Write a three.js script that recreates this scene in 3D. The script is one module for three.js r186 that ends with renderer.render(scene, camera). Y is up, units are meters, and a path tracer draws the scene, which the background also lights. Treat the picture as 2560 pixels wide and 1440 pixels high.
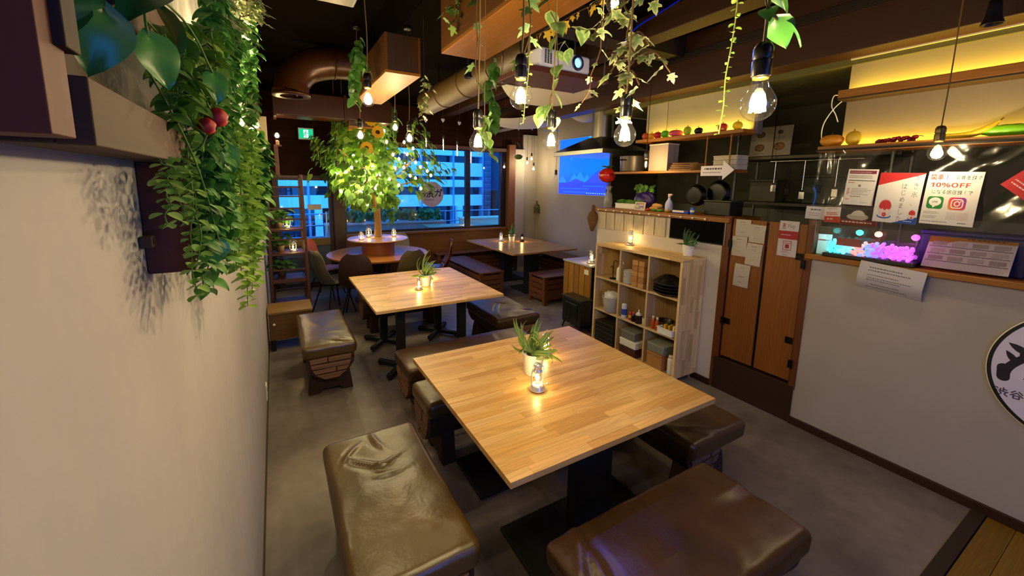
import * as THREE from 'three';
import { RoundedBoxGeometry } from 'three/addons/geometries/RoundedBoxGeometry.js';
import { mergeGeometries, mergeVertices, toCreasedNormals } from 'three/addons/utils/BufferGeometryUtils.js';
import { RectAreaLightUniformsLib } from 'three/addons/lights/RectAreaLightUniformsLib.js';

// ------------------------------------------------------------------ camera, sky, exposure
const scene = new THREE.Scene();
const camera = new THREE.PerspectiveCamera(71.97, 2560 / 1440, 0.02, 200);
camera.position.set(0, 1.75, 0);
{
  const right = new THREE.Vector3(0.87407087, 0.01218902, 0.48564549);
  const up = new THREE.Vector3(0.06262772, 0.98851589, -0.13752853);
  const back = new THREE.Vector3(-0.48174462, 0.15062455, 0.86326958);
  camera.quaternion.setFromRotationMatrix(new THREE.Matrix4().makeBasis(right, up, back));
}
camera.setViewOffset(2560, 1440, 39, 112, 2560, 1440);
const renderer = new THREE.WebGLRenderer({ antialias: true });
renderer.toneMapping = THREE.LinearToneMapping;
renderer.toneMappingExposure = 1.25;
renderer.shadowMap.enabled = true;
renderer.shadowMap.type = THREE.PCFSoftShadowMap;
RectAreaLightUniformsLib.init();
scene.background = new THREE.Color().setRGB(0.028, 0.27, 1.0);
scene.backgroundIntensity = 4.4;
const BULB = 0.8;                         // candela of a pendant bulb
const WARM = new THREE.Color().setRGB(1.0, 0.78, 0.40);
const WARM2 = new THREE.Color().setRGB(1.0, 0.66, 0.22);

// ------------------------------------------------------------------ helpers
function rng(seed) {
  let a = seed >>> 0;
  return () => { a = (a + 0x6d2b79f5) >>> 0; let t = a; t = Math.imul(t ^ (t >>> 15), t | 1); t ^= t + Math.imul(t ^ (t >>> 7), t | 61); return ((t ^ (t >>> 14)) >>> 0) / 4294967296; };
}
const R0 = rng(7);
const used = {};
function numbered(name) {
  const k = used[name] = (used[name] ?? -1) + 1;
  return k ? name + '_' + String(k).padStart(3, '0') : name;
}
const V = (x, y, z) => new THREE.Vector3(x, y, z);
function tag(o, label, category, group, kind) {
  if (label) o.userData.label = label;
  if (category) o.userData.category = category;
  if (group) o.userData.group = group;
  if (kind) o.userData.kind = kind;
  return o;
}
function thing(name, label, category, pos = [0, 0, 0], turn = 0, group) {
  const o = new THREE.Group(); o.name = numbered(name); scene.add(o);
  o.position.set(...pos); o.rotation.y = turn;
  return tag(o, label, category, group);
}
function mesh(name, geo, mat, parent, pos, rot) {
  const m = new THREE.Mesh(geo, mat);
  m.castShadow = m.receiveShadow = true;
  if (pos) m.position.set(...pos);
  if (rot) m.rotation.set(...rot);
  if (parent) { m.name = name; parent.add(m); } else { m.name = numbered(name); scene.add(m); }
  return m;
}
function struct(name, geo, mat, parent, pos, rot) {
  const m = mesh(name, geo, mat, parent, pos, rot);
  if (!parent) m.userData.kind = 'structure';
  return m;
}
const flat = (g) => (g.index ? g.toNonIndexed() : g);
function merge(list) {
  const gs = list.map((g) => { const f = flat(g); for (const k of Object.keys(f.attributes)) if (!['position', 'normal', 'uv'].includes(k)) f.deleteAttribute(k); return f; });
  return mergeGeometries(gs, false);
}
let uvCount = 0;
function boxUV(g, shift = true) {
  g = flat(g); g.computeBoundingBox();
  const s = g.boundingBox.getSize(V(0, 0, 0)), L = [s.x, s.y, s.z];
  const grain = L.indexOf(Math.max(...L));
  const p = g.attributes.position, n = g.attributes.normal, uv = new Float32Array(p.count * 2);
  const o1 = shift ? (uvCount * 0.371) % 1 : 0, o2 = shift ? (uvCount++ * 0.173) % 1 : 0;
  for (let i = 0; i < p.count; i += 3) {
    const nn = [0, 0, 0];
    for (let k = 0; k < 3; k++) { nn[0] += Math.abs(n.getX(i + k)); nn[1] += Math.abs(n.getY(i + k)); nn[2] += Math.abs(n.getZ(i + k)); }
    const ax = nn.indexOf(Math.max(...nn));
    const ab = [0, 1, 2].filter((k) => k !== ax);
    if (ab[1] === grain) ab.reverse();
    for (let k = 0; k < 3; k++) {
      const q = [p.getX(i + k), p.getY(i + k), p.getZ(i + k)];
      uv[2 * (i + k)] = q[ab[0]] + o1; uv[2 * (i + k) + 1] = q[ab[1]] + o2;
    }
  }
  g.setAttribute('uv', new THREE.BufferAttribute(uv, 2));
  return g;
}
function box(w, h, d, x = 0, y = 0, z = 0, r = 0) {
  const rr = Math.min(r, w / 2.01, h / 2.01, d / 2.01);
  const g = rr > 0 ? new RoundedBoxGeometry(w, h, d, 2, rr) : new THREE.BoxGeometry(w, h, d);
  g.translate(x, y, z);
  return boxUV(g);
}
// a box given by its two corners
const span = (x0, x1, y0, y1, z0, z1, r = 0) => box(Math.abs(x1 - x0), Math.abs(y1 - y0), Math.abs(z1 - z0), (x0 + x1) / 2, (y0 + y1) / 2, (z0 + z1) / 2, r);
const lathe = (pts, seg = 24) => new THREE.LatheGeometry(pts.map(([r, y]) => new THREE.Vector2(Math.max(r, 1e-5), y)), seg);
function tube(pts, r = 0.002, seg = 0, rad = 6, closed = false) {
  const c = new THREE.CatmullRomCurve3(pts.map((p) => (p.isVector3 ? p : V(...p))), closed);
  return new THREE.TubeGeometry(c, seg || Math.max(2, pts.length * 4), r, rad, closed);
}
function rod(a, b, r, rad = 8, r2 = r) {
  const A = V(...a), D = V(...b).sub(A), g = new THREE.CylinderGeometry(r2, r, D.length(), rad);
  g.translate(0, D.length() / 2, 0);
  g.applyQuaternion(new THREE.Quaternion().setFromUnitVectors(V(0, 1, 0), D.clone().normalize()));
  return g.translate(A.x, A.y, A.z);
}
function extrude(pts, depth, bevel = 0.002) {
  const s = new THREE.Shape(pts.map(([x, y]) => new THREE.Vector2(x, y)));
  const g = new THREE.ExtrudeGeometry(s, { depth: depth - 2 * bevel, bevelEnabled: bevel > 0, bevelThickness: bevel, bevelSize: bevel, bevelOffset: -bevel, bevelSegments: 1, curveSegments: 6 });
  return g.translate(0, 0, bevel - depth / 2);
}
const moved = (g, x, y, z, rx = 0, ry = 0, rz = 0) => { const c = g.clone(); c.applyMatrix4(new THREE.Matrix4().makeRotationFromEuler(new THREE.Euler(rx, ry, rz))); return c.translate(x, y, z); };
// a surface (u, v in 0..1 -> [x, y, z]) given real thickness t
function sheet(fn, nu, nv, t) {
  const P = [], N = [];
  const at = (u, v) => V(...fn(Math.min(1, Math.max(0, u)), Math.min(1, Math.max(0, v))));
  for (let j = 0; j <= nv; j++) for (let i = 0; i <= nu; i++) {
    const u = i / nu, v = j / nv, e = 1e-3;
    P.push(at(u, v));
    const du = at(u + e, v).sub(at(u - e, v)), dv = at(u, v + e).sub(at(u, v - e));
    N.push(du.cross(dv).normalize());
  }
  const pos = [], uv = [], idx = [], n = P.length, W = nu + 1;
  for (const s of [0.5, -0.5]) P.forEach((p, k) => { const q = p.clone().addScaledVector(N[k], s * t); pos.push(q.x, q.y, q.z); uv.push((k % W) / nu, Math.floor(k / W) / nv); });
  for (let j = 0; j < nv; j++) for (let i = 0; i < nu; i++) {
    const a = j * W + i, b = a + 1, c = a + W, d = c + 1;
    idx.push(a, b, d, a, d, c, n + a, n + d, n + b, n + a, n + c, n + d);
  }
  const edge = (a, b) => idx.push(a, n + a, b, b, n + a, n + b);
  for (let i = 0; i < nu; i++) { edge(i + 1, i); edge(nv * W + i, nv * W + i + 1); }
  for (let j = 0; j < nv; j++) { edge(j * W, (j + 1) * W); edge((j + 1) * W + nu, j * W + nu); }
  let g = new THREE.BufferGeometry();
  g.setAttribute('position', new THREE.Float32BufferAttribute(pos, 3));
  g.setAttribute('uv', new THREE.Float32BufferAttribute(uv, 2));
  g.setIndex(idx);
  g.computeVertexNormals();
  return toCreasedNormals(g, 0.9);
}

// ------------------------------------------------------------------ procedural textures
function hash2(x, y, s) { let h = Math.imul(x, 374761393) ^ Math.imul(y, 668265263) ^ Math.imul(s, 974634777); h = Math.imul(h ^ (h >>> 13), 1274126177); return ((h ^ (h >>> 16)) >>> 0) / 4294967296; }
function vnoise(x, y, px, py, s) {
  const xi = Math.floor(x), yi = Math.floor(y), fx = x - xi, fy = y - yi, m = (a, n) => ((a % n) + n) % n;
  const u = fx * fx * (3 - 2 * fx), v = fy * fy * (3 - 2 * fy);
  const a = hash2(m(xi, px), m(yi, py), s), b = hash2(m(xi + 1, px), m(yi, py), s), c = hash2(m(xi, px), m(yi + 1, py), s), d = hash2(m(xi + 1, px), m(yi + 1, py), s);
  return a + (b - a) * u + (c - a) * v + (a - b - c + d) * u * v;
}
function fbm(u, v, fx, fy, oct, s) { let t = 0, a = 0.5, n = 0; for (let k = 0; k < oct; k++) { t += a * vnoise(u * fx, v * fy, fx, fy, s + k); n += a; a *= 0.5; fx *= 2; fy *= 2; } return t / n; }
function dataTex(w, h, fn, srgb, rx = 1, ry = 1) {
  const d = new Uint8Array(w * h * 4);
  for (let j = 0; j < h; j++) for (let i = 0; i < w; i++) {
    const c = fn(i / w, j / h), k = 4 * (j * w + i), a = Array.isArray(c) ? c : [c, c, c];
    for (let q = 0; q < 3; q++) d[k + q] = Math.max(0, Math.min(255, Math.round(a[q] * 255)));
    d[k + 3] = 255;
  }
  const t = new THREE.DataTexture(d, w, h, THREE.RGBAFormat);
  t.wrapS = t.wrapT = THREE.RepeatWrapping; t.magFilter = THREE.LinearFilter; t.minFilter = THREE.LinearMipmapLinearFilter; t.generateMipmaps = true;
  if (srgb) t.colorSpace = THREE.SRGBColorSpace;
  t.repeat.set(rx, ry); t.needsUpdate = true;
  return t;
}
const TX = {
  wood: dataTex(512, 512, (u, v) => { const w = fbm(u, v, 2, 5, 3, 3); const r = 0.5 + 0.5 * Math.sin((v * 22 + w * 7) * 6.283); const f = fbm(u, v, 4, 128, 2, 9); const k = 0.84 + 0.055 * r + 0.14 * (f - 0.5) + 0.14 * (fbm(u, v, 1, 3, 2, 17) - 0.5); return [k + 0.03, k, k - 0.05]; }, true, 0.8, 1.6),
  darkwood: dataTex(512, 512, (u, v) => { const w = fbm(u, v, 1, 4, 3, 31); const f = fbm(u, v, 3, 90, 3, 37); const k = 0.72 + 0.22 * (f - 0.5) + 0.34 * (w - 0.5); return [k + 0.03, k, k - 0.04]; }, true, 0.7, 1.4),
  plasterBump: dataTex(512, 512, (u, v) => 0.6 * fbm(u, v, 5, 3, 4, 51) + 0.4 * Math.pow(fbm(u, v, 18, 14, 3, 57), 2), false, 0.9, 0.9),
  plaster: dataTex(512, 512, (u, v) => { const k = 0.9 + 0.12 * (fbm(u, v, 4, 3, 4, 61) - 0.5) - 0.05 * Math.max(0, fbm(u, v, 9, 3, 3, 66) - 0.55); return [k, k - 0.012, k - 0.03]; }, true, 0.5, 0.5),
  concrete: dataTex(512, 512, (u, v) => { const k = 0.72 + 0.42 * (fbm(u, v, 4, 4, 5, 71) - 0.5) + 0.12 * (fbm(u, v, 40, 40, 2, 77) - 0.5); return [k, k - 0.01, k - 0.02]; }, true, 0.45, 0.45),
  concreteRough: dataTex(256, 256, (u, v) => 0.62 + 0.5 * (fbm(u, v, 5, 5, 4, 81) - 0.5), false, 0.6, 0.6),
  leather: dataTex(256, 256, (u, v) => { const a = fbm(u, v, 28, 28, 3, 91); return a; }, false, 3, 3),
  leatherMap: dataTex(256, 256, (u, v) => { const k = 0.8 + 0.5 * (fbm(u, v, 4, 4, 4, 95) - 0.5); return [k, k - 0.02, k - 0.05]; }, true, 1.2, 1.2),
  staves: (() => {
    const r = rng(5), rows = 24, segs = [];
    for (let j = 0; j < rows; j++) { const cuts = [0]; let x = r() * 0.3; while (x < 1) { cuts.push(x); x += 0.22 + 0.3 * r(); } segs.push(cuts.map((c) => [c, 0.8 + 0.2 * r(), r()])); }
    return dataTex(1024, 768, (u, v) => {
      const y = v * rows, j = Math.floor(y) % rows; let s = segs[j][0]; for (const q of segs[j]) if (u >= q[0]) s = q;
      const f = fbm(u, (v + s[2]) % 1, 4, 110, 2, 11) - 0.5, w = fbm(u, (v + s[2]) % 1, 3, 16, 3, 13) - 0.5;
      const line = (y - Math.floor(y) < 0.04 || u - s[0] < 0.0025) ? 0.94 : 1;
      const k = (s[1] + 0.14 * f + 0.16 * w) * line;
      return [k + 0.04, k - 0.005, k - 0.075 - 0.03 * s[2]];
    }, true, 1, 1);
  })(),
  bark: dataTex(256, 256, (u, v) => fbm(u, v, 5, 30, 4, 101), false, 1.2, 1.2),
};
function M(color, roughness = 0.7, o = {}) {
  const phys = ['transmission', 'clearcoat', 'sheen', 'ior', 'thickness', 'specularIntensity', 'attenuationColor'].some((k) => k in o);
  const m = new (phys ? THREE.MeshPhysicalMaterial : THREE.MeshStandardMaterial)({ color, roughness, ...o });
  return m;
}
const glow = (color, k) => new THREE.MeshStandardMaterial({ color: 0x000000, emissive: color, emissiveIntensity: k, roughness: 0.6 });
const MT = {
  plaster: M('#bdb7b6', 0.85, { map: TX.plaster, bumpMap: TX.plasterBump, bumpScale: 0.008 }),
  plasterWhite: M('#b6aea8', 0.8, { map: TX.plaster, bumpMap: TX.plasterBump, bumpScale: 0.003 }),
  concrete: M('#aa9e99', 0.6, { map: TX.concrete, roughnessMap: TX.concreteRough }),
  ceiling: M('#0d0703', 0.95, { specularIntensity: 0.08 }),
  ceilingWood: M('#2a1508', 0.65, { map: TX.darkwood }),
  brownWall: M('#3a1c08', 0.7, { specularIntensity: 0.2, map: TX.darkwood }),
  windowWood: M('#3b2012', 0.5, { map: TX.darkwood }),
  panelWood: M('#80510f', 0.5, { map: TX.wood }),
  beam: M('#6b4108', 0.55, { map: TX.wood }),
  beamDark: M('#4a2b08', 0.55, { map: TX.darkwood }),
  shelfWood: M('#9c641a', 0.45, { map: TX.wood }),
  doorWood: M('#8a5212', 0.5, { map: TX.wood }),
  benchWood: M('#70421f', 0.5, { map: TX.wood }),
  pine: M('#e6cca0', 0.55, { map: TX.staves }),
  pineShelf: M('#dcc298', 0.55, { map: TX.wood }),
  table: M('#e6bd7e', 0.36, { map: TX.staves }),
  tableEdge: M('#b98b52', 0.5, { map: TX.wood }),
  rough: M('#44281c', 0.8, { map: TX.darkwood }),
  roughPale: M('#5f4128', 0.8, { map: TX.darkwood }),
  black: M('#0a0a0b', 0.45),
  blackMatte: M('#0c0c0d', 0.7),
  iron: M('#101012', 0.4, { metalness: 0.6 }),
  steel: M('#c8c6c0', 0.25, { metalness: 1 }),
  chrome: M('#e2e2e4', 0.3, { metalness: 0.65 }),
  brass: M('#c9a24a', 0.3, { metalness: 1 }),
  copper: M('#3f200b', 0.3, { metalness: 0.35 }),
  white: M('#e6e4e0', 0.5),
  whiteGloss: M('#eceae6', 0.25),
  paper: M('#e9e7e6', 0.8),
  leather: M('#624a18', 0.31, { map: TX.leatherMap, bumpMap: TX.leather, bumpScale: 0.0006, clearcoat: 0.3, clearcoatRoughness: 0.32 }),
  leather2: M('#50351a', 0.38, { map: TX.leatherMap, bumpMap: TX.leather, bumpScale: 0.0006, clearcoat: 0.3, clearcoatRoughness: 0.3 }),
  log: M('#4a2f1a', 0.85, { map: TX.darkwood, bumpMap: TX.bark, bumpScale: 0.012 }),
  logEnd: M('#9a7358', 0.75, { map: TX.darkwood, bumpMap: TX.bark, bumpScale: 0.004 }),
  glass: M('#ffffff', 0.02, { transmission: 1, thickness: 0, ior: 1.45 }),
  pane: M('#eef3f6', 0.02, { transmission: 1, thickness: 0, ior: 1.5 }),
  vinyl: M('#f4f4f0', 0.06, { transmission: 1, thickness: 0, ior: 1.5 }),
  filament: glow(new THREE.Color().setRGB(1.0, 0.8, 0.46), 26),
  flame: glow(new THREE.Color().setRGB(1.0, 0.66, 0.18), 8),
  fairy: glow(new THREE.Color().setRGB(1.0, 0.8, 0.42), 16),
  soil: M('#2a1a10', 0.95),
  stemGreen: M('#4d6b1d', 0.8),
  stemBrown: M('#5a3f22', 0.8),
  rope: M('#6f5a35', 0.9),
};
// ------------------------------------------------------------------ the room
const XL = -0.149, XR = 3.27, ZF = -7.0, CE = 3.05;
struct('floor', span(-0.35, 5.0, -0.15, 0, -7.15, -0.395), MT.concrete);
{
  const f = struct('floor_platform', span(-0.35, 5.0, -0.15, -0.012, -0.395, 2.85), M('#2a1708', 0.8));
  const mats = ['#8f6f14', '#866610', '#98781c'].map((c) => M(c, 0.5, { map: TX.wood }));
  const g = box(1.16, 0.012, 0.097, 0, 0, 0, 0.0015);
  for (let j = 0; j < 31; j++) for (let i = 0; i < 3; i++) struct('plank', g, mats[(j * 2 + i * 5) % 3], f, [XL + 0.58 + i * 1.162 - (j % 2) * 0.02, -0.006, -0.31 + j * 0.0985]);
  struct('trim_1', span(XL, XR + 0.05, 0, 0.008, -0.415, -0.362, 0.003), M('#2c1a0c', 0.6));
}
struct('wall_left', span(-0.35, XL, 0, 2.32, -7.15, 2.85), MT.plaster);
struct('beam_left', span(-0.35, -0.094, 2.32, CE, -7.0, 2.85), MT.beamDark);
struct('baseboard_left', span(XL, XL + 0.006, 0, 0.05, -4.6, 2.7), M('#3a2516', 0.6));
struct('ceiling', span(-0.35, 5.0, CE, CE + 0.12, -7.15, 2.85), MT.ceiling);
struct('wall_back', merge([span(-0.35, 0.35, 0, CE, 2.7, 2.85), span(1.66, 5.0, 0, CE, 2.7, 2.85), span(0.35, 1.66, 2.45, CE, 2.7, 2.85)]), MT.plasterWhite);
{
  const d = struct('door_2', merge([span(0.35, 0.43, 0, 2.45, 2.72, 2.8), span(1.58, 1.66, 0, 2.45, 2.72, 2.8), span(0.43, 1.58, 2.37, 2.45, 2.72, 2.8)]), MT.windowWood);  // added glass door, unseen behind the viewer, lets blue fill in
  struct('pane', span(0.43, 1.58, 0, 2.37, 2.755, 2.76), MT.pane, d);
}
struct('wall_right', span(4.85, 5.0, 0, CE, -7.15, 2.85), MT.plasterWhite);
// far wall with the windows
struct('wall_far', merge([
  span(-0.35, 5.0, 2.38, CE, ZF - 0.15, ZF), span(-0.35, 0.83, 1.83, 2.38, ZF - 0.15, ZF), span(-0.35, -0.02, 0, 1.83, ZF - 0.15, ZF),
]), MT.brownWall);
struct('wall_far_lower', merge([span(1.0, 4.27, 0, 0.84, ZF - 0.15, ZF)]), MT.panelWood);
struct('wall_far_corner', span(4.494, 4.85, 0, 2.72, ZF, ZF + 0.03), MT.plasterWhite);
struct('wall_far_pier', span(4.27, 4.494, 0, 2.42, ZF - 0.15, ZF + 0.09, 0.004), MT.plasterWhite);
struct('trim_2', span(4.12, 4.27, 0.8, 2.5, ZF - 0.12, ZF + 0.1, 0.004), MT.panelWood);
struct('column_1', span(0.83, 1.0, 0, 2.38, ZF - 0.14, ZF + 0.06, 0.006), MT.windowWood);
struct('trim_3', span(0.9, 4.4, 2.36, 2.42, ZF, ZF + 0.05, 0.004), M('#7a5a3c', 0.6, { map: TX.darkwood }));
struct('trim_4', span(1.0, 4.2, 0.82, 0.86, ZF - 0.13, ZF + 0.07, 0.006), MT.panelWood);
{
  const w = struct('window_1', merge([span(1.0, 1.04, 0.86, 2.38, -7.1, -7.04), span(3.23, 3.33, 0.86, 2.38, -7.1, -7.03, 0.004), span(4.0, 4.12, 0.86, 2.38, -7.1, -7.02, 0.004), span(1.04, 4.0, 0.86, 0.9, -7.1, -7.04), span(1.04, 4.0, 2.34, 2.38, -7.1, -7.04)]), M('#1b100a', 0.45));
  struct('pane', span(1.04, 3.23, 0.9, 2.34, -7.073, -7.067), MT.pane, w);
  struct('pane', span(3.33, 4.0, 0.9, 2.34, -7.073, -7.067), MT.pane, w);
  const d = struct('door_1', merge([span(-0.02, 0.06, 0, 1.83, -7.1, -7.03), span(0.77, 0.83, 0, 1.83, -7.1, -7.03), span(0.06, 0.77, 1.75, 1.83, -7.1, -7.03), span(0.06, 0.77, 0, 0.08, -7.1, -7.03)]), MT.windowWood);
  struct('pane', span(0.06, 0.77, 0.82, 1.75, -7.07, -7.064), MT.pane, d);
  struct('panel', span(0.06, 0.77, 0.08, 0.7, -7.08, -7.05, 0.004), M('#4a5560', 0.35), d);
  struct('rail', span(0.06, 0.77, 0.7, 0.82, -7.1, -7.02, 0.006), M('#7a6428', 0.5, { map: TX.wood }), d);
  struct('handle', rod([0.72, 0.9, -7.0], [0.72, 1.25, -7.0], 0.011), MT.chrome, d);
}
// beam over the kitchen counter, kitchen ceiling, risers, counters
struct('beam_right', span(3.25, 3.44, 2.6, CE, -6.99, 2.7, 0.006), M('#4f280a', 0.55, { map: TX.darkwood }));
struct('trim_5', span(3.225, 3.25, 2.84, 2.9, -6.9, 2.6, 0.004), MT.ceilingWood);
struct('beam_ceiling', span(2.62, 2.8, 2.88, CE, -6.9, 2.6, 0.006), MT.beamDark);
struct('beam_cross', span(1.3, 3.25, 2.86, CE, -2.62, -2.44, 0.006), MT.ceilingWood);
struct('kitchen_ceiling', span(3.44, 4.85, 2.56, 2.62, -3.6, 2.7), M('#5e5a2c', 0.8));
struct('wall_kitchen', merge([span(4.8, 4.848, 0, 2.62, -3.9, 2.7), span(3.9, 4.8, 0, 2.62, -3.95, -3.9)]), M('#3a3722', 0.7));
struct('wall_kitchen_tiles', span(4.79, 4.799, 0.3, 1.5, -3.85, 2.6), M('#4c4c38', 0.4));
struct('kitchen_floor', span(3.5, 4.85, 0, 0.28, -3.45, 2.7), M('#3d2b1c', 0.8, { map: TX.darkwood }));
struct('kitchen_riser', merge([span(3.26, 3.5, 0, 0.29, -1.93, -1.32, 0.004)]), M('#3b1c0c', 0.55, { map: TX.darkwood }));
struct('wall_counter_kitchen', span(3.27, 3.42, 0, 1.44, -3.45, -1.93, 0.004), M('#e2dcd8', 0.8, { map: TX.plaster, bumpMap: TX.plasterBump, bumpScale: 0.003 }));
struct('wall_counter_right', span(3.27, 3.42, 0, 1.25, -1.325, 2.7, 0.004), MT.plasterWhite);
struct('baseboard_right', merge([span(3.252, 3.27, 0, 0.055, -1.325, 2.7, 0.003), span(3.252, 3.27, 0, 0.055, -3.45, -1.95, 0.003)]), M('#3a1a0b', 0.5, { map: TX.darkwood }));
// swing door opening: jambs
{
  const j = struct('door_3', merge([span(3.262, 3.34, 0, 1.5, -1.955, -1.895, 0.004), span(3.262, 3.34, 0.26, 1.52, -1.355, -1.312, 0.004)]), M('#6b3711', 0.5, { map: TX.wood }));
  const hl = (z) => merge([box(0.012, 0.06, 0.022, 3.258, 0, z, 0.002), rod([3.252, -0.035, z + 0.012], [3.252, 0.035, z + 0.012], 0.006)]);
  for (const y of [1.28, 0.62]) struct('hinge', moved(hl(-1.89), 0, y, 0), MT.iron, j);
  for (const y of [1.2, 0.45]) struct('hinge', moved(hl(-1.36), 0, y, 0), MT.iron, j);
}
for (const [z0, z1, label] of [[-1.885, -1.632, 'left leaf of the wooden saloon door, five white papers taped on it'], [-1.612, -1.36, 'right leaf of the wooden saloon door, red and white payment sign on it']]) {
  const t = thing('saloon_door', label, 'door', [3.285, 0, (z0 + z1) / 2], 0, 'saloon door leaves');
  const w = z1 - z0;
  mesh('panel', span(-0.012, 0.012, 0.31, 1.485, -w / 2, w / 2, 0.004), MT.doorWood, t);
  for (const y of [0.62, 1.25]) mesh('hinge_plate', box(0.006, 0.05, 0.05, -0.014, y, (z0 < -1.7 ? -1 : 1) * (w / 2 - 0.03), 0.001), MT.iron, t);
}
// exposed ceiling boxes (boxed-in beams), with the near end of each seen from the room
for (const [x0, x1, y0, y1, z0, z1, label] of [
  [0.975, 1.277, 2.55, 2.97, -2.49, 1.2, 'long orange-lit wooden box beam above the nearest table'],
  [0.775, 1.045, 2.55, 2.83, -4.4, -3.1, 'short square wooden box beam with bare end, bulb beside it'],
  [0.85, 1.13, 2.4, 2.62, -6.7, -5.25, 'small wooden box beam half hidden in the tree crown'],
]) {
  const t = thing('box_beam', label, 'beam', [(x0 + x1) / 2, y0, (z0 + z1) / 2], 0, 'wooden box beams under the ceiling');
  const w = x1 - x0, h = y1 - y0, d = z1 - z0;
  mesh('bottom_board', span(-w / 2, w / 2, 0, 0.02, -d / 2, d / 2, 0.002), M('#a86c0c', 0.5, { map: TX.wood }), t);  // lamplight on the underside put into a brighter orange than the sides
  for (const s of [-1, 1]) mesh('side_board', span(s * w / 2, s * (w / 2 - 0.02), 0.0202, h, -d / 2, d / 2, 0.002), MT.beam, t);
  for (const s of [-1, 1]) mesh('end_board', span(-w / 2 + 0.0205, w / 2 - 0.0205, 0.0205, h, s * (d / 2 - 0.002), s * (d / 2 - 0.022), 0.002), MT.beamDark, t);
  for (const q of [-1, 1]) mesh('hanger', rod([q * w / 4, h - 0.02, 0], [q * w / 4, CE - y0, 0], 0.008), MT.iron, t);
}
// round ducts
{
  const t = thing('ventilation_duct', 'dull copper round duct with an elbow bend high in the left corner', 'duct', [0.2, 2.72, -4.4]);
  const pts = [[1.0, 0.2, 0], [0.7, 0.19, 0], [0.35, 0.17, 0], [0.12, 0.08, 0.02], [0.02, -0.05, 0.04], [0.0, -0.16, 0.05]];
  mesh('elbow', tube(pts, 0.15, 48, 24), MT.copper, t);
  for (const [x, y, a] of [[0.72, 0.19, 0], [0.4, 0.175, 0.08], [0.16, 0.1, 0.6], [0.05, -0.02, 1.2]]) mesh('seam_ring', moved(new THREE.TorusGeometry(0.152, 0.007, 8, 28), x, y, 0.01, 0, Math.PI / 2, a), MT.copper, t);
  mesh('end_flange', moved(lathe([[0.1, 0], [0.165, 0], [0.165, 0.02], [0.15, 0.03]], 28), 0, -0.19, 0.05), MT.copper, t);
  mesh('strap', merge([span(0.5, 0.52, 0.3, 0.36, -0.15, 0.15), span(0.5, 0.52, 0.33, 0.34, -0.16, 0.16)]), MT.iron, t);
  const b = thing('ventilation_duct', 'brown square duct running across behind the copper elbow', 'duct', [0.7, 2.6, -5.3]);
  mesh('duct_body', box(1.3, 0.26, 0.3, 0, 0, 0, 0.01), MT.copper, b);
  for (const x of [-0.64, 0.1]) mesh('flange', box(0.03, 0.3, 0.34, x, 0, 0, 0.004), MT.copper, b);
  for (const q of [-0.3, 0.4]) mesh('hanger', rod([q, 0.13, 0], [q, 0.45, 0], 0.006), MT.iron, b);
  const d = thing('ventilation_duct', 'long beige round spiral duct receding towards the window wall', 'duct', [1.71, 2.705, -3.65]);
  mesh('duct_body', moved(new THREE.CylinderGeometry(0.138, 0.138, 2.3, 32), 0, 0, 0, Math.PI / 2), M('#57401c', 0.5, { metalness: 0.2 }), d);
  for (const z of [-1.145, -0.6, 0, 0.6, 1.14]) mesh('seam_ring', moved(new THREE.TorusGeometry(0.14, 0.005, 8, 32), 0, 0, z), M('#4a3616', 0.5, { metalness: 0.2 }), d);
  for (const q of [-0.8, 0.8]) mesh('hanger', rod([0, 0.13, q], [0, 0.345, q], 0.006), MT.iron, d);
}
// green emergency exit sign
{
  const c = document.createElement('canvas'); c.width = 256; c.height = 160;
  const x = c.getContext('2d');
  x.fillStyle = '#0fae77'; x.fillRect(0, 0, 256, 160); x.fillStyle = '#e9fff4'; x.fillRect(84, 14, 88, 132);
  x.fillStyle = '#0a9e68'; x.beginPath(); x.arc(128, 36, 12, 0, 7); x.fill();
  x.strokeStyle = '#0a9e68'; x.lineWidth = 13; x.lineCap = 'round'; x.lineJoin = 'round';
  for (const s of ['124,56 112,92', '114,92 134,108 124,138', '112,92 96,112 80,112', '124,58 144,76 160,70', '120,60 100,70 92,90']) { x.beginPath(); s.split(' ').forEach((p, i) => { const [a, b] = p.split(',').map(Number); i ? x.lineTo(a, b) : x.moveTo(a, b); }); x.stroke(); }
  const tx = new THREE.CanvasTexture(c); tx.colorSpace = THREE.SRGBColorSpace;
  const t = thing('exit_sign', 'glowing green running-man exit sign in the dark corner', 'sign', [0.47, 2.44, -6.75]);
  mesh('housing', box(0.21, 0.17, 0.05, 0, 0, 0, 0.006), M('#cfd6d2', 0.5), t);
  mesh('sign_face', new THREE.PlaneGeometry(0.185, 0.135).translate(0, 0, 0.0262), new THREE.MeshStandardMaterial({ color: 0x0, emissive: 0xffffff, emissiveMap: tx, emissiveIntensity: 1.3 }), t);
  mesh('hanger', rod([0, 0.08, 0], [0, 0.6, 0], 0.008), MT.iron, t);
  const l = new THREE.RectAreaLight(new THREE.Color().setRGB(0.1, 1, 0.6), 1.0, 0.185, 0.135); l.position.set(0, 0, 0.03); l.rotation.y = Math.PI; t.add(l);
}
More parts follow.
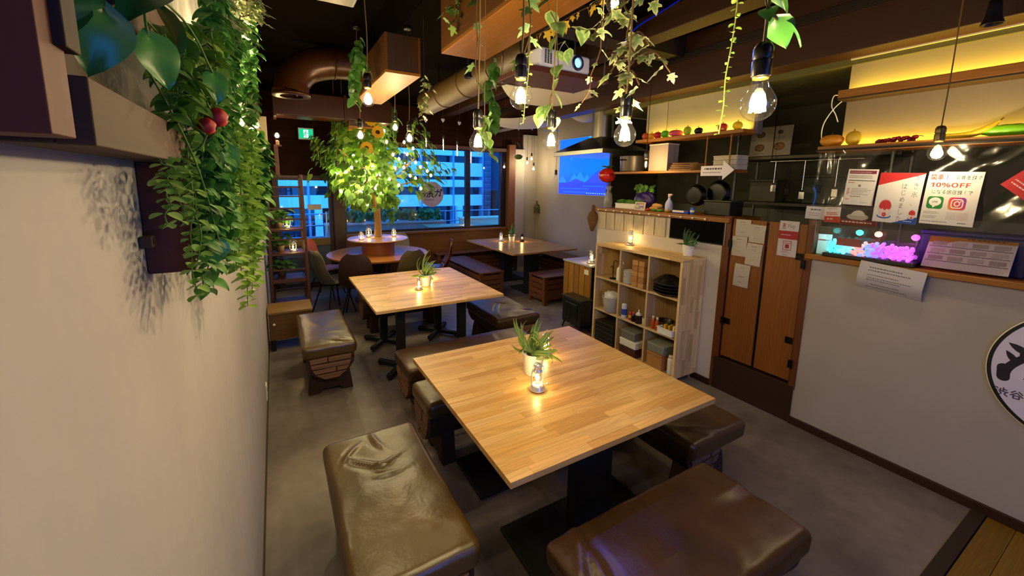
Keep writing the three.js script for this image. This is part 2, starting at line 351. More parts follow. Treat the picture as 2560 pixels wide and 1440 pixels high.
// pale ceiling panel and beige wall board
{
  const t = thing('ceiling_speaker', 'small white square box under the dark ceiling, seen from below', 'speaker', [0.43, 3.0, -3.0]);
  mesh('body', box(0.28, 0.1, 0.24, 0, 0, 0, 0.01), MT.white, t);
  mesh('grille', box(0.24, 0.006, 0.2, 0, -0.052, 0, 0.002), M('#cfcac0', 0.7), t);
  const w = thing('wall_board', 'plain cream board standing out at the end of the left wall', 'board', [-0.086, 2.09, -4.6]);
  mesh('board', box(0.126, 0.54, 0.03, 0, 0, 0, 0.005), M('#d9c79a', 0.8, { map: TX.plaster }), w);
  mesh('bracket', box(0.02, 0.3, 0.04, -0.045, 0, -0.03, 0.002), MT.iron, w);
  const o = thing('outlet_plate', 'small white socket plate low on the left wall', 'outlet', [XL, 0.16, -3.3], Math.PI / 2);
  mesh('plate', box(0.07, 0.12, 0.008, 0, 0, 0.004, 0.002), MT.white, o);
  for (const y of [-0.025, 0.025]) mesh('socket', box(0.03, 0.03, 0.004, 0, y, 0.009, 0.001), M('#b8b4ac', 0.6), o);
}
// ------------------------------------------------------------------ tables
const STAVE = ['#e4bb7c', '#deb371', '#e8c288', '#d8aa66', '#e2b878'].map((c) => M(c, 0.33, { map: TX.wood }));
function staveTop(parent, w, d, t, seed) {
  const r = rng(seed), rows = Math.round(d / 0.044), sw = d / rows;
  for (let j = 0; j < rows; j++) {
    let x = -w / 2 - r() * 0.0;
    let first = 0.1 + 0.35 * r();
    while (x < w / 2 - 0.01) {
      let L = first || 0.24 + 0.3 * r(); first = 0;
      if (w / 2 - (x + L) < 0.1) L = w / 2 - x;
      mesh('plank', box(L - 0.0004, t, sw - 0.0004, x + L / 2, -t / 2 - r() * 0.0002, -d / 2 + sw * (j + 0.5), 0.0009), STAVE[Math.floor(r() * 5)], parent);
      x += L;
    }
  }
}
function tableThing(label, x0, x1, z0, z1, kind, seed) {
  const w = x1 - x0, d = Math.abs(z1 - z0), t = thing('dining_table', label, 'table', [(x0 + x1) / 2, 0, (z0 + z1) / 2], 0);
  const top = new THREE.Group(); top.name = 'tabletop'; t.add(top); top.position.y = 0.7;
  if (kind === 'staves') staveTop(top, w - 0.001, d - 0.001, 0.026, seed);
  else mesh('board', box(w - 0.003, 0.026, d - 0.003, 0, -0.013, 0, 0.003), kind === 'far' ? M('#b48a5a', 0.28, { map: TX.staves }) : MT.table, top);
  mesh('underframe', merge([box(w - 0.3, 0.02, 0.05, 0, -0.038, -d / 4), box(w - 0.3, 0.02, 0.05, 0, -0.038, d / 4)]), MT.black, top);
  if (kind === 'staves') {
    mesh('column', box(0.235, 0.63, 0.07, 0.055, 0.335, 0, 0.004), MT.blackMatte, t);
    mesh('base_plate', box(0.78, 0.022, 0.36, 0.02, 0.012, 0, 0.01), MT.blackMatte, t);
    mesh('top_plate', box(0.4, 0.012, 0.3, 0.05, 0.648, 0, 0.002), MT.black, t);
  } else if (kind === 'far') {
    mesh('column', box(0.18, 0.63, 0.18, 0, 0.335, 0, 0.004), MT.blackMatte, t);
    mesh('base_plate', box(0.52, 0.03, 0.46, 0, 0.016, 0, 0.008), MT.blackMatte, t);
    mesh('top_plate', box(0.36, 0.012, 0.36, 0, 0.648, 0, 0.002), MT.black, t);
  } else {
    for (const s of [-1, 1]) {
      mesh('column', box(0.075, 0.6, 0.075, s * 0.31, 0.35, 0, 0.006), MT.blackMatte, t);
      mesh('top_plate', box(0.24, 0.01, 0.24, s * 0.31, 0.652, 0, 0.002), MT.black, t);
      const foot = box(0.5, 0.04, 0.05, 0, 0, 0, 0.008);
      for (const a of [0.85, -0.85]) mesh('foot', moved(foot, s * 0.31, 0.036 + (a > 0 ? 0.001 : 0), 0, 0, a), MT.blackMatte, t);
      for (let k = 0; k < 4; k++) { const a = 0.85 * (k < 2 ? 1 : -1), q = k % 2 ? 1 : -1; mesh('glide', moved(lathe([[0, 0], [0.016, 0], [0.014, 0.016], [0, 0.016]], 10), s * 0.31 + q * Math.cos(a) * 0.23, 0, -q * Math.sin(a) * 0.23), MT.black, t); }
    }
  }
  return t;
}
tableThing('nearest butcher-block table half, its front edge towards the brown leather bench', 0.667, 1.862, -1.639, -1.07, 'staves', 11);
tableThing('butcher-block table half under the near potted spider plant, behind the nearest half', 0.667, 1.862, -2.21, -1.641, 'staves', 23);
tableThing('front half of the middle wooden table on thin black twin posts with crossed feet', 0.66, 1.862, -3.872, -3.175, 'mid');
tableThing('rear half of the middle wooden table, nearest the round tree table', 0.66, 1.862, -4.53, -3.876, 'mid');
tableThing('front half of the far table by the beige wall, among slatted box benches', 3.045, 4.28, -5.782, -4.95, 'far');
tableThing('rear half of the far table, close under the window', 3.045, 4.28, -6.6, -5.786, 'far');

// ------------------------------------------------------------------ log benches with leather cushions
function cushionGeo(w, h, d, seed, folds) {
  let g = new THREE.BoxGeometry(w, h, d, 44, 8, 64);
  g.deleteAttribute('uv'); g.deleteAttribute('normal'); g = mergeVertices(g, 1e-5);
  const p = g.attributes.position, r = 0.032, c = V(0, 0, 0), q = V(0, 0, 0);
  const top0 = (x, z) => {
    let y = 0.014 * (1 - Math.pow(2 * x / w, 4)) * (1 - Math.pow(2 * z / d, 4));
    y += 0.007 * (vnoise(x * 9 + 50, z * 9 + 50, 999, 999, seed) - 0.5) + 0.001 * (vnoise(x * 28 + 50, z * 28 + 50, 999, 999, seed + 1) - 0.5);
    for (const [fx, fz, a, L, W, amp] of folds) {
      const dx = x - fx * w, dz = z - fz * d, s = dx * Math.cos(a) + dz * Math.sin(a), t = -dx * Math.sin(a) + dz * Math.cos(a) + 0.12 * s * s / L;
      y += amp * Math.exp(-(t * t) / (W * W)) * Math.exp(-(s * s) / (L * L)) - 0.5 * amp * Math.exp(-((t - 2 * W) ** 2) / (W * W)) * Math.exp(-(s * s) / (L * L));
    }
    return y;
  };
  const orig = p.clone();
  for (let i = 0; i < p.count; i++) {
    q.fromBufferAttribute(p, i);
    c.set(Math.max(-w / 2 + r, Math.min(w / 2 - r, q.x)), Math.max(-h / 2 + r, Math.min(h / 2 - r, q.y)), Math.max(-d / 2 + r, Math.min(d / 2 - r, q.z)));
    const dir = q.clone().sub(c); const L = dir.length();
    if (L > 1e-6) q.copy(c).addScaledVector(dir, r / L);
    const up = Math.max(0, Math.min(1, (q.y + h / 2) / h));
    q.y += top0(q.x, q.z) * up * up;
    const side = 1 - up;
    q.x *= 1 - 0.02 * side + 0.012 * (vnoise(q.z * 12 + 40, q.y * 20 + 9, 999, 999, seed + 4) - 0.5);
    q.z *= 1 - 0.01 * side + 0.008 * (vnoise(q.x * 14 + 40, q.y * 20 + 9, 999, 999, seed + 6) - 0.5);
    p.setXYZ(i, q.x, q.y, q.z);
  }
  const uv = new Float32Array(p.count * 2);
  for (let i = 0; i < p.count; i++) { uv[2 * i] = orig.getX(i) + 0.6 * orig.getY(i); uv[2 * i + 1] = orig.getZ(i) + 0.6 * orig.getY(i); }
  g.setAttribute('uv', new THREE.BufferAttribute(uv, 2));
  g.computeVertexNormals();
  return g;
}
function logGeo(w, h, len, seed) {
  const n = 22, m = 14, pos = [], idx = [];
  for (let j = 0; j <= m; j++) for (let i = 0; i <= n; i++) {
    const a = Math.PI * i / n, z = (j / m - 0.5) * len, k = 1 + 0.07 * (vnoise(i * 0.8 + 3, j * 0.5 + 7, 999, 999, seed) - 0.5);
    pos.push(-Math.cos(a) * w / 2 * k * (0.82 + 0.18 * Math.abs(Math.cos(a))), -Math.pow(Math.sin(a), 0.75) * h * k, z);
  }
  const W = n + 1;
  for (let j = 0; j < m; j++) { for (let i = 0; i < n; i++) { const a = j * W + i; idx.push(a, a + W, a + 1, a + 1, a + W, a + W + 1); } idx.push(j * W, j * W + n, (j + 1) * W, (j + 1) * W, j * W + n, (j + 1) * W + n); }
  const cap = (j, flip) => { const c = pos.length / 3, b = j * W; pos.push(0, -h * 0.4, (j / m - 0.5) * len); for (let i = 0; i < n; i++) flip ? idx.push(c, b + i + 1, b + i) : idx.push(c, b + i, b + i + 1); flip ? idx.push(c, b, b + n) : idx.push(c, b + n, b); };
  cap(0, true); cap(m, false);
  let g = new THREE.BufferGeometry(); g.setAttribute('position', new THREE.Float32BufferAttribute(pos, 3)); g.setIndex(idx);
  g.computeVertexNormals(); g = toCreasedNormals(g, 0.7);
  return boxUV(g);
}
function endFace(w, h, seed) {        // cracked end grain: stacked pale slabs with gaps between them
  const r = rng(seed), parts = []; let y = -0.004;
  const half = (yy) => { const k = Math.min(1, Math.max(0, -yy / h)); return w / 2 * 0.9 * Math.sqrt(Math.max(0.02, 1 - Math.pow(k, 2.2))); };
  while (y > -h + 0.03) {
    const hh = 0.03 + 0.035 * r(), y2 = Math.max(-h + 0.008, y - hh), a = half(y) * 0.97, b = half(y2) * 0.97, sk = 0.012 * (r() - 0.5);
    const cut = r() < 0.6 ? (r() - 0.3) * a : null;
    const poly = (l0, r0, l1, r1) => extrude([[l0, y], [r0, y + sk], [r1, y2 + sk + 0.004], [l1, y2 + 0.004]], 0.014 + 0.008 * r(), 0.002);
    if (cut === null) parts.push(poly(-a, a, -b, b)); else parts.push(poly(-a, cut - 0.004, -b, Math.min(b, cut - 0.006)), poly(cut + 0.004, a, Math.max(-b, cut + 0.004), b));
    y = y2 - 0.006;
  }
  return parts.map((g) => boxUV(g));
}
function logBench(label, x, z, w, len, turn, seed, folds, leather = MT.leather, slab = false, slim = false) {
  const t = thing('log_bench', label, 'bench', [x, 0, z], turn, 'log benches with leather cushions');
  mesh('cushion', cushionGeo(w, 0.105, len, seed, folds).translate(0, 0.39, 0), leather, t);
  const bw = w * (slim ? 0.66 : 0.86), bh = 0.2, ll = slim ? len * 0.84 : len;
  mesh('log', logGeo(bw, bh, ll * 0.96, seed).translate(0, 0.342, 0), slab ? MT.rough : MT.log, t);
  for (const s of [-1, 1]) for (const g of endFace(bw, bh, seed + s + 5)) mesh('end_slab', g.translate(0, 0.342, s * (ll * 0.48 + 0.004)), MT.logEnd, t);
  for (const s of [-1, 1]) {
    const f = extrude([[-0.19, 0], [-0.1, 0], [-0.07, 0.035], [0.07, 0.035], [0.1, 0], [0.19, 0], [0.17, 0.15], [0.15, 0.24], [0.1, 0.2], [0.05, 0.165], [-0.05, 0.165], [-0.1, 0.2], [-0.15, 0.24], [-0.17, 0.15]].map(([a, b]) => [a * w / 0.46, b]), 0.09, 0.006);
    mesh('foot', boxUV(f.translate(0, 0.0, s * len * 0.36)), MT.rough, t);
  }
  return t;
}
const noFold = [[0.1, 0.2, 0.3, 0.1, 0.02, 0.003], [-0.2, -0.1, 1.2, 0.1, 0.025, 0.003]];
logBench('log bench with creased glossy leather cushion left of the nearest table', 0.36, -1.565, 0.465, 0.88, 0, 3,
  [[0.02, -0.36, 1.35, 0.07, 0.011, 0.012], [-0.14, -0.2, 0.75, 0.1, 0.014, 0.012], [-0.25, -0.33, 2.3, 0.07, 0.012, 0.009], [0.02, -0.15, 0.1, 0.06, 0.012, 0.011], [0.08, -0.17, -0.3, 0.06, 0.011, 0.009], [0.03, -0.07, 0.05, 0.07, 0.012, 0.009], [0.2, 0.3, 0.4, 0.06, 0.03, 0.004]]);
logBench('wide log bench with smooth dark brown leather cushion nearest the viewer', 1.265, -0.8, 0.47, 0.95, Math.PI / 2, 13,
  [[0.05, -0.4, 0.25, 0.14, 0.018, 0.014], [0.32, -0.4, 0.5, 0.16, 0.016, 0.012], [0.1, 0.44, 1.5, 0.16, 0.03, 0.01], [-0.3, 0.1, 0.6, 0.1, 0.03, 0.003]], MT.leather2);
logBench('log bench with dark cushion half under the right end of the nearest table', 2.01, -1.54, 0.49, 0.88, 0, 27, [[-0.2, 0.4, 0.6, 0.1, 0.02, 0.008], ...noFold], MT.leather2, false, true);
logBench('log bench whose shiny cushion end sticks out behind the nearest table', 1.23, -2.245, 0.34, 1.04, Math.PI / 2, 39, noFold);
logBench('long dark log bench between the nearest and the middle table', 1.32, -2.77, 0.4, 1.16, Math.PI / 2, 43, noFold, MT.leather2);
logBench('log bench with pale cracked end grain beside the left wall, left of the middle table', 0.318, -3.765, 0.42, 0.95, 0, 53, [[0.2, 0.42, 0.4, 0.08, 0.014, 0.008], [0.3, 0.38, 0.7, 0.06, 0.012, 0.006], ...noFold]);
logBench('grey-brown cushioned bench on splayed feet right of the middle table', 2.05, -3.55, 0.5, 0.76, 0, 61, [[-0.2, 0.1, 2.1, 0.14, 0.012, 0.01], [0.1, -0.1, 0.7, 0.1, 0.012, 0.008], [0.4, 0.3, 0.2, 0.08, 0.014, 0.008]], MT.leather2, true);
logBench('log bench at the back of the middle table, seen between the black posts', 1.28, -4.66, 0.32, 0.98, Math.PI / 2, 71, noFold);

// ------------------------------------------------------------------ slatted box benches
function slatBench(label, x0, x1, z0, z1, top = 0.42) {
  const w = x1 - x0, d = z1 - z0, t = thing('slatted_bench', label, 'bench', [(x0 + x1) / 2, 0, (z0 + z1) / 2], 0, 'slatted box benches round the far table');
  const n = 4, along = w > d;
  const S = along ? w : d, K = along ? d : w;
  for (let k = 0; k < n; k++) { const o = -K / 2 + (k + 0.5) * K / n; mesh('seat_plank', along ? box(S, 0.022, K / n - 0.004, 0, top - 0.011, o, 0.003) : box(K / n - 0.004, 0.022, S, o, top - 0.011, 0, 0.003), MT.benchWood, t); }
  for (const sx of [-1, 1]) for (const sz of [-1, 1]) mesh('leg', box(0.055, top - 0.024, 0.055, sx * (w / 2 - 0.032), (top - 0.024) / 2, sz * (d / 2 - 0.032), 0.003), MT.benchWood, t);
  for (let k = 0; k < 4; k++) {
    const y = 0.105 + k * 0.078;
    for (const s of [-1, 1]) { mesh('slat', box(w - 0.12, 0.066, 0.018, 0, y, s * (d / 2 - 0.014), 0.003), MT.benchWood, t); mesh('slat', box(0.018, 0.066, d - 0.12, s * (w / 2 - 0.014), y, 0, 0.003), MT.benchWood, t); }
  }
  return t;
}
slatBench('slatted brown box bench left of the far table, violet sheen on its seat', 2.59, 3.0, -6.55, -5.12);
slatBench('short slatted brown box bench in front of the far table', 3.29, 4.08, -4.88, -4.47);
slatBench('slatted bench along the beige wall, right of the far table', 4.36, 4.8, -6.55, -4.7, 0.44);
slatBench('low slatted bench under the window sill behind the far table', 2.5, 4.2, -6.96, -6.64, 0.46);

// ------------------------------------------------------------------ pine cube shelf
{
  const t = thing('cube_shelf', 'light pine shelf unit with nine open cubes against the counter', 'shelf', [3.107, 0, -2.6]);
  const w = 0.312, d = 1.035, h0 = 0.062, h1 = 1.128, th = 0.022;
  mesh('top_board', box(w + 0.006, th, d + 0.004, 0, h1 - th / 2, 0, 0.002), MT.pine, t);
  for (const s of [-1, 1]) mesh('side_panel', box(w, h1 - h0 - th - 0.001, th, 0, (h0 + h1 - th) / 2, s * (d / 2 - th / 2), 0.002), MT.pine, t);
  for (const y of [0.073, 0.425, 0.775]) mesh('shelf_board', box(w - 0.006, 0.02, d - 2 * th - 0.001, -0.002, y, 0, 0.002), MT.pineShelf, t);
  for (const [i, y] of [0.249, 0.6, 0.9455].entries()) for (const z of [-0.172, 0.172]) mesh('divider', box(w - 0.01, i === 2 ? 0.32 : 0.329, 0.02, -0.002, y, z, 0.002), MT.pineShelf, t);
  mesh('back_panel', box(0.006, h1 - h0 - 0.04, d - 0.05, w / 2 - 0.004, (h0 + h1) / 2, 0), M('#b59a6c', 0.7, { map: TX.wood }), t);
  for (const sx of [-1, 1]) for (const sz of [-1, 1]) mesh('foot', lathe([[0, 0], [0.011, 0], [0.014, 0.05], [0.018, 0.0615], [0, 0.0615]], 12).translate(sx * 0.125, 0, sz * 0.47), MT.chrome, t);
}
const SH = [0.0855, 0.4365, 0.7865];   // standing heights in the cubes
{
  const bottle = (name, label, cat, x, y, z, prof, mat, capProf, capMat, group) => { const t = thing(name, label, cat, [x, y, z], 0, group); mesh('body', lathe(prof, 20), mat, t); if (capProf) mesh('cap', lathe(capProf, 16), capMat, t); return t; };
  // top row
  const pump = bottle('pump_bottle', 'white pump bottle in the top left cube of the pine shelf', 'bottle', 2.99, SH[2], -2.80, [[0, 0], [0.031, 0], [0.033, 0.01], [0.033, 0.12], [0.02, 0.14], [0.012, 0.145], [0, 0.146]], MT.white, [[0, 0.146], [0.013, 0.146], [0.013, 0.165], [0.005, 0.168], [0.005, 0.195], [0, 0.195]], MT.white);
  mesh('spout', tube([[0, 0.195, 0], [-0.006, 0.2, 0.012], [-0.01, 0.196, 0.045], [-0.01, 0.186, 0.052]], 0.005, 12), MT.white, pump);
  const cor = thing('corkscrew_rack', 'small dark wire rack beside the white pump bottle', 'rack', [3.0, SH[2], -2.9]);
  mesh('base', lathe([[0, 0], [0.035, 0], [0.035, 0.008], [0, 0.01]], 18), MT.iron, cor);
  mesh('hook', merge([tube([[0, 0, 0], [0, 0.15, 0], [0, 0.19, 0.01], [0, 0.195, 0.035], [0, 0.18, 0.045]], 0.004), tube([[0, 0.1, 0], [0, 0.13, -0.02], [0, 0.11, -0.04]], 0.003)]), MT.iron, cor);
  const plate = [[0, 0.0], [0.045, 0.0], [0.05, 0.003], [0.062, 0.012], [0.0625, 0.015], [0.048, 0.008], [0, 0.006]];
  for (let k = 0; k < 10; k++) { const t = mesh('plate', lathe(plate, 28), MT.whiteGloss, null, [3.0, SH[2] + k * 0.0128, -2.68]); tag(t, (k === 9 ? 'topmost small white plate, open to view, of the stack' : k === 0 ? 'lowest small white plate, on the shelf board, of the stack' : ['', 'second', 'third', 'fourth', 'fifth', 'sixth', 'seventh', 'eighth', 'ninth'][k] + ' small white plate from the bottom of the stack') + ' in the top middle cube', 'plate', 'stack of white plates'); }
  for (let c = 0; c < 2; c++) for (let k = 0; k < 5; k++) { const t = thing('wooden_caddy', ['lowest', 'second lowest', 'middle', 'second highest', 'topmost'][k] + ' tan wooden caddy in the ' + (c ? 'right' : 'left') + ' column beside the white plates', 'box', [2.99, SH[2] + k * 0.052, -2.572 + c * 0.074], 0, 'wooden caddies stacked in the top middle cube'); mesh('tray', box(0.1, 0.046, 0.066, 0, 0.0235, 0, 0.003), M(k % 2 ? '#b9864c' : '#c99a5e', 0.6, { map: TX.wood }), t); mesh('rim', box(0.106, 0.005, 0.07, 0, 0.049, 0, 0.001), M('#a8743c', 0.6), t); }
  for (let k = 0; k < 5; k++) { const t = thing('black_tray', k === 4 ? 'shiny domed black lid on top of the black trays in the top right cube' : ['lowest', 'second lowest', 'third', 'highest'][k] + ' oval black serving tray, counted upwards, in the top right cube', 'tray', [3.02, SH[2] + k * 0.026, -2.25], 0, k === 4 ? undefined : 'black trays in the top right cube'); const g = k === 4 ? lathe([[0, 0.075], [0.05, 0.068], [0.1, 0.035], [0.122, 0.004], [0.126, 0], [0.118, 0.002], [0, 0.06]], 28) : lathe([[0, 0], [0.1, 0], [0.125, 0.02], [0.128, 0.024], [0.121, 0.022], [0.098, 0.005], [0, 0.005]], 28); mesh('tray_body', g.scale(0.92, 1, 1.1), M('#141312', 0.25), t); mesh('rim', moved(new THREE.TorusGeometry(0.125, 0.003, 6, 32), 0, k === 4 ? 0.003 : 0.023, 0, Math.PI / 2).scale(0.92, 1, 1.1), M('#1d1b19', 0.3), t); }
  // middle row
  const tub = thing('plastic_tub', 'translucent white tub with a crumpled bag in the left middle cube', 'tub', [3.0, SH[1], -2.9]);
  mesh('tub_body', lathe([[0, 0.003], [0.07, 0.003], [0.09, 0.15], [0.1, 0.152], [0.1, 0.158], [0.088, 0.158], [0.068, 0.008], [0, 0.008]], 28), M('#dcdad2', 0.4, { transmission: 0.35, thickness: 0 }), tub);
  { const g = new THREE.IcosahedronGeometry(0.075, 4); const p = g.attributes.position; for (let i = 0; i < p.count; i++) { const n = 0.75 + 0.5 * vnoise(p.getX(i) * 40 + 9, p.getY(i) * 40 + p.getZ(i) * 31 + 9, 999, 999, 4); p.setXYZ(i, p.getX(i) * n, p.getY(i) * n * 0.85, p.getZ(i) * n); } g.computeVertexNormals(); mesh('plastic_bag', g.translate(0, 0.15, 0), M('#eceae6', 0.35, { transmission: 0.3, thickness: 0 }), tub); }
  bottle('spray_can', 'slim white and blue can in the middle cube of the pine shelf', 'can', 2.98, SH[1], -2.705, [[0, 0], [0.026, 0], [0.026, 0.13], [0.022, 0.14], [0, 0.142]], M('#cfd6e6', 0.3), [[0.0265, 0.03], [0.0266, 0.03], [0.0266, 0.09], [0.0265, 0.09]], M('#2b4fa8', 0.4));
  bottle('ketchup_bottle', 'small red sauce bottle with yellow label in the middle cube', 'bottle', 2.985, SH[1], -2.625, [[0, 0], [0.02, 0], [0.02, 0.06], [0.01, 0.085], [0, 0.086]], M('#b3241a', 0.35), [[0.0203, 0.02], [0.0205, 0.02], [0.0205, 0.05], [0.0203, 0.05]], M('#e0a51c', 0.5));
  bottle('soy_bottle', 'small dark brown sauce bottle beside the red bottle', 'bottle', 2.97, SH[1], -2.578, [[0, 0], [0.019, 0], [0.019, 0.05], [0.009, 0.075], [0, 0.076]], M('#160b07', 0.2), [[0, 0.076], [0.011, 0.076], [0.011, 0.092], [0, 0.093]], M('#d8562a', 0.4));
  const dis = bottle('dispenser_bottle', 'dark squeeze dispenser with white pointed nozzle in the middle cube', 'bottle', 2.975, SH[1], -2.52, [[0, 0], [0.032, 0], [0.033, 0.07], [0.03, 0.08], [0, 0.081]], M('#241814', 0.3), [[0, 0.081], [0.022, 0.081], [0.02, 0.1], [0.007, 0.105], [0.003, 0.135], [0, 0.135]], MT.white);
  mesh('collar', moved(new THREE.TorusGeometry(0.026, 0.004, 8, 20), 0, 0.083, 0, Math.PI / 2), MT.white, dis);
  bottle('glass_jar', 'pale jar at the right side of the middle cube', 'jar', 2.985, SH[1], -2.45, [[0, 0], [0.027, 0], [0.027, 0.06], [0.022, 0.07], [0, 0.07]], M('#c9c2ae', 0.3), [[0, 0.07], [0.024, 0.07], [0.024, 0.085], [0, 0.086]], M('#8f8a7a', 0.4, { metalness: 0.6 }));
  for (const [i, z] of [-2.36, -2.315].entries()) bottle('orange_bottle', i ? 'right one of two orange sauce bottles in the right middle cube' : 'left one of two orange sauce bottles in the right middle cube', 'bottle', 2.985, SH[1], z, [[0, 0], [0.019, 0], [0.02, 0.06], [0.012, 0.085], [0.009, 0.1], [0, 0.1]], M('#b4531c', 0.25), [[0, 0.1], [0.011, 0.1], [0.01, 0.118], [0, 0.119]], M('#e8d8c4', 0.4));
  const bas = thing('white_basket', 'white plastic basket with yellow packets in the right middle cube', 'basket', [2.99, SH[1], -2.19]);
  mesh('bottom', box(0.11, 0.004, 0.13, 0, 0.003, 0), MT.white, bas);
  for (const s of [-1, 1]) { mesh('side', box(0.005, 0.055, 0.15, s * 0.064, 0.032, 0, 0.001), MT.white, bas, [0, 0, 0]); mesh('side', box(0.13, 0.055, 0.005, 0, 0.032, s * 0.072, 0.001), MT.white, bas); }
  mesh('rim', merge([box(0.012, 0.006, 0.162, 0.067, 0.061, 0, 0.002), box(0.012, 0.006, 0.162, -0.067, 0.061, 0, 0.002), box(0.13, 0.006, 0.012, 0, 0.061, 0.075, 0.002), box(0.13, 0.006, 0.012, 0, 0.061, -0.075, 0.002)]), MT.white, bas);
  for (let k = 0; k < 3; k++) { const q = mesh('sugar_packet', box(0.06, 0.075, 0.014, 0, 0, 0, 0.004), M(['#d9b324', '#c8a018', '#e8d9a0'][k], 0.5), null, [2.995 + 0.012 * k, SH[1] + 0.046, -2.225 + k * 0.034], [0.12 * (k - 1), 0.2, 0]); tag(q, ['far left', 'middle', 'near right, palest'][k] + ' yellow packet standing in the white basket', 'packet', 'yellow packets in the white basket'); }
  const lid = thing('black_bowl', 'low black bowl at the back of the right middle cube', 'bowl', [3.06, SH[1], -2.29]);
  mesh('bowl', lathe([[0, 0], [0.04, 0], [0.08, 0.08], [0.083, 0.085], [0.076, 0.08], [0.038, 0.006], [0, 0.006]], 24), M('#1a1110', 0.3), lid); mesh('rim', moved(new THREE.TorusGeometry(0.081, 0.003, 6, 28), 0, 0.084, 0, Math.PI / 2), M('#3a2018', 0.4), lid);
  // bottom row
  for (let k = 0; k < 5; k++) { const t = thing('black_crate', ['lowest', 'second lowest', 'middle', 'second highest', 'topmost'][k] + ' flat black plastic crate in the bottom left cube', 'crate', [3.04, SH[0] + k * 0.046, -2.92], 0, 'black crates in the bottom left cube'); mesh('tray', box(0.22, 0.038, 0.26, 0, 0.02, 0, 0.004), M('#14130f', 0.45), t); mesh('rim', box(0.228, 0.006, 0.27, 0, 0.041, 0, 0.002), M('#2a2720', 0.4), t); }
  const crate = (label, x, y, z, w, h, d, c, lidc) => { const t = thing('storage_box', label, 'box', [x, y, z]); mesh('body', box(w, h * 0.8, d, 0, h * 0.4, 0, 0.005), M(c, 0.55), t); mesh('lid', box(w + 0.006, h * 0.2, d + 0.006, 0, h * 0.9, 0, 0.004), M(lidc, 0.5), t); return t; };
  crate('reddish brown box at the bottom of the lower middle cube', 3.03, SH[0], -2.6, 0.2, 0.085, 0.2, '#4a1d10', '#3a160c');
  crate('white lidded box in the middle of the lower middle cube stack', 3.03, SH[0] + 0.086, -2.6, 0.19, 0.07, 0.2, '#d9d5c8', '#e6e2d6');
  crate('grey metal box on top of the white box in the lower middle cube', 3.03, SH[0] + 0.157, -2.61, 0.17, 0.085, 0.17, '#66685f', '#75776c');
  crate('wooden box with printed front in the lower right cube', 3.03, SH[0], -2.28, 0.2, 0.15, 0.16, '#b07a3c', '#a06d34');
  crate('grey flat box on the wooden box in the lower right cube', 3.03, SH[0] + 0.151, -2.28, 0.18, 0.08, 0.18, '#77786e', '#86877c');
  bottle('white_bottle', 'tall white bottle standing alone in the lower right cube', 'bottle', 2.985, SH[0], -2.145, [[0, 0], [0.027, 0], [0.028, 0.13], [0.02, 0.15], [0, 0.15]], MT.white, [[0, 0.15], [0.021, 0.15], [0.021, 0.17], [0, 0.172]], M('#d0ccc4', 0.4));
}

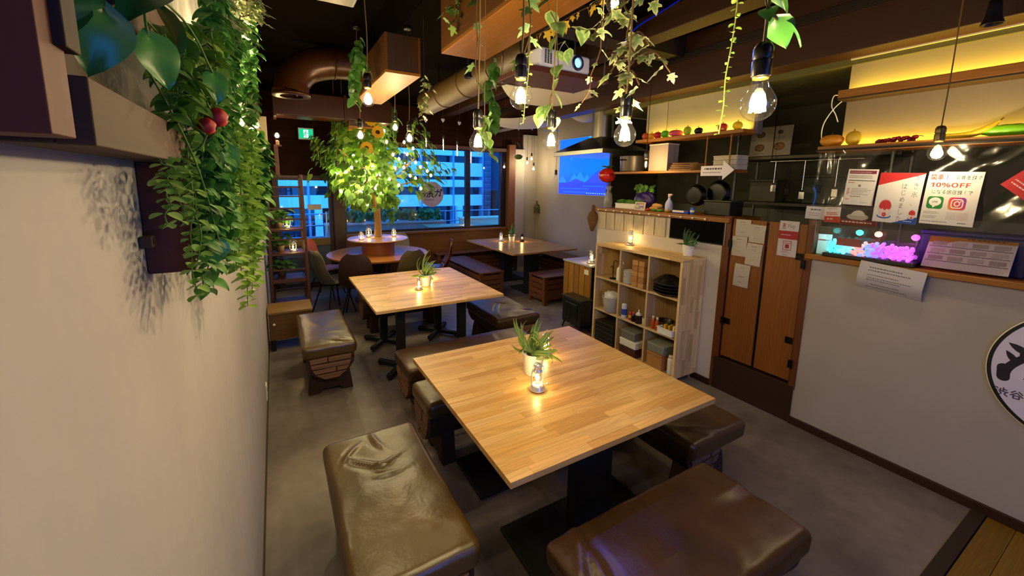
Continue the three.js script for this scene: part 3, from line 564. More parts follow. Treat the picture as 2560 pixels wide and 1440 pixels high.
// ------------------------------------------------------------------ ladder shelf, box, cabinet, stove
{
  const t = thing('ladder_shelf', 'brown wooden ladder shelf by the left wall with plants and lanterns on it', 'shelf', [0.105, 0, -5.45]);
  const W = 0.42, m = M('#56321a', 0.5, { map: TX.wood });
  for (const s of [-1, 1]) {
    mesh('rail', box(0.034, 1.82, 0.05, 0, 0, 0, 0.004), m, t, [s * 0.192, 0.908, 0.15], [0.02, 0, s * 0.014]);
    mesh('rail', box(0.03, 1.8, 0.04, 0, 0, 0, 0.004), m, t, [s * 0.18, 0.9, -0.2]);
  }
  for (const y of [0.24, 0.545, 0.87, 1.16, 1.79]) mesh('shelf_board', box(0.36, y === 0.545 ? 0.05 : 0.024, 0.34, 0, y, -0.02, 0.004), m, t);
  for (const y of [0.36, 0.68, 0.76, 0.98, 1.05, 1.29, 1.42, 1.55, 1.67]) mesh('rung', box(0.36, 0.018, 0.024, 0, y, y % 0.2 < 0.1 ? 0.14 : -0.19, 0.003), m, t);
  const b = thing('wooden_chest', 'low plain wooden chest against the left wall in front of the ladder shelf', 'chest', [0.07, 0, -4.66]);
  mesh('body', box(0.4, 0.27, 0.36, 0, 0.255, 0, 0.006), M('#6b4c1e', 0.6, { map: TX.wood }), b);
  mesh('lid', box(0.42, 0.026, 0.38, 0, 0.404, 0, 0.005), M('#8a6a30', 0.5, { map: TX.wood }), b);
  for (const sx of [-1, 1]) for (const sz of [-1, 1]) mesh('leg', box(0.04, 0.119, 0.04, sx * 0.17, 0.06, sz * 0.15, 0.003), MT.black, b);
  mesh('knob', lathe([[0, 0], [0.012, 0], [0.014, 0.012], [0, 0.016]], 14).rotateX(Math.PI / 2), MT.white, b, [-0.155, 0.29, 0.18]);
  const c = thing('side_cabinet', 'yellowish wooden cabinet with a pale top, left of the cube shelf', 'cabinet', [3.42, 0, -3.72]);
  for (let k = 0; k < 5; k++) mesh('plank', box(0.02, 0.72, 0.092, -0.19, 0.4, -0.2 + 0.1 * k, 0.003), M(k % 2 ? '#b4862e' : '#a87c2a', 0.5, { map: TX.wood }), c);
  mesh('carcass', box(0.36, 0.74, 0.49, 0.002, 0.395, 0, 0.004), MT.black, c);
  mesh('top_board', box(0.42, 0.022, 0.52, 0, 0.779, 0, 0.004), M('#b9b4bc', 0.3), c);  // bluish light on the top put into its pale colour
  mesh('note', box(0.002, 0.06, 0.075, -0.2015, 0.7, 0.18), MT.paper, c);
  for (const sz of [-1, 1]) mesh('foot', box(0.3, 0.024, 0.05, 0, 0.012, sz * 0.19, 0.003), MT.black, c);
  const s = thing('black_stove', 'squat black iron stove box standing before the yellowish cabinet', 'stove', [3.105, 0, -3.56]);
  mesh('body', box(0.16, 0.31, 0.34, 0, 0.235, 0, 0.012), M('#0c0d0c', 0.4), s);
  mesh('top_plate', box(0.18, 0.018, 0.37, 0, 0.4, 0, 0.006), M('#1d2118', 0.3), s);
  mesh('door', box(0.012, 0.2, 0.22, -0.084, 0.24, 0, 0.006), M('#131512', 0.4), s);
  for (let k = 0; k < 6; k++) mesh('rib', box(0.008, 0.17, 0.01, -0.092, 0.24, -0.08 + k * 0.032, 0.002), M('#1b1d19', 0.35), s);
  for (const sx of [-1, 1]) for (const sz of [-1, 1]) mesh('leg', rod([sx * 0.06, 0.085, sz * 0.14], [sx * 0.072, 0, sz * 0.165], 0.012, 8, 0.008), MT.iron, s);
}

// ------------------------------------------------------------------ round tree table and its chairs
{
  const t = thing('round_table', 'large round wooden table with a raised round tier and a tree in its middle', 'table', [1.305, 0, -5.95]);
  mesh('tabletop', lathe([[0.2, 0.662], [0.69, 0.662], [0.72, 0.672], [0.722, 0.695], [0.715, 0.7], [0.2, 0.7]], 72), M('#b97a3c', 0.3, { map: TX.wood }), t);
  mesh('drum', lathe([[0.235, 0.7], [0.235, 0.9], [0.2, 0.9], [0.2, 0.7]], 56), M('#a4591f', 0.5, { map: TX.wood }), t);
  mesh('upper_tier', lathe([[0.06, 0.9], [0.42, 0.9], [0.432, 0.906], [0.43, 0.92], [0.06, 0.92]], 64), M('#b68a6c', 0.22), t);
  mesh('pedestal', lathe([[0.1, 0.02], [0.1, 0.5], [0.2, 0.62], [0.2, 0.7]], 32), MT.black, t);
  mesh('base', lathe([[0, 0], [0.36, 0], [0.36, 0.015], [0.1, 0.03], [0, 0.03]], 40), MT.black, t);
  mesh('footrest_ring', moved(new THREE.TorusGeometry(0.3, 0.012, 8, 40), 0, 0.25, 0, Math.PI / 2), MT.chrome, t);
}
function shellChair(label, x, z, face, color, rough = 0.5) {
  const t = thing('shell_chair', label, 'chair', [x, 0, z], face, 'shell chairs round the tree table');
  // seen along +z: the sitter looks towards -z ... the back is at +z
  const prof = (v) => {                                    // v 0 front edge .. 1 top of the back
    if (v < 0.45) { const s = v / 0.45; return [0.44 - 0.012 * Math.sin(s * Math.PI) - 0.02 * s, -0.21 + 0.36 * s]; }
    const s = (v - 0.45) / 0.55; return [0.42 + 0.02 * s * s + 0.43 * Math.pow(s, 1.15), 0.15 + 0.085 * Math.sin(Math.min(1, s * 1.5) * Math.PI / 2) + 0.045 * s];
  };
  const g = sheet((u, v) => {
    const a = (u - 0.5) * 2, [y, zz] = prof(v);
    let hw = v < 0.45 ? 0.2 + 0.025 * Math.sin(v / 0.45 * Math.PI) : 0.215 - 0.06 * Math.pow((v - 0.45) / 0.55, 2.5);
    if (v > 0.88) hw *= Math.sqrt(Math.max(0.05, 1 - Math.pow((v - 0.88) / 0.125, 2) * 0.75));
    if (v < 0.1) hw *= 0.9 + v;
    const cup = a * a * (v < 0.45 ? 0.03 : 0.03 + 0.045 * (1 - (v - 0.45) / 0.55));
    return [a * hw, y + (v < 0.5 ? cup : cup * 0.3), zz - (v > 0.4 ? cup : 0)];
  }, 18, 30, 0.011);
  mesh('seat_shell', g, M(color, rough), t);
  for (const sx of [-1, 1]) for (const sz of [-1, 1]) { const L = mesh('leg', rod([sx * 0.11, 0.415, sz * 0.1 + 0.0], [sx * 0.2, 0, sz * 0.2 + 0.01], 0.011, 10, 0.008), MT.iron, t); }
  mesh('underframe', merge([box(0.24, 0.016, 0.02, 0, 0.412, 0.1), box(0.24, 0.016, 0.02, 0, 0.412, -0.1), box(0.02, 0.016, 0.2, 0.11, 0.412, 0), box(0.02, 0.016, 0.2, -0.11, 0.412, 0)]), MT.iron, t);
  return t;
}
shellChair('olive grey shell chair at the left of the round table, seen side-on', 0.62, -5.55, -1.15, '#5c5746', 0.35);
shellChair('orange leather shell chair behind the olive chair at the round table', 0.62, -6.38, -2.1, '#b5562c', 0.5);
shellChair('dark maroon shell chair with its back to the middle table', 0.88, -5.2, -0.3, '#2b0f0c', 0.6);
shellChair('olive green shell chair at the front right of the round table', 1.47, -5.18, 0.22, '#4a4020', 0.6);
shellChair('brown shell chair at the right of the round table with a bright glint', 2.1, -5.72, 1.25, '#5a2a14', 0.25);
shellChair('pale grey shell chair on the window side of the round table', 1.72, -6.62, 2.6, '#8a8072', 0.4);
// ------------------------------------------------------------------ lamps
const bulbProf = [[0.0001, -0.03], [0.012, -0.0275], [0.022, -0.0205], [0.0283, -0.009], [0.03, 0.001], [0.0282, 0.012], [0.0215, 0.024], [0.0155, 0.034], [0.0132, 0.047]];
const G = {
  bulb: lathe(bulbProf, 28),
  stickBundle: null,
  base: lathe([[0.0001, 0.046], [0.0128, 0.046], [0.0136, 0.05], [0.0126, 0.052], [0.0136, 0.055], [0.0126, 0.058], [0.0136, 0.062], [0.0001, 0.062]], 18),
  socket: lathe([[0.0135, 0.05], [0.0165, 0.052], [0.0165, 0.078], [0.0145, 0.079], [0.0145, 0.082], [0.0165, 0.083], [0.0165, 0.1], [0.012, 0.109], [0.004, 0.112], [0.0001, 0.112]], 22),
  stem: lathe([[0.0001, 0.044], [0.006, 0.044], [0.004, 0.026], [0.0025, 0.02], [0.0001, 0.018]], 10),
};
const stick = (k, n) => { const a = (k / n) * Math.PI * 2 + 0.4; return rod([Math.cos(a) * 0.0045, 0.022, Math.sin(a) * 0.0045], [Math.cos(a) * 0.0125, -0.013, Math.sin(a) * 0.0125], 0.0031, 8); };
G.sticks = [0, 1, 2, 3].map((k) => stick(k, 4));
G.core = lathe([[0.0001, -0.023], [0.012, -0.019], [0.0185, -0.006], [0.017, 0.006], [0.01, 0.02], [0.0001, 0.026]], 16);
function addLight(parent, y, k, color = WARM, radius = 0.6) {
  const l = new THREE.PointLight(color, k, 0, 2); l.position.set(0, y, 0); l.castShadow = true; l.shadow.radius = radius; parent.add(l); return l;
}
function pendant(label, pos, s, top, o = {}) {
  const t = thing(o.standing ? 'bulb_lamp' : 'pendant_bulb', label, 'lamp', pos, o.turn ?? 0.3, o.group);
  const sc = (g) => g.clone().scale(s, s, s);
  const gl = mesh('glass_bulb', sc(G.bulb), MT.glass, t);
  mesh('screw_base', sc(G.base), MT.brass, gl);
  if (o.lit !== false) {
    if (o.far) mesh('filament', sc(G.core), MT.filament, gl);
    else { for (const g of G.sticks) mesh('filament', sc(g), MT.filament, gl); mesh('filament_stem', sc(G.stem), MT.glass, gl); }
    if (o.light !== 0) addLight(t, 0, BULB * (o.light ?? 1), WARM, 0.8 * s);
  } else mesh('filament_stem', sc(G.stem), MT.whiteGloss, gl);
  if (o.standing) { mesh('socket', sc(G.socket), MT.brass, t, [0, 0, 0]); t.rotation.z = 0; return t; }
  mesh('socket', sc(G.socket), o.brass ? M('#6b5a3a', 0.35, { metalness: 0.8 }) : M('#0d0d10', 0.28), t);
  const h = top - pos[1];
  mesh('cord', tube([[0, 0.108 * s, 0], [0.004 * s, h * 0.35, 0.002], [-0.004 * s, h * 0.7, -0.002], [0, h, 0]], 0.0028, 16), o.rope === false ? MT.black : MT.rope, t);
  if (o.rose !== false) mesh('ceiling_rose', lathe([[0.0001, 0], [0.03, 0], [0.035, 0.012], [0.035, 0.02], [0.0001, 0.02]], 18), MT.black, t, [0, h - 0.02, 0]);
  return t;
}
pendant('pendant bulb hanging left of the projector, twined by dark ivy', [0.593, 1.975, -0.939], 1, 2.55);
pendant('pendant bulb on a twisted rope cord, hanging before the right window', [0.618, 1.883, -1.245], 1, CE, { light: 1 });
pendant('pendant bulb under a variegated vine, just left of the blue projection', [0.876, 1.896, -1.178], 1, CE);
pendant('pendant bulb beneath the cream-edged ivy, in front of the steel hood', [0.861, 1.883, -0.819], 1, CE, { turn: 0.9 });
pendant('largest clear pendant bulb, nearest the viewer, in front of the kitchen opening', [0.803, 1.9, -0.44], 1, CE, { turn: 0.5 });
pendant('glaring pendant bulb at the lower end of the square box beam', [0.468, 2.18, -2.26], 1.2, CE, { far: true });
pendant('pendant bulb among the wall greenery beside the left wall', [-0.102, 2.014, -1.28], 0.75, 2.6, { far: true, light: 0.45, rose: false, brass: true });
pendant('left one of two small twin bulbs hanging against the left wall', [-0.1, 2.05, -2.94], 0.85, 2.8, { far: true, light: 0.4, rose: false, brass: true });
pendant('right one of two small twin bulbs hanging against the left wall', [-0.075, 2.11, -3.18], 0.8, 2.8, { far: true, light: 0.4, rose: false, brass: true });
pendant('pendant bulb left of the tree top, under the small box beam', [0.7, 2.15, -3.75], 1.3, CE, { far: true, light: 1 });
pendant('pendant bulb right of the tree top, beside a strand of ivy', [1.08, 2.13, -3.54], 1.3, CE, { far: true, light: 1 });
pendant('pendant bulb nearly hidden in leaves above the tree, between two others', [1.07, 2.27, -3.97], 1.2, CE, { far: true, light: 0.6 });
pendant('pendant bulb with a dark brass holder before the clear vinyl curtain', [3.03, 1.93, -0.734], 1.25, CE, { far: true, brass: true, light: 0.6 });
pendant('glowing bulb cut by the top edge above the ivy', [1.056, 2.36, -1.084], 1, CE, { light: 0.5 });
pendant('unlit clear bulb on a thin cord in front of the blue projection', [3.6, 1.82, -4.7], 1.15, CE, { lit: false, rope: false });
pendant('small lower bulb of the cluster in the far corner', [4.5, 2.03, -6.6], 1.1, CE, { far: true, light: 0.35, rope: false });
pendant('small upper bulb of the cluster in the far corner', [4.45, 2.22, -6.6], 1.0, CE, { far: true, light: 0.3, rope: false });
pendant('small leftmost bulb of the cluster in the far corner', [4.36, 2.14, -6.62], 1.0, CE, { far: true, light: 0.3, rope: false });
pendant('tiny bulb hanging at the right jamb of the window', [3.86, 2.05, -6.65], 0.9, CE, { far: true, light: 0.15, rope: false });
for (const [x, y, z, l] of [[0.71, 1.86, -5.4, 'outermost left pendant bulb in the row in front of the tree crown'], [0.80, 1.86, -5.38, 'second pendant bulb from the left in the row in front of the tree crown'], [1.0, 1.77, -5.3, 'lowest pendant bulb in the row in front of the tree crown'], [1.04, 1.86, -5.42, 'fourth pendant bulb in the row in front of the tree crown'], [1.14, 1.92, -5.36, 'right, highest pendant bulb in the row in front of the tree crown']])
  pendant(l, [x, y, z], 1.25, CE, { far: true, light: 0.55, group: 'pendant bulbs in front of the tree crown' });
// tubular bulbs in front of the window
for (const [x, y, z, l] of [[2.09, 2.37, -6.0, 'leftmost slim tube bulb in front of the window, close to the tree'], [2.37, 2.33, -6.0, 'second slim tube bulb in front of the window'], [2.607, 2.255, -6.0, 'third slim tube bulb in front of the window'], [2.85, 2.15, -6.0, 'lowest slim tube bulb, beside the window mullion']]) {
  const t = thing('tube_bulb', l, 'lamp', [x, y, z], 0, 'slim tube bulbs in front of the window');
  mesh('glass_tube', lathe([[0.0001, -0.1], [0.012, -0.094], [0.016, -0.08], [0.016, 0.09], [0.012, 0.1]], 18), MT.glass, t);
  const fil = glow(new THREE.Color().setRGB(1, 0.6, 0.3), 9);
  for (const s of [-1, 1]) mesh('filament', tube([...Array(13)].map((_, k) => [0.006 * Math.cos(k * 1.9 + s), -0.085 + k * 0.0142, 0.006 * Math.sin(k * 1.9 + s)]), 0.0018, 48, 5), fil, t);
  mesh('socket', lathe([[0.0001, 0.1], [0.016, 0.1], [0.017, 0.15], [0.006, 0.165], [0.0001, 0.166]], 16), MT.black, t);
  mesh('cord', rod([0, 0.16, 0], [0, CE - y, 0], 0.0025), MT.black, t);
  addLight(t, 0, 0.12, WARM2, 0.8);
}
// bulb standing on the pole of the ladder shelf
{
  const t = thing('bulb_lamp', 'pinkish bulb standing on top of the wooden pole at the ladder shelf', 'lamp', [0.07, 1.802, -5.38]);
  mesh('pole', box(0.042, 0.34, 0.042, -0.02, 0.17, 0, 0.004), MT.benchWood, t);
  mesh('bracket', box(0.08, 0.016, 0.03, 0, 0.345, 0, 0.002), MT.benchWood, t);
  mesh('socket', lathe([[0.0001, 0.353], [0.02, 0.353], [0.018, 0.4], [0.0001, 0.405]], 16), M('#c9a070', 0.5), t);
  const gl = mesh('glass_bulb', G.bulb.clone().scale(1.25, -1.25, 1.25).translate(0, 0.46, 0), MT.glass, t);
  mesh('filament', G.core.clone().scale(1.2, 1.2, 1.2).translate(0, 0.46, 0), MT.filament, gl);
  addLight(t, 0.46, BULB * 0.4, WARM2);
}
// kitchen tube pendant
{
  const t = thing('pendant_bulb', 'slim kitchen pendant bulb with a metal holder over the plank shelf', 'lamp', [3.12, 1.945, -2.68]);
  mesh('glass_bulb', lathe([[0.0001, -0.045], [0.012, -0.04], [0.016, -0.02], [0.014, 0.03], [0.011, 0.045]], 18), MT.glass, t);
  mesh('filament', lathe([[0.0001, -0.032], [0.006, -0.026], [0.007, 0.02], [0.0001, 0.026]], 12), glow(new THREE.Color().setRGB(1, 0.6, 0.32), 14), t);
  mesh('socket', lathe([[0.0001, 0.045], [0.018, 0.045], [0.02, 0.06], [0.016, 0.07], [0.022, 0.08], [0.02, 0.11], [0.008, 0.125], [0.0001, 0.126]], 18), M('#6e6a60', 0.3, { metalness: 0.9 }), t);
  mesh('cord', rod([0, 0.12, 0], [0, CE - 1.945, 0], 0.003), MT.black, t);
  addLight(t, 0, 0.4, WARM2);
}
// black spot lamps
function spot(label, pos, lit, top, s = 1, tilt = 0) {
  const t = thing('spot_lamp', label, 'lamp', pos, 0);
  const body = lathe([[0.0001, 0.09], [0.018, 0.088], [0.022, 0.06], [0.026, 0.02], [0.036, -0.01], [0.033, -0.01], [0.024, 0.018], [0.0001, 0.02]].map(([a, b]) => [a * s, b * s]), 22);
  mesh('shade', body.clone().rotateZ(tilt), M('#15121a', 0.35), t);
  mesh('stem', rod([0, 0.085 * s, 0], [0, top - pos[1], 0], 0.008 * s), MT.black, t);
  mesh('bulb', lathe([[0.0001, 0.0], [0.018 * s, 0.004], [0.02 * s, 0.012], [0.0001, 0.02]].map(([a, b]) => [a, b]), 16).rotateZ(tilt), lit ? glow(new THREE.Color().setRGB(1, 0.85, 0.62), 14) : M('#2c2a34', 0.2), t);
  if (lit) { const l = new THREE.SpotLight(WARM, 1.2, 0, 0.9, 0.6, 2); l.position.set(0, -0.012, 0); l.target.position.set(0, -1, 0); l.castShadow = true; t.add(l, l.target); }
}
spot('small glaring white spot lamp on the beige duct', [1.27, 2.5, -2.72], true, CE, 0.9);
spot('black unlit spot lamp hanging at the upper right, before the lit wall panel', [3.0, 2.525, -0.62], false, CE, 1.1);
// hurricane lanterns
function lantern(label, x, y, z, s, o = {}) {
  const t = thing('hurricane_lantern', label, 'lantern', [x, y, z], o.turn ?? 0.4, 'small hurricane lanterns');
  const m = o.dark ? M('#2a261c', 0.35, { metalness: 0.7 }) : MT.chrome;
  const sc = (p) => p.map(([a, b]) => [a * s, b * s]);
  mesh('base', lathe(sc([[0.0001, 0.001], [0.036, 0.001], [0.041, 0.005], [0.041, 0.012], [0.037, 0.016], [0.034, 0.028], [0.026, 0.034], [0.022, 0.038], [0.0001, 0.038]]), 28), m, t);
  mesh('globe', lathe(sc([[0.02, 0.039], [0.028, 0.05], [0.031, 0.066], [0.028, 0.084], [0.02, 0.098]]), 24), MT.glass, t);
  mesh('cap', lathe(sc([[0.02, 0.098], [0.024, 0.101], [0.024, 0.108], [0.018, 0.113], [0.018, 0.128], [0.023, 0.131], [0.019, 0.142], [0.008, 0.147], [0.0001, 0.147]]), 24), m, t);
  for (const q of [-1, 1]) mesh('side_tube', tube([[q * 0.03 * s, 0.03 * s, 0], [q * 0.041 * s, 0.045 * s, 0], [q * 0.043 * s, 0.08 * s, 0], [q * 0.038 * s, 0.115 * s, 0], [q * 0.018 * s, 0.126 * s, 0]], 0.0032 * s, 16, 8), m, t);
  mesh('handle', tube([[-0.04 * s, 0.105 * s, 0], [-0.035 * s, 0.15 * s, 0.006 * s], [0, 0.178 * s, 0.012 * s], [0.035 * s, 0.15 * s, 0.006 * s], [0.04 * s, 0.105 * s, 0]], 0.0012 * s, 20, 5), m, t);
  mesh('wick_knob', merge([rod([0.02 * s, 0.034 * s, 0.018 * s], [0.042 * s, 0.034 * s, 0.03 * s], 0.0016 * s), moved(lathe(sc([[0.0001, 0], [0.006, 0], [0.006, 0.004], [0.0001, 0.004]]), 12), 0.042 * s, 0.034 * s, 0.03 * s, 0.9, 0, -0.9)]), m, t);
  mesh('burner', lathe(sc([[0.0001, 0.038], [0.012, 0.038], [0.009, 0.05], [0.0001, 0.052]]), 14), m, t);
  if (o.lit !== false) {
    mesh('flame', lathe(sc([[0.0001, 0.052], [0.0105, 0.06], [0.0125, 0.069], [0.0085, 0.081], [0.0001, 0.092]]), 14), MT.flame, t);
    addLight(t, 0.07 * s, o.k ?? 0.09, WARM2, 0.5);
  }
}
lantern('silver lantern at the front, beside the near spider plant on the nearest table', 1.118, 0.7002, -1.554, 1, { k: 0.06, turn: 0.2 });
lantern('silver lantern behind the spider plant on the nearest table', 1.399, 0.7002, -1.875, 0.95, { k: 0.07 });
lantern('silver lantern in front of the plant pot on the middle table', 1.186, 0.7, -3.683, 0.88, { turn: 1 });
lantern('yellow-glowing lantern behind the plant pot on the middle table', 1.435, 0.7, -4.055, 0.8, { k: 0.12 });
lantern('bright silver lantern left of the plant on the far table', 3.549, 0.7, -6.196, 1.05);
lantern('dark bronze lantern right of the plant on the far table', 3.876, 0.7, -5.993, 0.95, { dark: true });
lantern('silver lantern on top of the pine cube shelf', 3.19, 1.1282, -2.871, 1.05, { k: 0.05, turn: 1.2 });
lantern('silver lantern on the pale-topped side cabinet', 3.34, 0.7902, -3.6, 1.1, { k: 0.06 });
lantern('leftmost lantern on the upper tier of the round tree table', 1.042, 0.92, -5.82, 0.8, { k: 0.1 });
lantern('taller lantern left of the tree trunk on the upper tier', 1.2, 0.92, -6.08, 1.0, { k: 0.12 });
lantern('lantern right of the tree trunk on the upper tier', 1.55, 0.92, -5.98, 0.85, { k: 0.12 });
lantern('lantern on the upper middle shelf of the ladder shelf', 0.11, 1.1722, -5.42, 0.95, { k: 0.08 });
lantern('bright lantern on the lower middle shelf of the ladder shelf', 0.16, 0.8822, -5.4, 0.9, { k: 0.1 });
// ------------------------------------------------------------------ leaves and plants
function leafGrid(nv, nu, fn, colorFn) {          // fn(v, a) -> [x, y(length), z]; a in -1..1
  const pos = [], col = [], idx = [], uv = [];
  for (let j = 0; j <= nv; j++) for (let i = 0; i <= nu; i++) { const v = j / nv, a = (i / nu - 0.5) * 2; pos.push(...fn(v, a)); uv.push(i / nu, v); if (colorFn) col.push(...colorFn(v, a)); }
  const W = nu + 1;
  for (let j = 0; j < nv; j++) for (let i = 0; i < nu; i++) { const a = j * W + i; idx.push(a, a + 1, a + W + 1, a, a + W + 1, a + W); }
  const g = new THREE.BufferGeometry();
  g.setAttribute('position', new THREE.Float32BufferAttribute(pos, 3)); g.setAttribute('uv', new THREE.Float32BufferAttribute(uv, 2));
  if (colorFn) g.setAttribute('color', new THREE.Float32BufferAttribute(col, 3));
  g.setIndex(idx); g.computeVertexNormals(); return g;
}
const heartLeaf = (seed, colorFn) => { const r = rng(seed), dr = 0.16 + 0.2 * r(), fo = 0.12 + 0.16 * r(), tw = 0.16 * (r() - 0.5); return leafGrid(8, 6, (v, a) => { const w = 0.44 * Math.pow(Math.sin(Math.PI * Math.pow(v, 0.62)), 0.8) * (1 - 0.1 * v); const back = v < 0.2 ? -0.16 * a * a * (1 - v / 0.2) : 0; return [a * w + tw * v * v, v + back, fo * Math.abs(a) * w * 1.4 - dr * v * v + 0.03 * Math.sin(a * 3 + v * 5)]; }, colorFn); };
const ovalLeaf = (seed) => { const r = rng(seed), cup = 0.25 + 0.2 * r(), dr = 0.15 * r(); return leafGrid(5, 4, (v, a) => { const w = 0.5 * Math.pow(Math.max(0, Math.sin(Math.PI * (0.04 + 0.92 * v))), 0.55); return [a * w, v, cup * a * a * w - dr * v * v]; }); };
function ivyLeaf(seed, edge) {
  const r = rng(seed), n = 20, pos = [0, 0.32, 0], col = [], idx = [], uv = [0.5, 0.5];
  const lobes = [[90, 0.72], [30, 0.56], [150, 0.56], [-35, 0.4], [215, 0.4]], g = [0.09, 0.2, 0.05];
  col.push(...g);
  for (const ring of [0.55, 1]) for (let i = 0; i < n; i++) {
    const d = (i / n) * 360 - 90; let rad = 0.24;
    for (const [la, lr] of lobes) { let q = Math.abs(((d - la + 540) % 360) - 180); rad = Math.max(rad, lr * Math.pow(Math.max(0, 1 - q / 40), 0.7)); }
    if (Math.abs(((d + 90 + 540) % 360) - 180) < 12) rad = 0.2;
    const a = d * Math.PI / 180, R = rad * ring;
    pos.push(Math.cos(a) * R, 0.32 + Math.sin(a) * R, -0.22 * R * R + 0.05 * (r() - 0.5) + (ring === 1 ? 0.03 * Math.sin(i * 2) : 0)); uv.push(0.5 + Math.cos(a) * R, 0.5 + Math.sin(a) * R);
    const k = ring === 1 ? edge : edge * 0.25;
    col.push(g[0] + (0.62 - g[0]) * k, g[1] + (0.58 - g[1]) * k, g[2] + (0.3 - g[2]) * k);
  }
  for (let i = 0; i < n; i++) { const a = 1 + i, b = 1 + (i + 1) % n; idx.push(0, a, b, a, a + n, b + n, a, b + n, b); }
  const q = new THREE.BufferGeometry(); q.setAttribute('position', new THREE.Float32BufferAttribute(pos, 3)); q.setAttribute('uv', new THREE.Float32BufferAttribute(uv, 2)); q.setAttribute('color', new THREE.Float32BufferAttribute(col, 3)); q.setIndex(idx); q.computeVertexNormals(); return q;
}
const streak = (v, a) => { const s = Math.max(0, Math.sin(a * 7 + v * 4) * Math.sin(v * 9 + a * 2)) * (Math.abs(a) < 0.9 ? 1 : 0.5), e = Math.abs(a) > 0.9 ? 0.6 : 0; const k = Math.min(1, s * 0.7 + e); return [0.11 + 0.42 * k, 0.25 + 0.33 * k, 0.05 + 0.16 * k]; };
const LG = {
  heart: [1, 2, 3, 4].map((s) => heartLeaf(s)), pothos: [5, 6, 7, 8].map((s) => heartLeaf(s, streak)),
  oval: [1, 2, 3].map(ovalLeaf), ivy: [1, 2, 3, 4].map((s) => ivyLeaf(s, 1)), ivyDark: [5, 6, 7].map((s) => ivyLeaf(s, 0.12)),
};
const leafM = (c, o = {}) => M(c, 0.62, { side: THREE.DoubleSide, transmission: 0.22, thickness: 0, ...o });
const LM = {
  green: ['#4f8a2c', '#3f7524', '#62992f', '#35661f'].map((c) => leafM(c)),
  bright: ['#66901f', '#527f1a', '#7a9c2c', '#446f18'].map((c) => leafM(c)),
  button: ['#7fa63c', '#8fb44a', '#6d9834', '#98bc54'].map((c) => leafM(c)),
  gloss: ['#3f7d33', '#35702e', '#4c8a3a'].map((c) => M(c, 0.3, { side: THREE.DoubleSide })),
  vari: [leafM('#ffffff', { vertexColors: true }), leafM('#e6efcf', { vertexColors: true })],
  lime: ['#8fb53c', '#a3c24e', '#7aa52f'].map((c) => leafM(c, { transmission: 0.35 })),
};
const qA = new THREE.Quaternion(), mA = new THREE.Matrix4();
function orient(dir, nrm) {                         // leaf: length along +y, face along +z
  const y = dir.clone().normalize(), x = new THREE.Vector3().crossVectors(y, nrm).normalize(), z = new THREE.Vector3().crossVectors(x, y);
  return qA.clone().setFromRotationMatrix(mA.makeBasis(x, y, z));
}
function addLeaf(parent, geo, mat, p, q, s) { const m = mesh('leaf', geo, mat, parent, [p.x, p.y, p.z]); m.quaternion.copy(q); m.scale.setScalar(s); return m; }
function foliageStuff(parent, geo, mat, list) {     // what nobody would pick apart: one instanced part
  if (!list.length) return;
  const im = new THREE.InstancedMesh(geo, mat, list.length); im.name = 'foliage'; im.castShadow = im.receiveShadow = true; im.userData.kind = 'stuff';
  const one = V(1, 1, 1);
  list.forEach(([p, q, s], i) => im.setMatrixAt(i, new THREE.Matrix4().compose(p, q, one.clone().setScalar(s))));
  parent.add(im);
}
// a strand along pts (local), leaves in turn round it; returns leaf placements
function strandLeaves(pts, r, o) {
  const c = new THREE.CatmullRomCurve3(pts), L = c.getLength(), n = Math.max(2, Math.round(L / o.gap)), out = [];
  for (let k = o.skip ?? 0; k <= n; k++) {
    const u = Math.min(1, k / n), p = c.getPointAt(u), t = c.getTangentAt(u), pair = o.pair ? [0, Math.PI] : [0];
    for (const add of pair) {
      const a = (o.pair ? (k % 2 ? 0 : 1.57) + r() * 0.5 : k * 2.4 + r() * 0.8) + add;
      const outw = V(Math.cos(a), 0, Math.sin(a)); if (o.bias) outw.add(o.bias).normalize();
      const dir = outw.clone().multiplyScalar(Math.cos(o.droop)).add(V(0, -Math.sin(o.droop), 0)).addScaledVector(V(r() - 0.5, r() - 0.5, r() - 0.5), 0.4);
      const nrm = V(outw.x * 0.6, 0.8, outw.z * 0.6).addScaledVector(V(r() - 0.5, r() - 0.5, r() - 0.5), 0.7);
      const s = o.size * (0.7 + 0.6 * r()) * (o.taper ? 1 - o.taper * u : 1);
      out.push([p.clone().addScaledVector(outw, o.off ?? 0.002), orient(dir, nrm), s]);
    }
  }
  return out;
}
function wiggle(a, b, n, amp, r) { const o = []; for (let k = 0; k <= n; k++) { const u = k / n, e = Math.sin(Math.PI * u) * amp + (u > 0 ? amp * 0.4 : 0); o.push(V(a[0] + (b[0] - a[0]) * u + (r() - 0.5) * e, a[1] + (b[1] - a[1]) * u, a[2] + (b[2] - a[2]) * u + (r() - 0.5) * e)); } return o; }
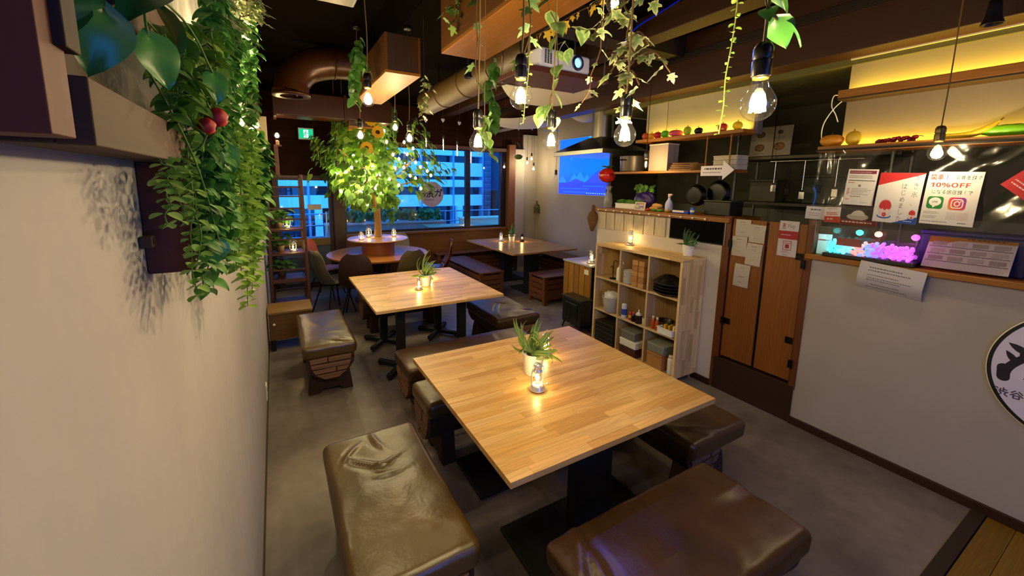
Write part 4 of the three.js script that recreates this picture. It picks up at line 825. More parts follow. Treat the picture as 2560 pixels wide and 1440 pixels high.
function vine(name, label, a, b, seed, o) {
  const r = rng(seed), t = thing(name, label, 'plant', a, 0, o.group);
  const d = [b[0] - a[0], b[1] - a[1], b[2] - a[2]];
  const pts = o.pts ? o.pts.map((p) => V(...p)) : wiggle([0, 0, 0], d, Math.max(4, Math.round(Math.hypot(...d) / 0.06)), o.amp ?? 0.02, r);
  mesh('stem', tube(pts, o.r ?? 0.0018, pts.length * 4, 6), o.stem ?? MT.stemBrown, t);
  for (const [p, q, s] of strandLeaves(pts, r, o)) addLeaf(t, o.geo[Math.floor(r() * o.geo.length)], o.mat[Math.floor(r() * o.mat.length)], p, q, s);
  if (o.hang) mesh('cord', rod([0, 0, 0], [0, CE - a[1], 0], 0.0016, 5), MT.rope, t);
  for (let k = 0; k < (o.shoots ?? 0); k++) {
    const u = 0.2 + 0.75 * r(), p = new THREE.CatmullRomCurve3(pts).getPointAt(u), an = r() * 6.28, R = (o.reach ?? 0.08) * (0.5 + 0.7 * r());
    const sp = [p, p.clone().add(V(Math.cos(an) * R * 0.5, R * 0.15, Math.sin(an) * R * 0.5)), p.clone().add(V(Math.cos(an) * R, -R * 0.45, Math.sin(an) * R))];
    const sh = mesh('shoot', tube(sp, (o.r ?? 0.0018) * 0.7, 8, 5), o.stem ?? MT.stemBrown, t);
    for (const [p2, q, s] of strandLeaves(sp, r, { ...o, gap: o.gap * 0.9, skip: 1 })) addLeaf(sh, o.geo[Math.floor(r() * o.geo.length)], o.mat[Math.floor(r() * o.mat.length)], p2, q, s);
  }
  return t;
}
// --- wall planter
{
  const t = thing('wall_planter', 'dark wooden slatted planter fixed high on the left wall, closest to the viewer', 'planter', [XL, 1.77, -0.3]);
  mesh('end_board', box(0.05, 0.3, 0.03, 0.026, 0.152, -0.01, 0.001), M('#6a241c', 0.7, { map: TX.darkwood }), t);
  mesh('end_board', box(0.012, 0.1, 0.02, 0.05, 0.1, -0.022, 0.001), MT.rough, t);
  mesh('plank', box(0.018, 0.041, 1.16, 0.046, 0.02, -0.62, 0.0012), MT.roughPale, t);
  mesh('plank', box(0.018, 0.05, 1.2, 0.046, 0.13, -0.62, 0.003), MT.roughPale, t);
  mesh('back_plank', box(0.012, 0.19, 1.16, 0.007, 0.1, -0.62, 0.003), MT.rough, t);
  mesh('bottom_plank', box(0.03, 0.014, 1.16, 0.022, 0.007, -0.62, 0.002), MT.rough, t);
  mesh('post', box(0.048, 0.142, 0.03, 0.025, -0.071, -0.367, 0.0012), M('#642818', 0.75, { map: TX.darkwood }), t);
  mesh('post', box(0.048, 0.142, 0.03, 0.025, -0.071, -1.1, 0.003), M('#3f1f1c', 0.75, { map: TX.darkwood }), t);
  mesh('plank', box(0.018, 0.036, 0.62, 0.046, -0.108, -0.7, 0.003), MT.roughPale, t);
  mesh('wood_block', box(0.012, 0.014, 0.03, 0.007, -0.098, -0.345, 0.001), MT.roughPale, t);
}
function hanger(label, at, strands, seed, o) {
  const r = rng(seed), t = thing('trailing_plant', label, 'plant', at, 0, 'trailing plants in the wall planter'), rest = [];
  let left = 290;
  for (const [a, b] of strands) {
    const A = a.map((v, i) => v - at[i]), B = b.map((v, i) => v - at[i]);
    for (let c = 0; c < (o.copies ?? 1); c++) {
      const j = c ? 0.02 : 0, len = c ? 0.45 + 0.5 * r() : 1, pts = wiggle([A[0] + (r() - 0.5) * j, A[1], A[2] + (r() - 0.5) * j * 2.5], [A[0] + (B[0] - A[0]) * len + (r() - 0.5) * j, A[1] + (B[1] - A[1]) * len, B[2] + (r() - 0.5) * j * 2.5], 7, 0.012, r);
      mesh('stem', tube(pts, 0.0009, 20, 5), MT.stemGreen, t);
      for (const [p, q, s] of strandLeaves(pts, r, o)) if (left-- > 0) addLeaf(t, o.geo[Math.floor(r() * o.geo.length)], o.mat[Math.floor(r() * o.mat.length)], p, q, s); else rest.push([p, q, s]);
    }
  }
  foliageStuff(t, o.geo[0], o.mat[0], rest);
  return t;
}
const btn = { geo: LG.oval, mat: LM.button, gap: 0.011, size: 0.0155, droop: 0.4, pair: true, copies: 3 };
hanger('string-of-buttons plant hanging in front of the dark planter post', [-0.1, 1.79, -0.6], [[[-0.095, 1.772, -0.55], [-0.102, 1.701, -0.55]], [[-0.096, 1.781, -0.6], [-0.1, 1.70, -0.6]], [[-0.087, 1.807, -0.62], [-0.097, 1.60, -0.63]]], 101, { ...btn, size: 0.0125, copies: 2 });
hanger('dense green trailing plant in the middle of the wall planter', [-0.08, 1.83, -0.72], [[[-0.079, 1.827, -0.66], [-0.092, 1.60, -0.66]], [[-0.074, 1.835, -0.72], [-0.09, 1.6, -0.72]], [[-0.066, 1.846, -0.72], [-0.082, 1.63, -0.72]], [[-0.061, 1.862, -0.78], [-0.077, 1.61, -0.78]]], 102, { ...btn, geo: LG.heart, mat: LM.green, size: 0.021, gap: 0.013, copies: 4 });
hanger('light green trailing plant whose longest strand dangles down the white wall', [-0.06, 1.84, -0.92], [[[-0.056, 1.852, -0.85], [-0.07, 1.585, -0.85]], [[-0.048, 1.845, -0.9], [-0.066, 1.56, -0.9]], [[-0.039, 1.844, -0.95], [-0.062, 1.489, -0.95]], [[-0.03, 1.833, -1.0], [-0.055, 1.51, -1.0]]], 103, { ...btn, mat: LM.lime, size: 0.017, copies: 3 });
hanger('darker green trailing plant at the far end of the wall planter', [-0.04, 1.85, -1.2], [[[-0.021, 1.82, -1.05], [-0.038, 1.6, -1.05]], [[-0.033, 1.879, -1.3], [-0.05, 1.60, -1.3]], [[-0.023, 1.856, -1.4], [-0.042, 1.58, -1.4]], [[-0.05, 1.86, -1.15], [-0.06, 1.62, -1.15]]], 104, { ...btn, geo: LG.heart, mat: LM.green, size: 0.026, gap: 0.016, copies: 5 });
hanger('small-leaved climber rising up the left wall beside the wall bulb', [-0.06, 2.0, -1.1], [[[-0.03, 2.14, -1.25], [-0.044, 1.86, -1.2]], [[-0.05, 2.1, -1.1], [-0.07, 1.85, -1.0]], [[-0.06, 2.06, -0.9], [-0.075, 1.86, -0.85]], [[-0.04, 2.16, -1.35], [-0.05, 1.95, -1.3]], [[-0.055, 2.08, -0.8], [-0.08, 1.84, -0.78]]], 105, { ...btn, geo: LG.heart, mat: LM.green, size: 0.024, gap: 0.015, copies: 4 });
hanger('leafy plant filling the gap above the plank of the wall planter', [-0.075, 1.88, -0.66], [[[-0.08, 1.93, -0.62], [-0.083, 1.8, -0.6]], [[-0.07, 1.95, -0.68], [-0.075, 1.8, -0.68]], [[-0.065, 1.96, -0.76], [-0.07, 1.8, -0.76]], [[-0.085, 1.9, -0.56], [-0.088, 1.81, -0.56]]], 107, { ...btn, geo: LG.heart, mat: LM.bright, size: 0.022, gap: 0.014, copies: 3 });
hanger('pale variegated ivy spray at the very top of the left wall', [-0.03, 2.2, -1.35], [[[-0.01, 2.25, -1.35], [0.0, 2.19, -1.38]], [[-0.05, 2.24, -1.3], [-0.02, 2.17, -1.3]], [[-0.06, 2.2, -1.15], [-0.05, 2.08, -1.15]], [[-0.07, 2.14, -1.0], [-0.06, 2.04, -1.0]]], 106, { ...btn, geo: LG.ivy, mat: LM.vari, size: 0.032, gap: 0.02, copies: 3 });
{
  const t = thing('pothos_plant', 'big-leaved pothos spilling over the near end of the wall planter, bluish light on it', 'plant', [-0.115, 1.9, -0.42]);
  const add = (px, p, dir, n, s, k) => { const e = V(p[0] + 0.115, p[1] - 1.9, p[2] + 0.42); const root = V(0.0, 0.02, 0.0); mesh('stem', tube([root, root.clone().lerp(e, 0.6).add(V(0.01, 0.015, 0)), e], 0.0011, 12, 6), MT.stemGreen, t); addLeaf(t, LG.heart[k % 4], LM.gloss[k % 3], e, orient(V(...dir), V(...n)), s); };
  add(0, [-0.098, 1.868, -0.40], [-0.15, -1, 0.15], [0.5, 0.3, 0.8], 0.047, 0);
  add(1, [-0.062, 1.90, -0.42], [-0.5, -0.45, 0.3], [0.2, 0.9, 0.5], 0.05, 1);
  add(2, [-0.08, 1.862, -0.43], [0.35, -0.9, -0.1], [0.5, 0.4, 0.8], 0.04, 2);
  add(3, [-0.108, 1.868, -0.40], [-0.6, -0.6, 0.2], [0.2, 0.8, 0.6], 0.038, 3);
  add(4, [-0.095, 1.885, -0.43], [-0.5, -0.2, -0.4], [0.1, 0.9, 0.5], 0.04, 1);
  add(5, [-0.075, 1.895, -0.46], [0.3, -0.5, -0.5], [0.2, 0.9, 0.3], 0.04, 2);
  add(6, [-0.055, 1.875, -0.6], [0.2, -0.9, 0.2], [0.5, 0.3, 0.8], 0.035, 0);
  add(7, [-0.06, 1.80, -0.72], [0.3, -0.9, 0.1], [0.4, 0.4, 0.8], 0.04, 3);
  add(8, [-0.075, 1.66, -0.70], [-0.2, -0.9, 0.1], [0.4, 0.3, 0.9], 0.036, 2);
  for (const [x, y, z, s, l] of [[-0.058, 1.829, -0.64, 1.05, 'upper red rosebud in the wall greenery'], [-0.066, 1.813, -0.6, 0.85, 'lower red rosebud in the wall greenery']]) {
    const f = thing('red_rosebud', l, 'flower', [x, y, z]);
    const g = new THREE.SphereGeometry(0.011 * s, 20, 14); const p = g.attributes.position; for (let i = 0; i < p.count; i++) { const a = Math.atan2(p.getZ(i), p.getX(i)), k = 1 + 0.1 * Math.sin(a * 5 + p.getY(i) * 500); p.setXYZ(i, p.getX(i) * k, p.getY(i) * 1.05, p.getZ(i) * k); } g.computeVertexNormals();
    mesh('petals', g, M('#a80f16', 0.6), f);
    for (let k = 0; k < 4; k++) addLeaf(f, LG.oval[0], LM.green[3], V(0, -0.009 * s, 0), orient(V(Math.cos(k * 1.57), 0.7, Math.sin(k * 1.57)), V(-Math.cos(k * 1.57), 0.5, -Math.sin(k * 1.57))), 0.011 * s);
    mesh('stem', tube([[0, -0.01 * s, 0], [-0.01, -0.025, -0.01], [-0.03, -0.035, -0.02]], 0.0012, 10, 6), MT.stemGreen, f);
  }
}
// --- vines hanging with the pendant cords
vine('ivy_vine', 'dark ivy with broad leaves twined on the cord left of the projector', [0.66, 2.44, -1.0], [0.612, 2.1, -0.96], 201, { geo: LG.ivyDark, mat: LM.vari, gap: 0.04, size: 0.055, droop: 0.7, amp: 0.03 });
vine('ivy_vine', 'sparse dark ivy on the rope cord before the right window', [0.62, 2.4, -1.25], [0.615, 2.08, -1.245], 202, { geo: LG.ivyDark, mat: LM.vari, gap: 0.07, size: 0.04, droop: 0.8 });
vine('pothos_vine', 'variegated pothos on the cord right of the projector, its lowest leaves dangling', [0.87, 2.42, -1.2], [0.88, 1.98, -1.18], 203, { geo: LG.pothos, mat: LM.vari, gap: 0.045, size: 0.05, droop: 0.9, amp: 0.03, shoots: 2, reach: 0.06 });
vine('ivy_vine', 'bushy cream-edged ivy above the bulb in front of the steel hood', [0.98, 2.5, -0.93], [0.872, 1.94, -0.84], 204, { geo: LG.ivy, mat: LM.vari, gap: 0.028, size: 0.048, droop: 0.6, amp: 0.04, shoots: 9, reach: 0.1, r: 0.003 });
vine('ivy_vine', 'thin spray of yellow-green ivy leaves dangling left of the bushy ivy', [0.86, 2.14, -0.93], [0.79, 1.98, -0.92], 205, { hang: true, geo: LG.ivy, mat: LM.vari, gap: 0.04, size: 0.03, droop: 0.8, amp: 0.02 });
vine('pothos_vine', 'light green pothos leaves at the top edge above the largest bulb', [0.72, 2.14, -0.44], [0.8, 2.06, -0.44], 206, { hang: true, geo: LG.heart, mat: LM.gloss, gap: 0.03, size: 0.05, droop: 0.7, amp: 0.03, stem: MT.stemBrown, pts: [[-0.14, 0.0, 0.0], [-0.06, 0.02, 0.0], [0, 0.0, 0], [0.06, -0.02, 0], [0.08, -0.07, 0.0], [0.14, -0.09, 0.0]], bias: V(0.1, 0, 0.3) });
vine('bud_string', 'thin string of tiny yellow-green buds hanging left of the largest bulb', [0.967, 2.2, -0.6], [0.943, 1.872, -0.6], 207, { hang: true, geo: LG.oval, mat: LM.lime, gap: 0.011, size: 0.011, droop: 0.2, amp: 0.006, stem: M('#8f9a4a', 0.8), r: 0.0016 });
vine('bud_string', 'thin string of tiny buds hanging beside the bulb left of the projector', [0.79, 2.19, -1.2], [0.77, 1.955, -1.2], 208, { hang: true, geo: LG.oval, mat: LM.lime, gap: 0.014, size: 0.011, droop: 0.2, amp: 0.006, stem: M('#8f9a4a', 0.8), r: 0.0014 });
vine('pothos_vine', 'dark green leafy vine behind the rope cord, beside the beige duct', [1.33, 2.56, -2.45], [1.32, 2.0, -2.5], 209, { hang: true, geo: LG.heart, mat: LM.green, gap: 0.025, size: 0.075, droop: 0.9, amp: 0.06, shoots: 3, reach: 0.1 });
vine('pothos_vine', 'short vine with a few round pale leaves under the leafy vine', [0.80, 2.02, -1.55], [0.83, 1.87, -1.55], 210, { hang: true, geo: LG.pothos, mat: LM.vari, gap: 0.035, size: 0.045, droop: 0.7 });
vine('ivy_vine', 'yellowish ivy clump hanging on the left side of the long box beam', [0.93, 2.9, -2.2], [0.94, 2.62, -2.2], 211, { hang: true, geo: LG.ivy, mat: LM.bright, gap: 0.03, size: 0.06, droop: 0.7, amp: 0.05, shoots: 2 });
vine('ivy_vine', 'cream ivy strand hanging between the box beam end and the beige duct', [1.14, 2.62, -3.3], [1.13, 2.27, -3.3], 212, { hang: true, geo: LG.ivy, mat: LM.vari, gap: 0.028, size: 0.05, droop: 0.7, amp: 0.05, shoots: 3, reach: 0.08 });
vine('pothos_vine', 'shadowed green vine left of the short square box beam', [0.66, 2.85, -3.4], [0.58, 2.35, -3.3], 213, { geo: LG.heart, mat: LM.green, gap: 0.025, size: 0.08, droop: 0.8, amp: 0.08, shoots: 4, reach: 0.12 });
vine('pothos_vine', 'bright vine with two round leaves on a wire right of the projector beam', [1.02, 2.27, -1.1], [0.9, 2.26, -1.1], 214, { hang: true, geo: LG.pothos, mat: LM.vari, gap: 0.05, size: 0.05, droop: 0.3 });
vine('maple_garland', 'bright yellow leaf garland along the right edge of the long box beam', [1.29, 2.54, -1.9], [1.29, 2.54, -1.3], 215, { geo: LG.ivy, mat: ['#d8b41c', '#e2c02a'].map((c) => leafM(c)), gap: 0.05, size: 0.05, droop: 1.2, amp: 0.01 });
vine('climbing_vine', 'green climber hanging down in front of the window, right of the tree trunk', [1.60, 1.55, -6.35], [1.60, 1.12, -6.35], 216, { hang: true, geo: LG.heart, mat: LM.green, gap: 0.03, size: 0.08, droop: 0.8, amp: 0.05 });
for (const [x, z, s, l] of [[2.25, -5.6, 1, 'glass drop terrarium with moss hanging before the beige wall'], ]) {
  const t = thing('hanging_terrarium', l, 'terrarium', [x + 0.2, 2.1, z + 1.7]);
  mesh('glass_drop', lathe([[0.0001, -0.09], [0.03, -0.085], [0.052, -0.06], [0.058, -0.03], [0.045, 0.01], [0.025, 0.05], [0.012, 0.085], [0.012, 0.1]], 26), MT.glass, t);
  mesh('moss', lathe([[0.0001, -0.084], [0.028, -0.08], [0.046, -0.058], [0.044, -0.045], [0.02, -0.03], [0.0001, -0.036]], 20), M('#3f5c1c', 0.95), t);
  mesh('cord', rod([0, 0.098, 0], [0, CE - 2.1, 0], 0.0015), MT.black, t);
  mesh('collar', lathe([[0.012, 0.09], [0.015, 0.09], [0.015, 0.112], [0.003, 0.115]], 14), MT.iron, t);
}
// --- potted spider plants
function spiderPlant(label, x, y, z, s, seed, n = 46, dark = false) {
  const r = rng(seed), t = thing('potted_spider_plant', label, 'plant', [x, y, z], r() * 6, 'spider plants in white pots');
  const sc = (p) => p.map(([a, b]) => [a * s, b * s]);
  mesh('pot', lathe(sc([[0.0001, 0], [0.042, 0], [0.046, 0.004], [0.06, 0.118], [0.06, 0.123], [0.056, 0.123], [0.053, 0.112], [0.0001, 0.11]]), 36), MT.white, t);
  mesh('soil', lathe(sc([[0.0001, 0.114], [0.03, 0.112], [0.0528, 0.11]]), 20), MT.soil, t);
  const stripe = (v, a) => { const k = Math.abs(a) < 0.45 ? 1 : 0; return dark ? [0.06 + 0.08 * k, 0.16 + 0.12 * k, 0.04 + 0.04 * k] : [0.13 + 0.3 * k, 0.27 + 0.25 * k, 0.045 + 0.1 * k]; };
  const vars = []; for (let k = 0; k < 7; k++) {
    const L = (0.2 + 0.1 * r()) * s, lift = 0.5 + 0.75 * r(), sag = 0.85 + 1.35 * r(), w = 0.0105 * s;
    vars.push(leafGrid(11, 4, (v, a) => { const ang = lift - sag * 1.6 * v; let px = 0, py = 0; const N = 12; for (let q = 0; q < N; q++) { const vv = v * (q + 0.5) / N, an = lift * 1.1 - sag * 1.6 * vv; px += Math.cos(an) * L * v / N; py += Math.sin(an) * L * v / N; } const ww = w * Math.pow(Math.sin(Math.PI * (0.12 + 0.87 * v)), 0.7); return [a * ww, px, py + Math.abs(a) * ww * 0.5]; }, stripe));
  }
  const mat = LM.vari[0];
  for (let k = 0; k < n; k++) { const m = mesh('leaf', vars[k % 7], mat, t, [0.02 * s * (r() - 0.5), 0.112 * s, 0.02 * s * (r() - 0.5)]); m.rotation.set(-Math.PI / 2 + 0.0, 0, k * 2.39996 + r() * 0.4, 'ZXY'); m.rotation.order = 'YXZ'; m.rotation.set(-Math.PI / 2, k * 2.39996 + 0.4 * r(), 0); m.rotation.set(0, 0, 0); m.quaternion.setFromRotationMatrix(mA.makeBasis(V(Math.cos(k * 2.4), 0, -Math.sin(k * 2.4)), V(Math.sin(k * 2.4), 0, Math.cos(k * 2.4)), V(0, 1, 0))); m.scale.setScalar(0.75 + 0.35 * r()); }
}
spiderPlant('largest striped spider plant, in a white pot on the nearest table', 1.2, 0.7003, -1.715, 1.02, 301, 54);
spiderPlant('striped spider plant in a white pot on the middle table', 1.303, 0.7, -3.796, 0.95, 302, 44);
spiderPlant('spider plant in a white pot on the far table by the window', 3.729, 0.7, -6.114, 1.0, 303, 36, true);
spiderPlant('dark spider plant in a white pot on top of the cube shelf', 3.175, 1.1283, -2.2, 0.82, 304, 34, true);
// --- the tree in the round table
{
  const r = rng(77), t = thing('indoor_tree', 'leafy tree with a spotted pale trunk growing through the round table', 'tree', [1.305, 0.92, -5.95]);
  const trunk = []; for (let k = 0; k <= 10; k++) { const u = k / 10; trunk.push(V(0.012 * Math.sin(u * 5) - 0.03 * u, u * 1.0, 0.012 * Math.cos(u * 4))); }
  const tg = tube(trunk, 0.048, 40, 16); const p = tg.attributes.position; const cc = new THREE.CatmullRomCurve3(trunk);
  for (let i = 0; i < p.count; i++) { const y = p.getY(i), c = cc.getPoint(Math.max(0, Math.min(1, y))), k = 1.12 - 0.25 * y + 0.14 * (vnoise(Math.atan2(p.getZ(i) - c.z, p.getX(i) - c.x) * 2 + 9, y * 14, 999, 999, 3) - 0.5); p.setX(i, c.x + (p.getX(i) - c.x) * k); p.setZ(i, c.z + (p.getZ(i) - c.z) * k); } tg.computeVertexNormals();
  mesh('trunk', tg, M('#b88a4c', 0.75, { map: TX.darkwood, bumpMap: TX.bark, bumpScale: 0.01 }), t);
  for (let k = 0; k < 12; k++) { const a = k * 2.4, y = 0.62 + 0.36 * (k / 12), R = 0.45 + 0.25 * r(); mesh('branch', tube([V(-0.02, y, 0), V(Math.cos(a) * R * 0.4, y + 0.12, Math.sin(a) * R * 0.4), V(Math.cos(a) * R, y + 0.2 + 0.3 * r(), Math.sin(a) * R)], 0.011, 16, 7), M('#7a5a2e', 0.8), t); }
  mesh('collar', lathe([[0.05, 0], [0.095, 0], [0.1, 0.006], [0.05, 0.012]], 24), M('#c79a4e', 0.5), t);
  const main = [], rest = [];
  const put = (q, s) => { const c = V(0, 1.0, 0), out = q.clone().sub(c).normalize(), dir = V(out.x * 0.7 + (r() - 0.5) * 0.9, -0.55 + (r() - 0.5) * 0.9, out.z * 0.7 + (r() - 0.5) * 0.9), n = out.clone().multiplyScalar(0.7).add(V((r() - 0.5) * 0.8, 0.7, (r() - 0.5) * 0.8)); (q.z > 0.12 && main.length < 296 && r() < 0.32 ? main : rest).push([q, orient(dir, n), s]); };
  for (let k = 0; k < 3400; k++) { // clustered crown, looser at the top, ragged below
    const a = r() * 6.283, h = Math.pow(r(), 0.85), lob = 0.82 + 0.2 * Math.sin(a * 3 + 1) + 0.12 * Math.sin(a * 7);
    const y = 0.5 + 1.45 * h, R = lob * (h < 0.2 ? 0.45 + 1.9 * h : 0.86 * Math.sqrt(Math.max(0.06, 1 - Math.pow((h - 0.2) / 0.84, 1.6))));
    const rad = (q0 => q0 > 0 ? 1.04 : 1.24)(Math.cos(a)) * R * Math.pow(r(), 0.42);
    const q = V(Math.cos(a) * rad, y + 0.06 * Math.sin(a * 9) + 0.05 * (r() - 0.5), Math.sin(a) * rad);
    if (fbm(q.x * 0.9 + 4, q.y * 0.9 + q.z + 4, 3, 3, 2, 5) < 0.4) continue;
    put(q, 0.07 + 0.045 * r());
  }
  for (let k = 0; k < 130; k++) { const a = k % 2, u = r(); put(V(-0.55 - 0.27 * u, 1.05 + 0.25 * u + 0.3 * (r() - 0.5), 0.1 + 0.3 * (r() - 0.5)), 0.075); }
  for (let k = 0; k < 34; k++) { const a = -0.1 + 0.25 * r(), u = r(); put(V(0.75 + 0.42 * u, 1.0 + 0.02 * u + 0.07 * (r() - 0.5), 0.15 + a), 0.06); }
  main.forEach(([q, o, s], i) => addLeaf(t, LG.heart[i % 4], LM.bright[i % 4], q, o, s));
  for (let k = 0; k < 4; k++) foliageStuff(t, LG.heart[k], LM.bright[(k + 1) % 4], rest.filter((_, i) => i % 4 === k));
  // three sunflowers stuck in the crown
  for (const [x, y, z, l] of [[1.1, 2.5, -5.2, 'yellow sunflower highest in the tree crown'], [1.18, 2.36, -5.2, 'yellow sunflower left of the upper fairy lights'], [1.04, 2.16, -5.22, 'yellow sunflower lowest in the tree crown']]) {
    const f = thing('sunflower', l, 'flower', [x, y, z]);
    mesh('disc', lathe([[0.0001, 0.012], [0.025, 0.008], [0.03, 0], [0.0001, -0.004]], 16).rotateX(1.2), M('#3a220c', 0.9), f);
    for (let k = 0; k < 12; k++) { const a = k / 12 * 6.283; const m = addLeaf(f, LG.oval[k % 3], M('#d9a514', 0.7, { side: THREE.DoubleSide }), V(Math.cos(a) * 0.024, Math.sin(a) * 0.024, 0), orient(V(Math.cos(a), Math.sin(a), 0.25), V(0, 0, 1)), 0.055); m.name = 'petal'; }
    mesh('stem', tube([[0, 0, -0.01], [0, -0.05, -0.1], [0.05, -0.15, -0.3]], 0.004, 10, 6), MT.stemGreen, f);
  }
  const fl = thing('fairy_light_string', 'string of tiny warm fairy lights scattered through the tree crown', 'lights', [1.305, 0.92, -5.95]);
  const sp = [[0.89, 1.92], [0.95, 1.83], [1.18, 1.84], [1.18, 1.69], [1.01, 1.76], [0.74, 1.62], [0.98, 1.60], [1.16, 1.66], [1.44, 1.93], [1.77, 1.95], [1.89, 1.90], [1.63, 1.83], [1.73, 1.80], [1.77, 1.66], [1.33, 2.26], [1.40, 2.10], [1.56, 2.27], [0.90, 2.06], [1.05, 1.45], [1.23, 1.84], [1.24, 1.74], [1.3, 1.73], [1.56, 1.94], [1.71, 2.01], [0.93, 2.0], [1.5, 2.05], [1.62, 2.12], [1.36, 1.78], [1.95, 1.84], [1.3, 2.4], [1.48, 1.7], [0.85, 1.7], [1.1, 2.12], [1.7, 2.2], [1.24, 1.6]];
  const bulbG = lathe([[0.0001, -0.013], [0.008, -0.008], [0.0105, 0], [0.007, 0.01], [0.0001, 0.014]], 12), wp = [];
  sp.forEach(([x, y], i) => { const d = -5.32 - 0.12 * r(), q = [x - 1.305, y - 0.92, d + 5.95]; wp.push(q); const b = mesh('bulb', bulbG.clone().scale(1.75, 1.75, 1.75), MT.fairy, fl, q); if (i % 4 === 1) { const l = new THREE.PointLight(WARM, 0.2, 0, 2); l.position.set(...q); l.castShadow = true; fl.add(l); } });
  wp.sort((a, b) => a[0] - b[0]);
  mesh('wire', tube(wp.map((q) => V(q[0], q[1] + 0.02, q[2] - 0.012)), 0.0016, 220, 5), MT.stemGreen, fl);
  for (const [x, y, z] of [[0.15, 0.75, 0.1], [-0.3, 0.95, 0.2], [0.4, 1.1, 0.1], [0, 1.3, 0.0]]) { const q = [x, y, z]; mesh('bulb', bulbG, MT.fairy, fl, q); const l = new THREE.PointLight(WARM, 0.28, 0, 2); l.position.set(...q); l.castShadow = true; fl.add(l); }
}
// ladder-shelf plants
for (const [y, n, s, l] of [[1.1722, 60, 0.1, 'dark green bushy plant on the upper part of the ladder shelf'], [0.8822, 50, 0.1, 'yellow-green plant on the middle board of the ladder shelf'], [0.5702, 55, 0.09, 'dark low plant on the bottom boards of the ladder shelf']]) {
  const r = rng(n), t = thing('shelf_plant', l, 'plant', [0.02, y, -5.5]);
  mesh('pot', lathe([[0.0001, 0], [0.04, 0], [0.055, 0.075], [0.05, 0.075], [0.0001, 0.066]], 20), M('#4a3a2a', 0.7), t);
  mesh('stem', merge([...Array(5)].map((_, k) => tube([[0, 0.06, 0], [0.04 * Math.cos(k * 1.3), 0.14, 0.04 * Math.sin(k * 1.3)], [0.09 * Math.cos(k * 1.3), 0.2, 0.07 * Math.sin(k * 1.3)]], 0.003, 8, 5))), MT.stemGreen, t);
  for (let k = 0; k < n; k++) { const a = r() * 6.28, R = 0.12 * Math.sqrt(r()); addLeaf(t, LG.heart[k % 4], LM.green[k % 4], V(Math.cos(a) * R, 0.1 + 0.13 * r(), Math.sin(a) * R), orient(V(Math.cos(a), -0.2 + 0.8 * (r() - 0.4), Math.sin(a)), V(Math.cos(a) * 0.4, 1, Math.sin(a) * 0.4)), s * (0.6 + 0.5 * r())); }
}
// ------------------------------------------------------------------ print
const GLYPH = {
  '#': '35,10 25,90|70,10 60,90|12,35 90,35|8,65 86,65', '渋': '10,15 22,25|5,40 17,50|5,90 22,65|62,8 62,46|62,25 85,25|42,22 42,46|32,48 95,48|40,58 50,68|32,92 50,78|84,56 74,68|74,76 94,92',
  'ガ': '12,32 75,32 70,85 55,78|42,10 38,45 10,90|78,8 86,22|90,5 98,18', 'は': '18,12 14,50 18,90|38,32 92,32|68,12 68,75 50,88 40,78 52,68 92,88',
  'じ': '30,10 28,75 45,90 75,80 85,65|55,18 62,30|70,12 77,25', 'め': '25,20 32,60 45,80|62,12 50,60 25,85 15,65 40,40 70,38 88,60 75,85 60,88',
  'ま': '20,25 82,25|22,48 80,48|52,8 52,75 35,88 24,78 36,68 78,86', 'し': '30,10 28,75 45,90 72,80 84,62', 'た': '12,30 58,30|36,10 14,88|55,48 88,48|52,70 60,86 90,84',
  'か': '10,35 60,30 58,75 45,85 38,78|38,10 30,50 10,85|70,22 85,40 90,58', 'き': '20,22 80,18|18,40 84,36|45,8 68,62|30,66 40,86 72,84', '氷': '50,8 50,88 38,80|28,15 36,24|12,42 38,42 12,82|85,22 58,44|56,42 92,84',
  '、': '20,70 35,88', 'で': '12,22 85,18 50,45 45,70 65,90|70,42 78,54|84,36 91,48', 'に': '16,12 13,50 18,90|45,28 85,28|42,68 52,84 90,80', 'な': '12,26 55,24|36,8 12,65|66,18 84,34|66,42 66,76 50,88 42,76 56,68 90,86',
  'る': '22,16 74,14 24,62 62,48 82,66 70,88 46,88 44,76 58,76', '！': '50,10 50,65|50,82 50,88', '簡': '20,5 12,20|18,12 42,12|62,5 54,20|60,12 88,12|15,28 15,92|15,28 42,28|85,28 85,92 76,88|56,28 85,28|34,55 66,55 66,85 34,85 34,55|34,70 66,70',
  '単': '30,5 36,18|50,4 52,18|72,5 64,18|22,24 78,24 78,60 22,60 22,24|22,42 78,42|50,24 50,95|8,76 92,76', '会': '50,5 8,42|50,5 92,42|32,40 68,40|18,58 82,58|42,58 26,88 76,84|66,70 80,90',
  '員': '30,8 70,8 70,26 30,26 30,8|24,34 76,34 76,74 24,74 24,34|24,47 76,47|24,60 76,60|38,78 18,94|62,78 82,94', '登': '15,15 45,12 12,42|60,8 52,30|85,15 55,38|30,40 70,40|32,50 68,50 68,66 32,66 32,50|40,72 45,84|62,72 56,84|12,90 88,90',
  '録': '28,5 8,32|28,5 46,26|14,38 42,38|14,54 42,54|28,30 28,88|10,90 46,86|56,12 86,12 86,40|56,26 86,26|50,40 94,40|72,40 72,90 64,86|56,56 64,68|94,54 60,88|76,62 94,86',
  '居': '15,10 85,10 85,28 15,28|15,10 15,60 6,92|28,44 92,44|60,32 60,60|34,60 84,60 84,90 34,90 34,60', '店': '50,4 50,16|12,16 92,16|16,16 16,60 6,92|58,24 58,58|58,40 84,40|36,58 82,58 82,88 36,88 36,58', '谷': '36,8 14,32|62,8 88,32|50,26 10,62|50,26 92,62|30,60 70,60 70,90 30,90 30,60',
};
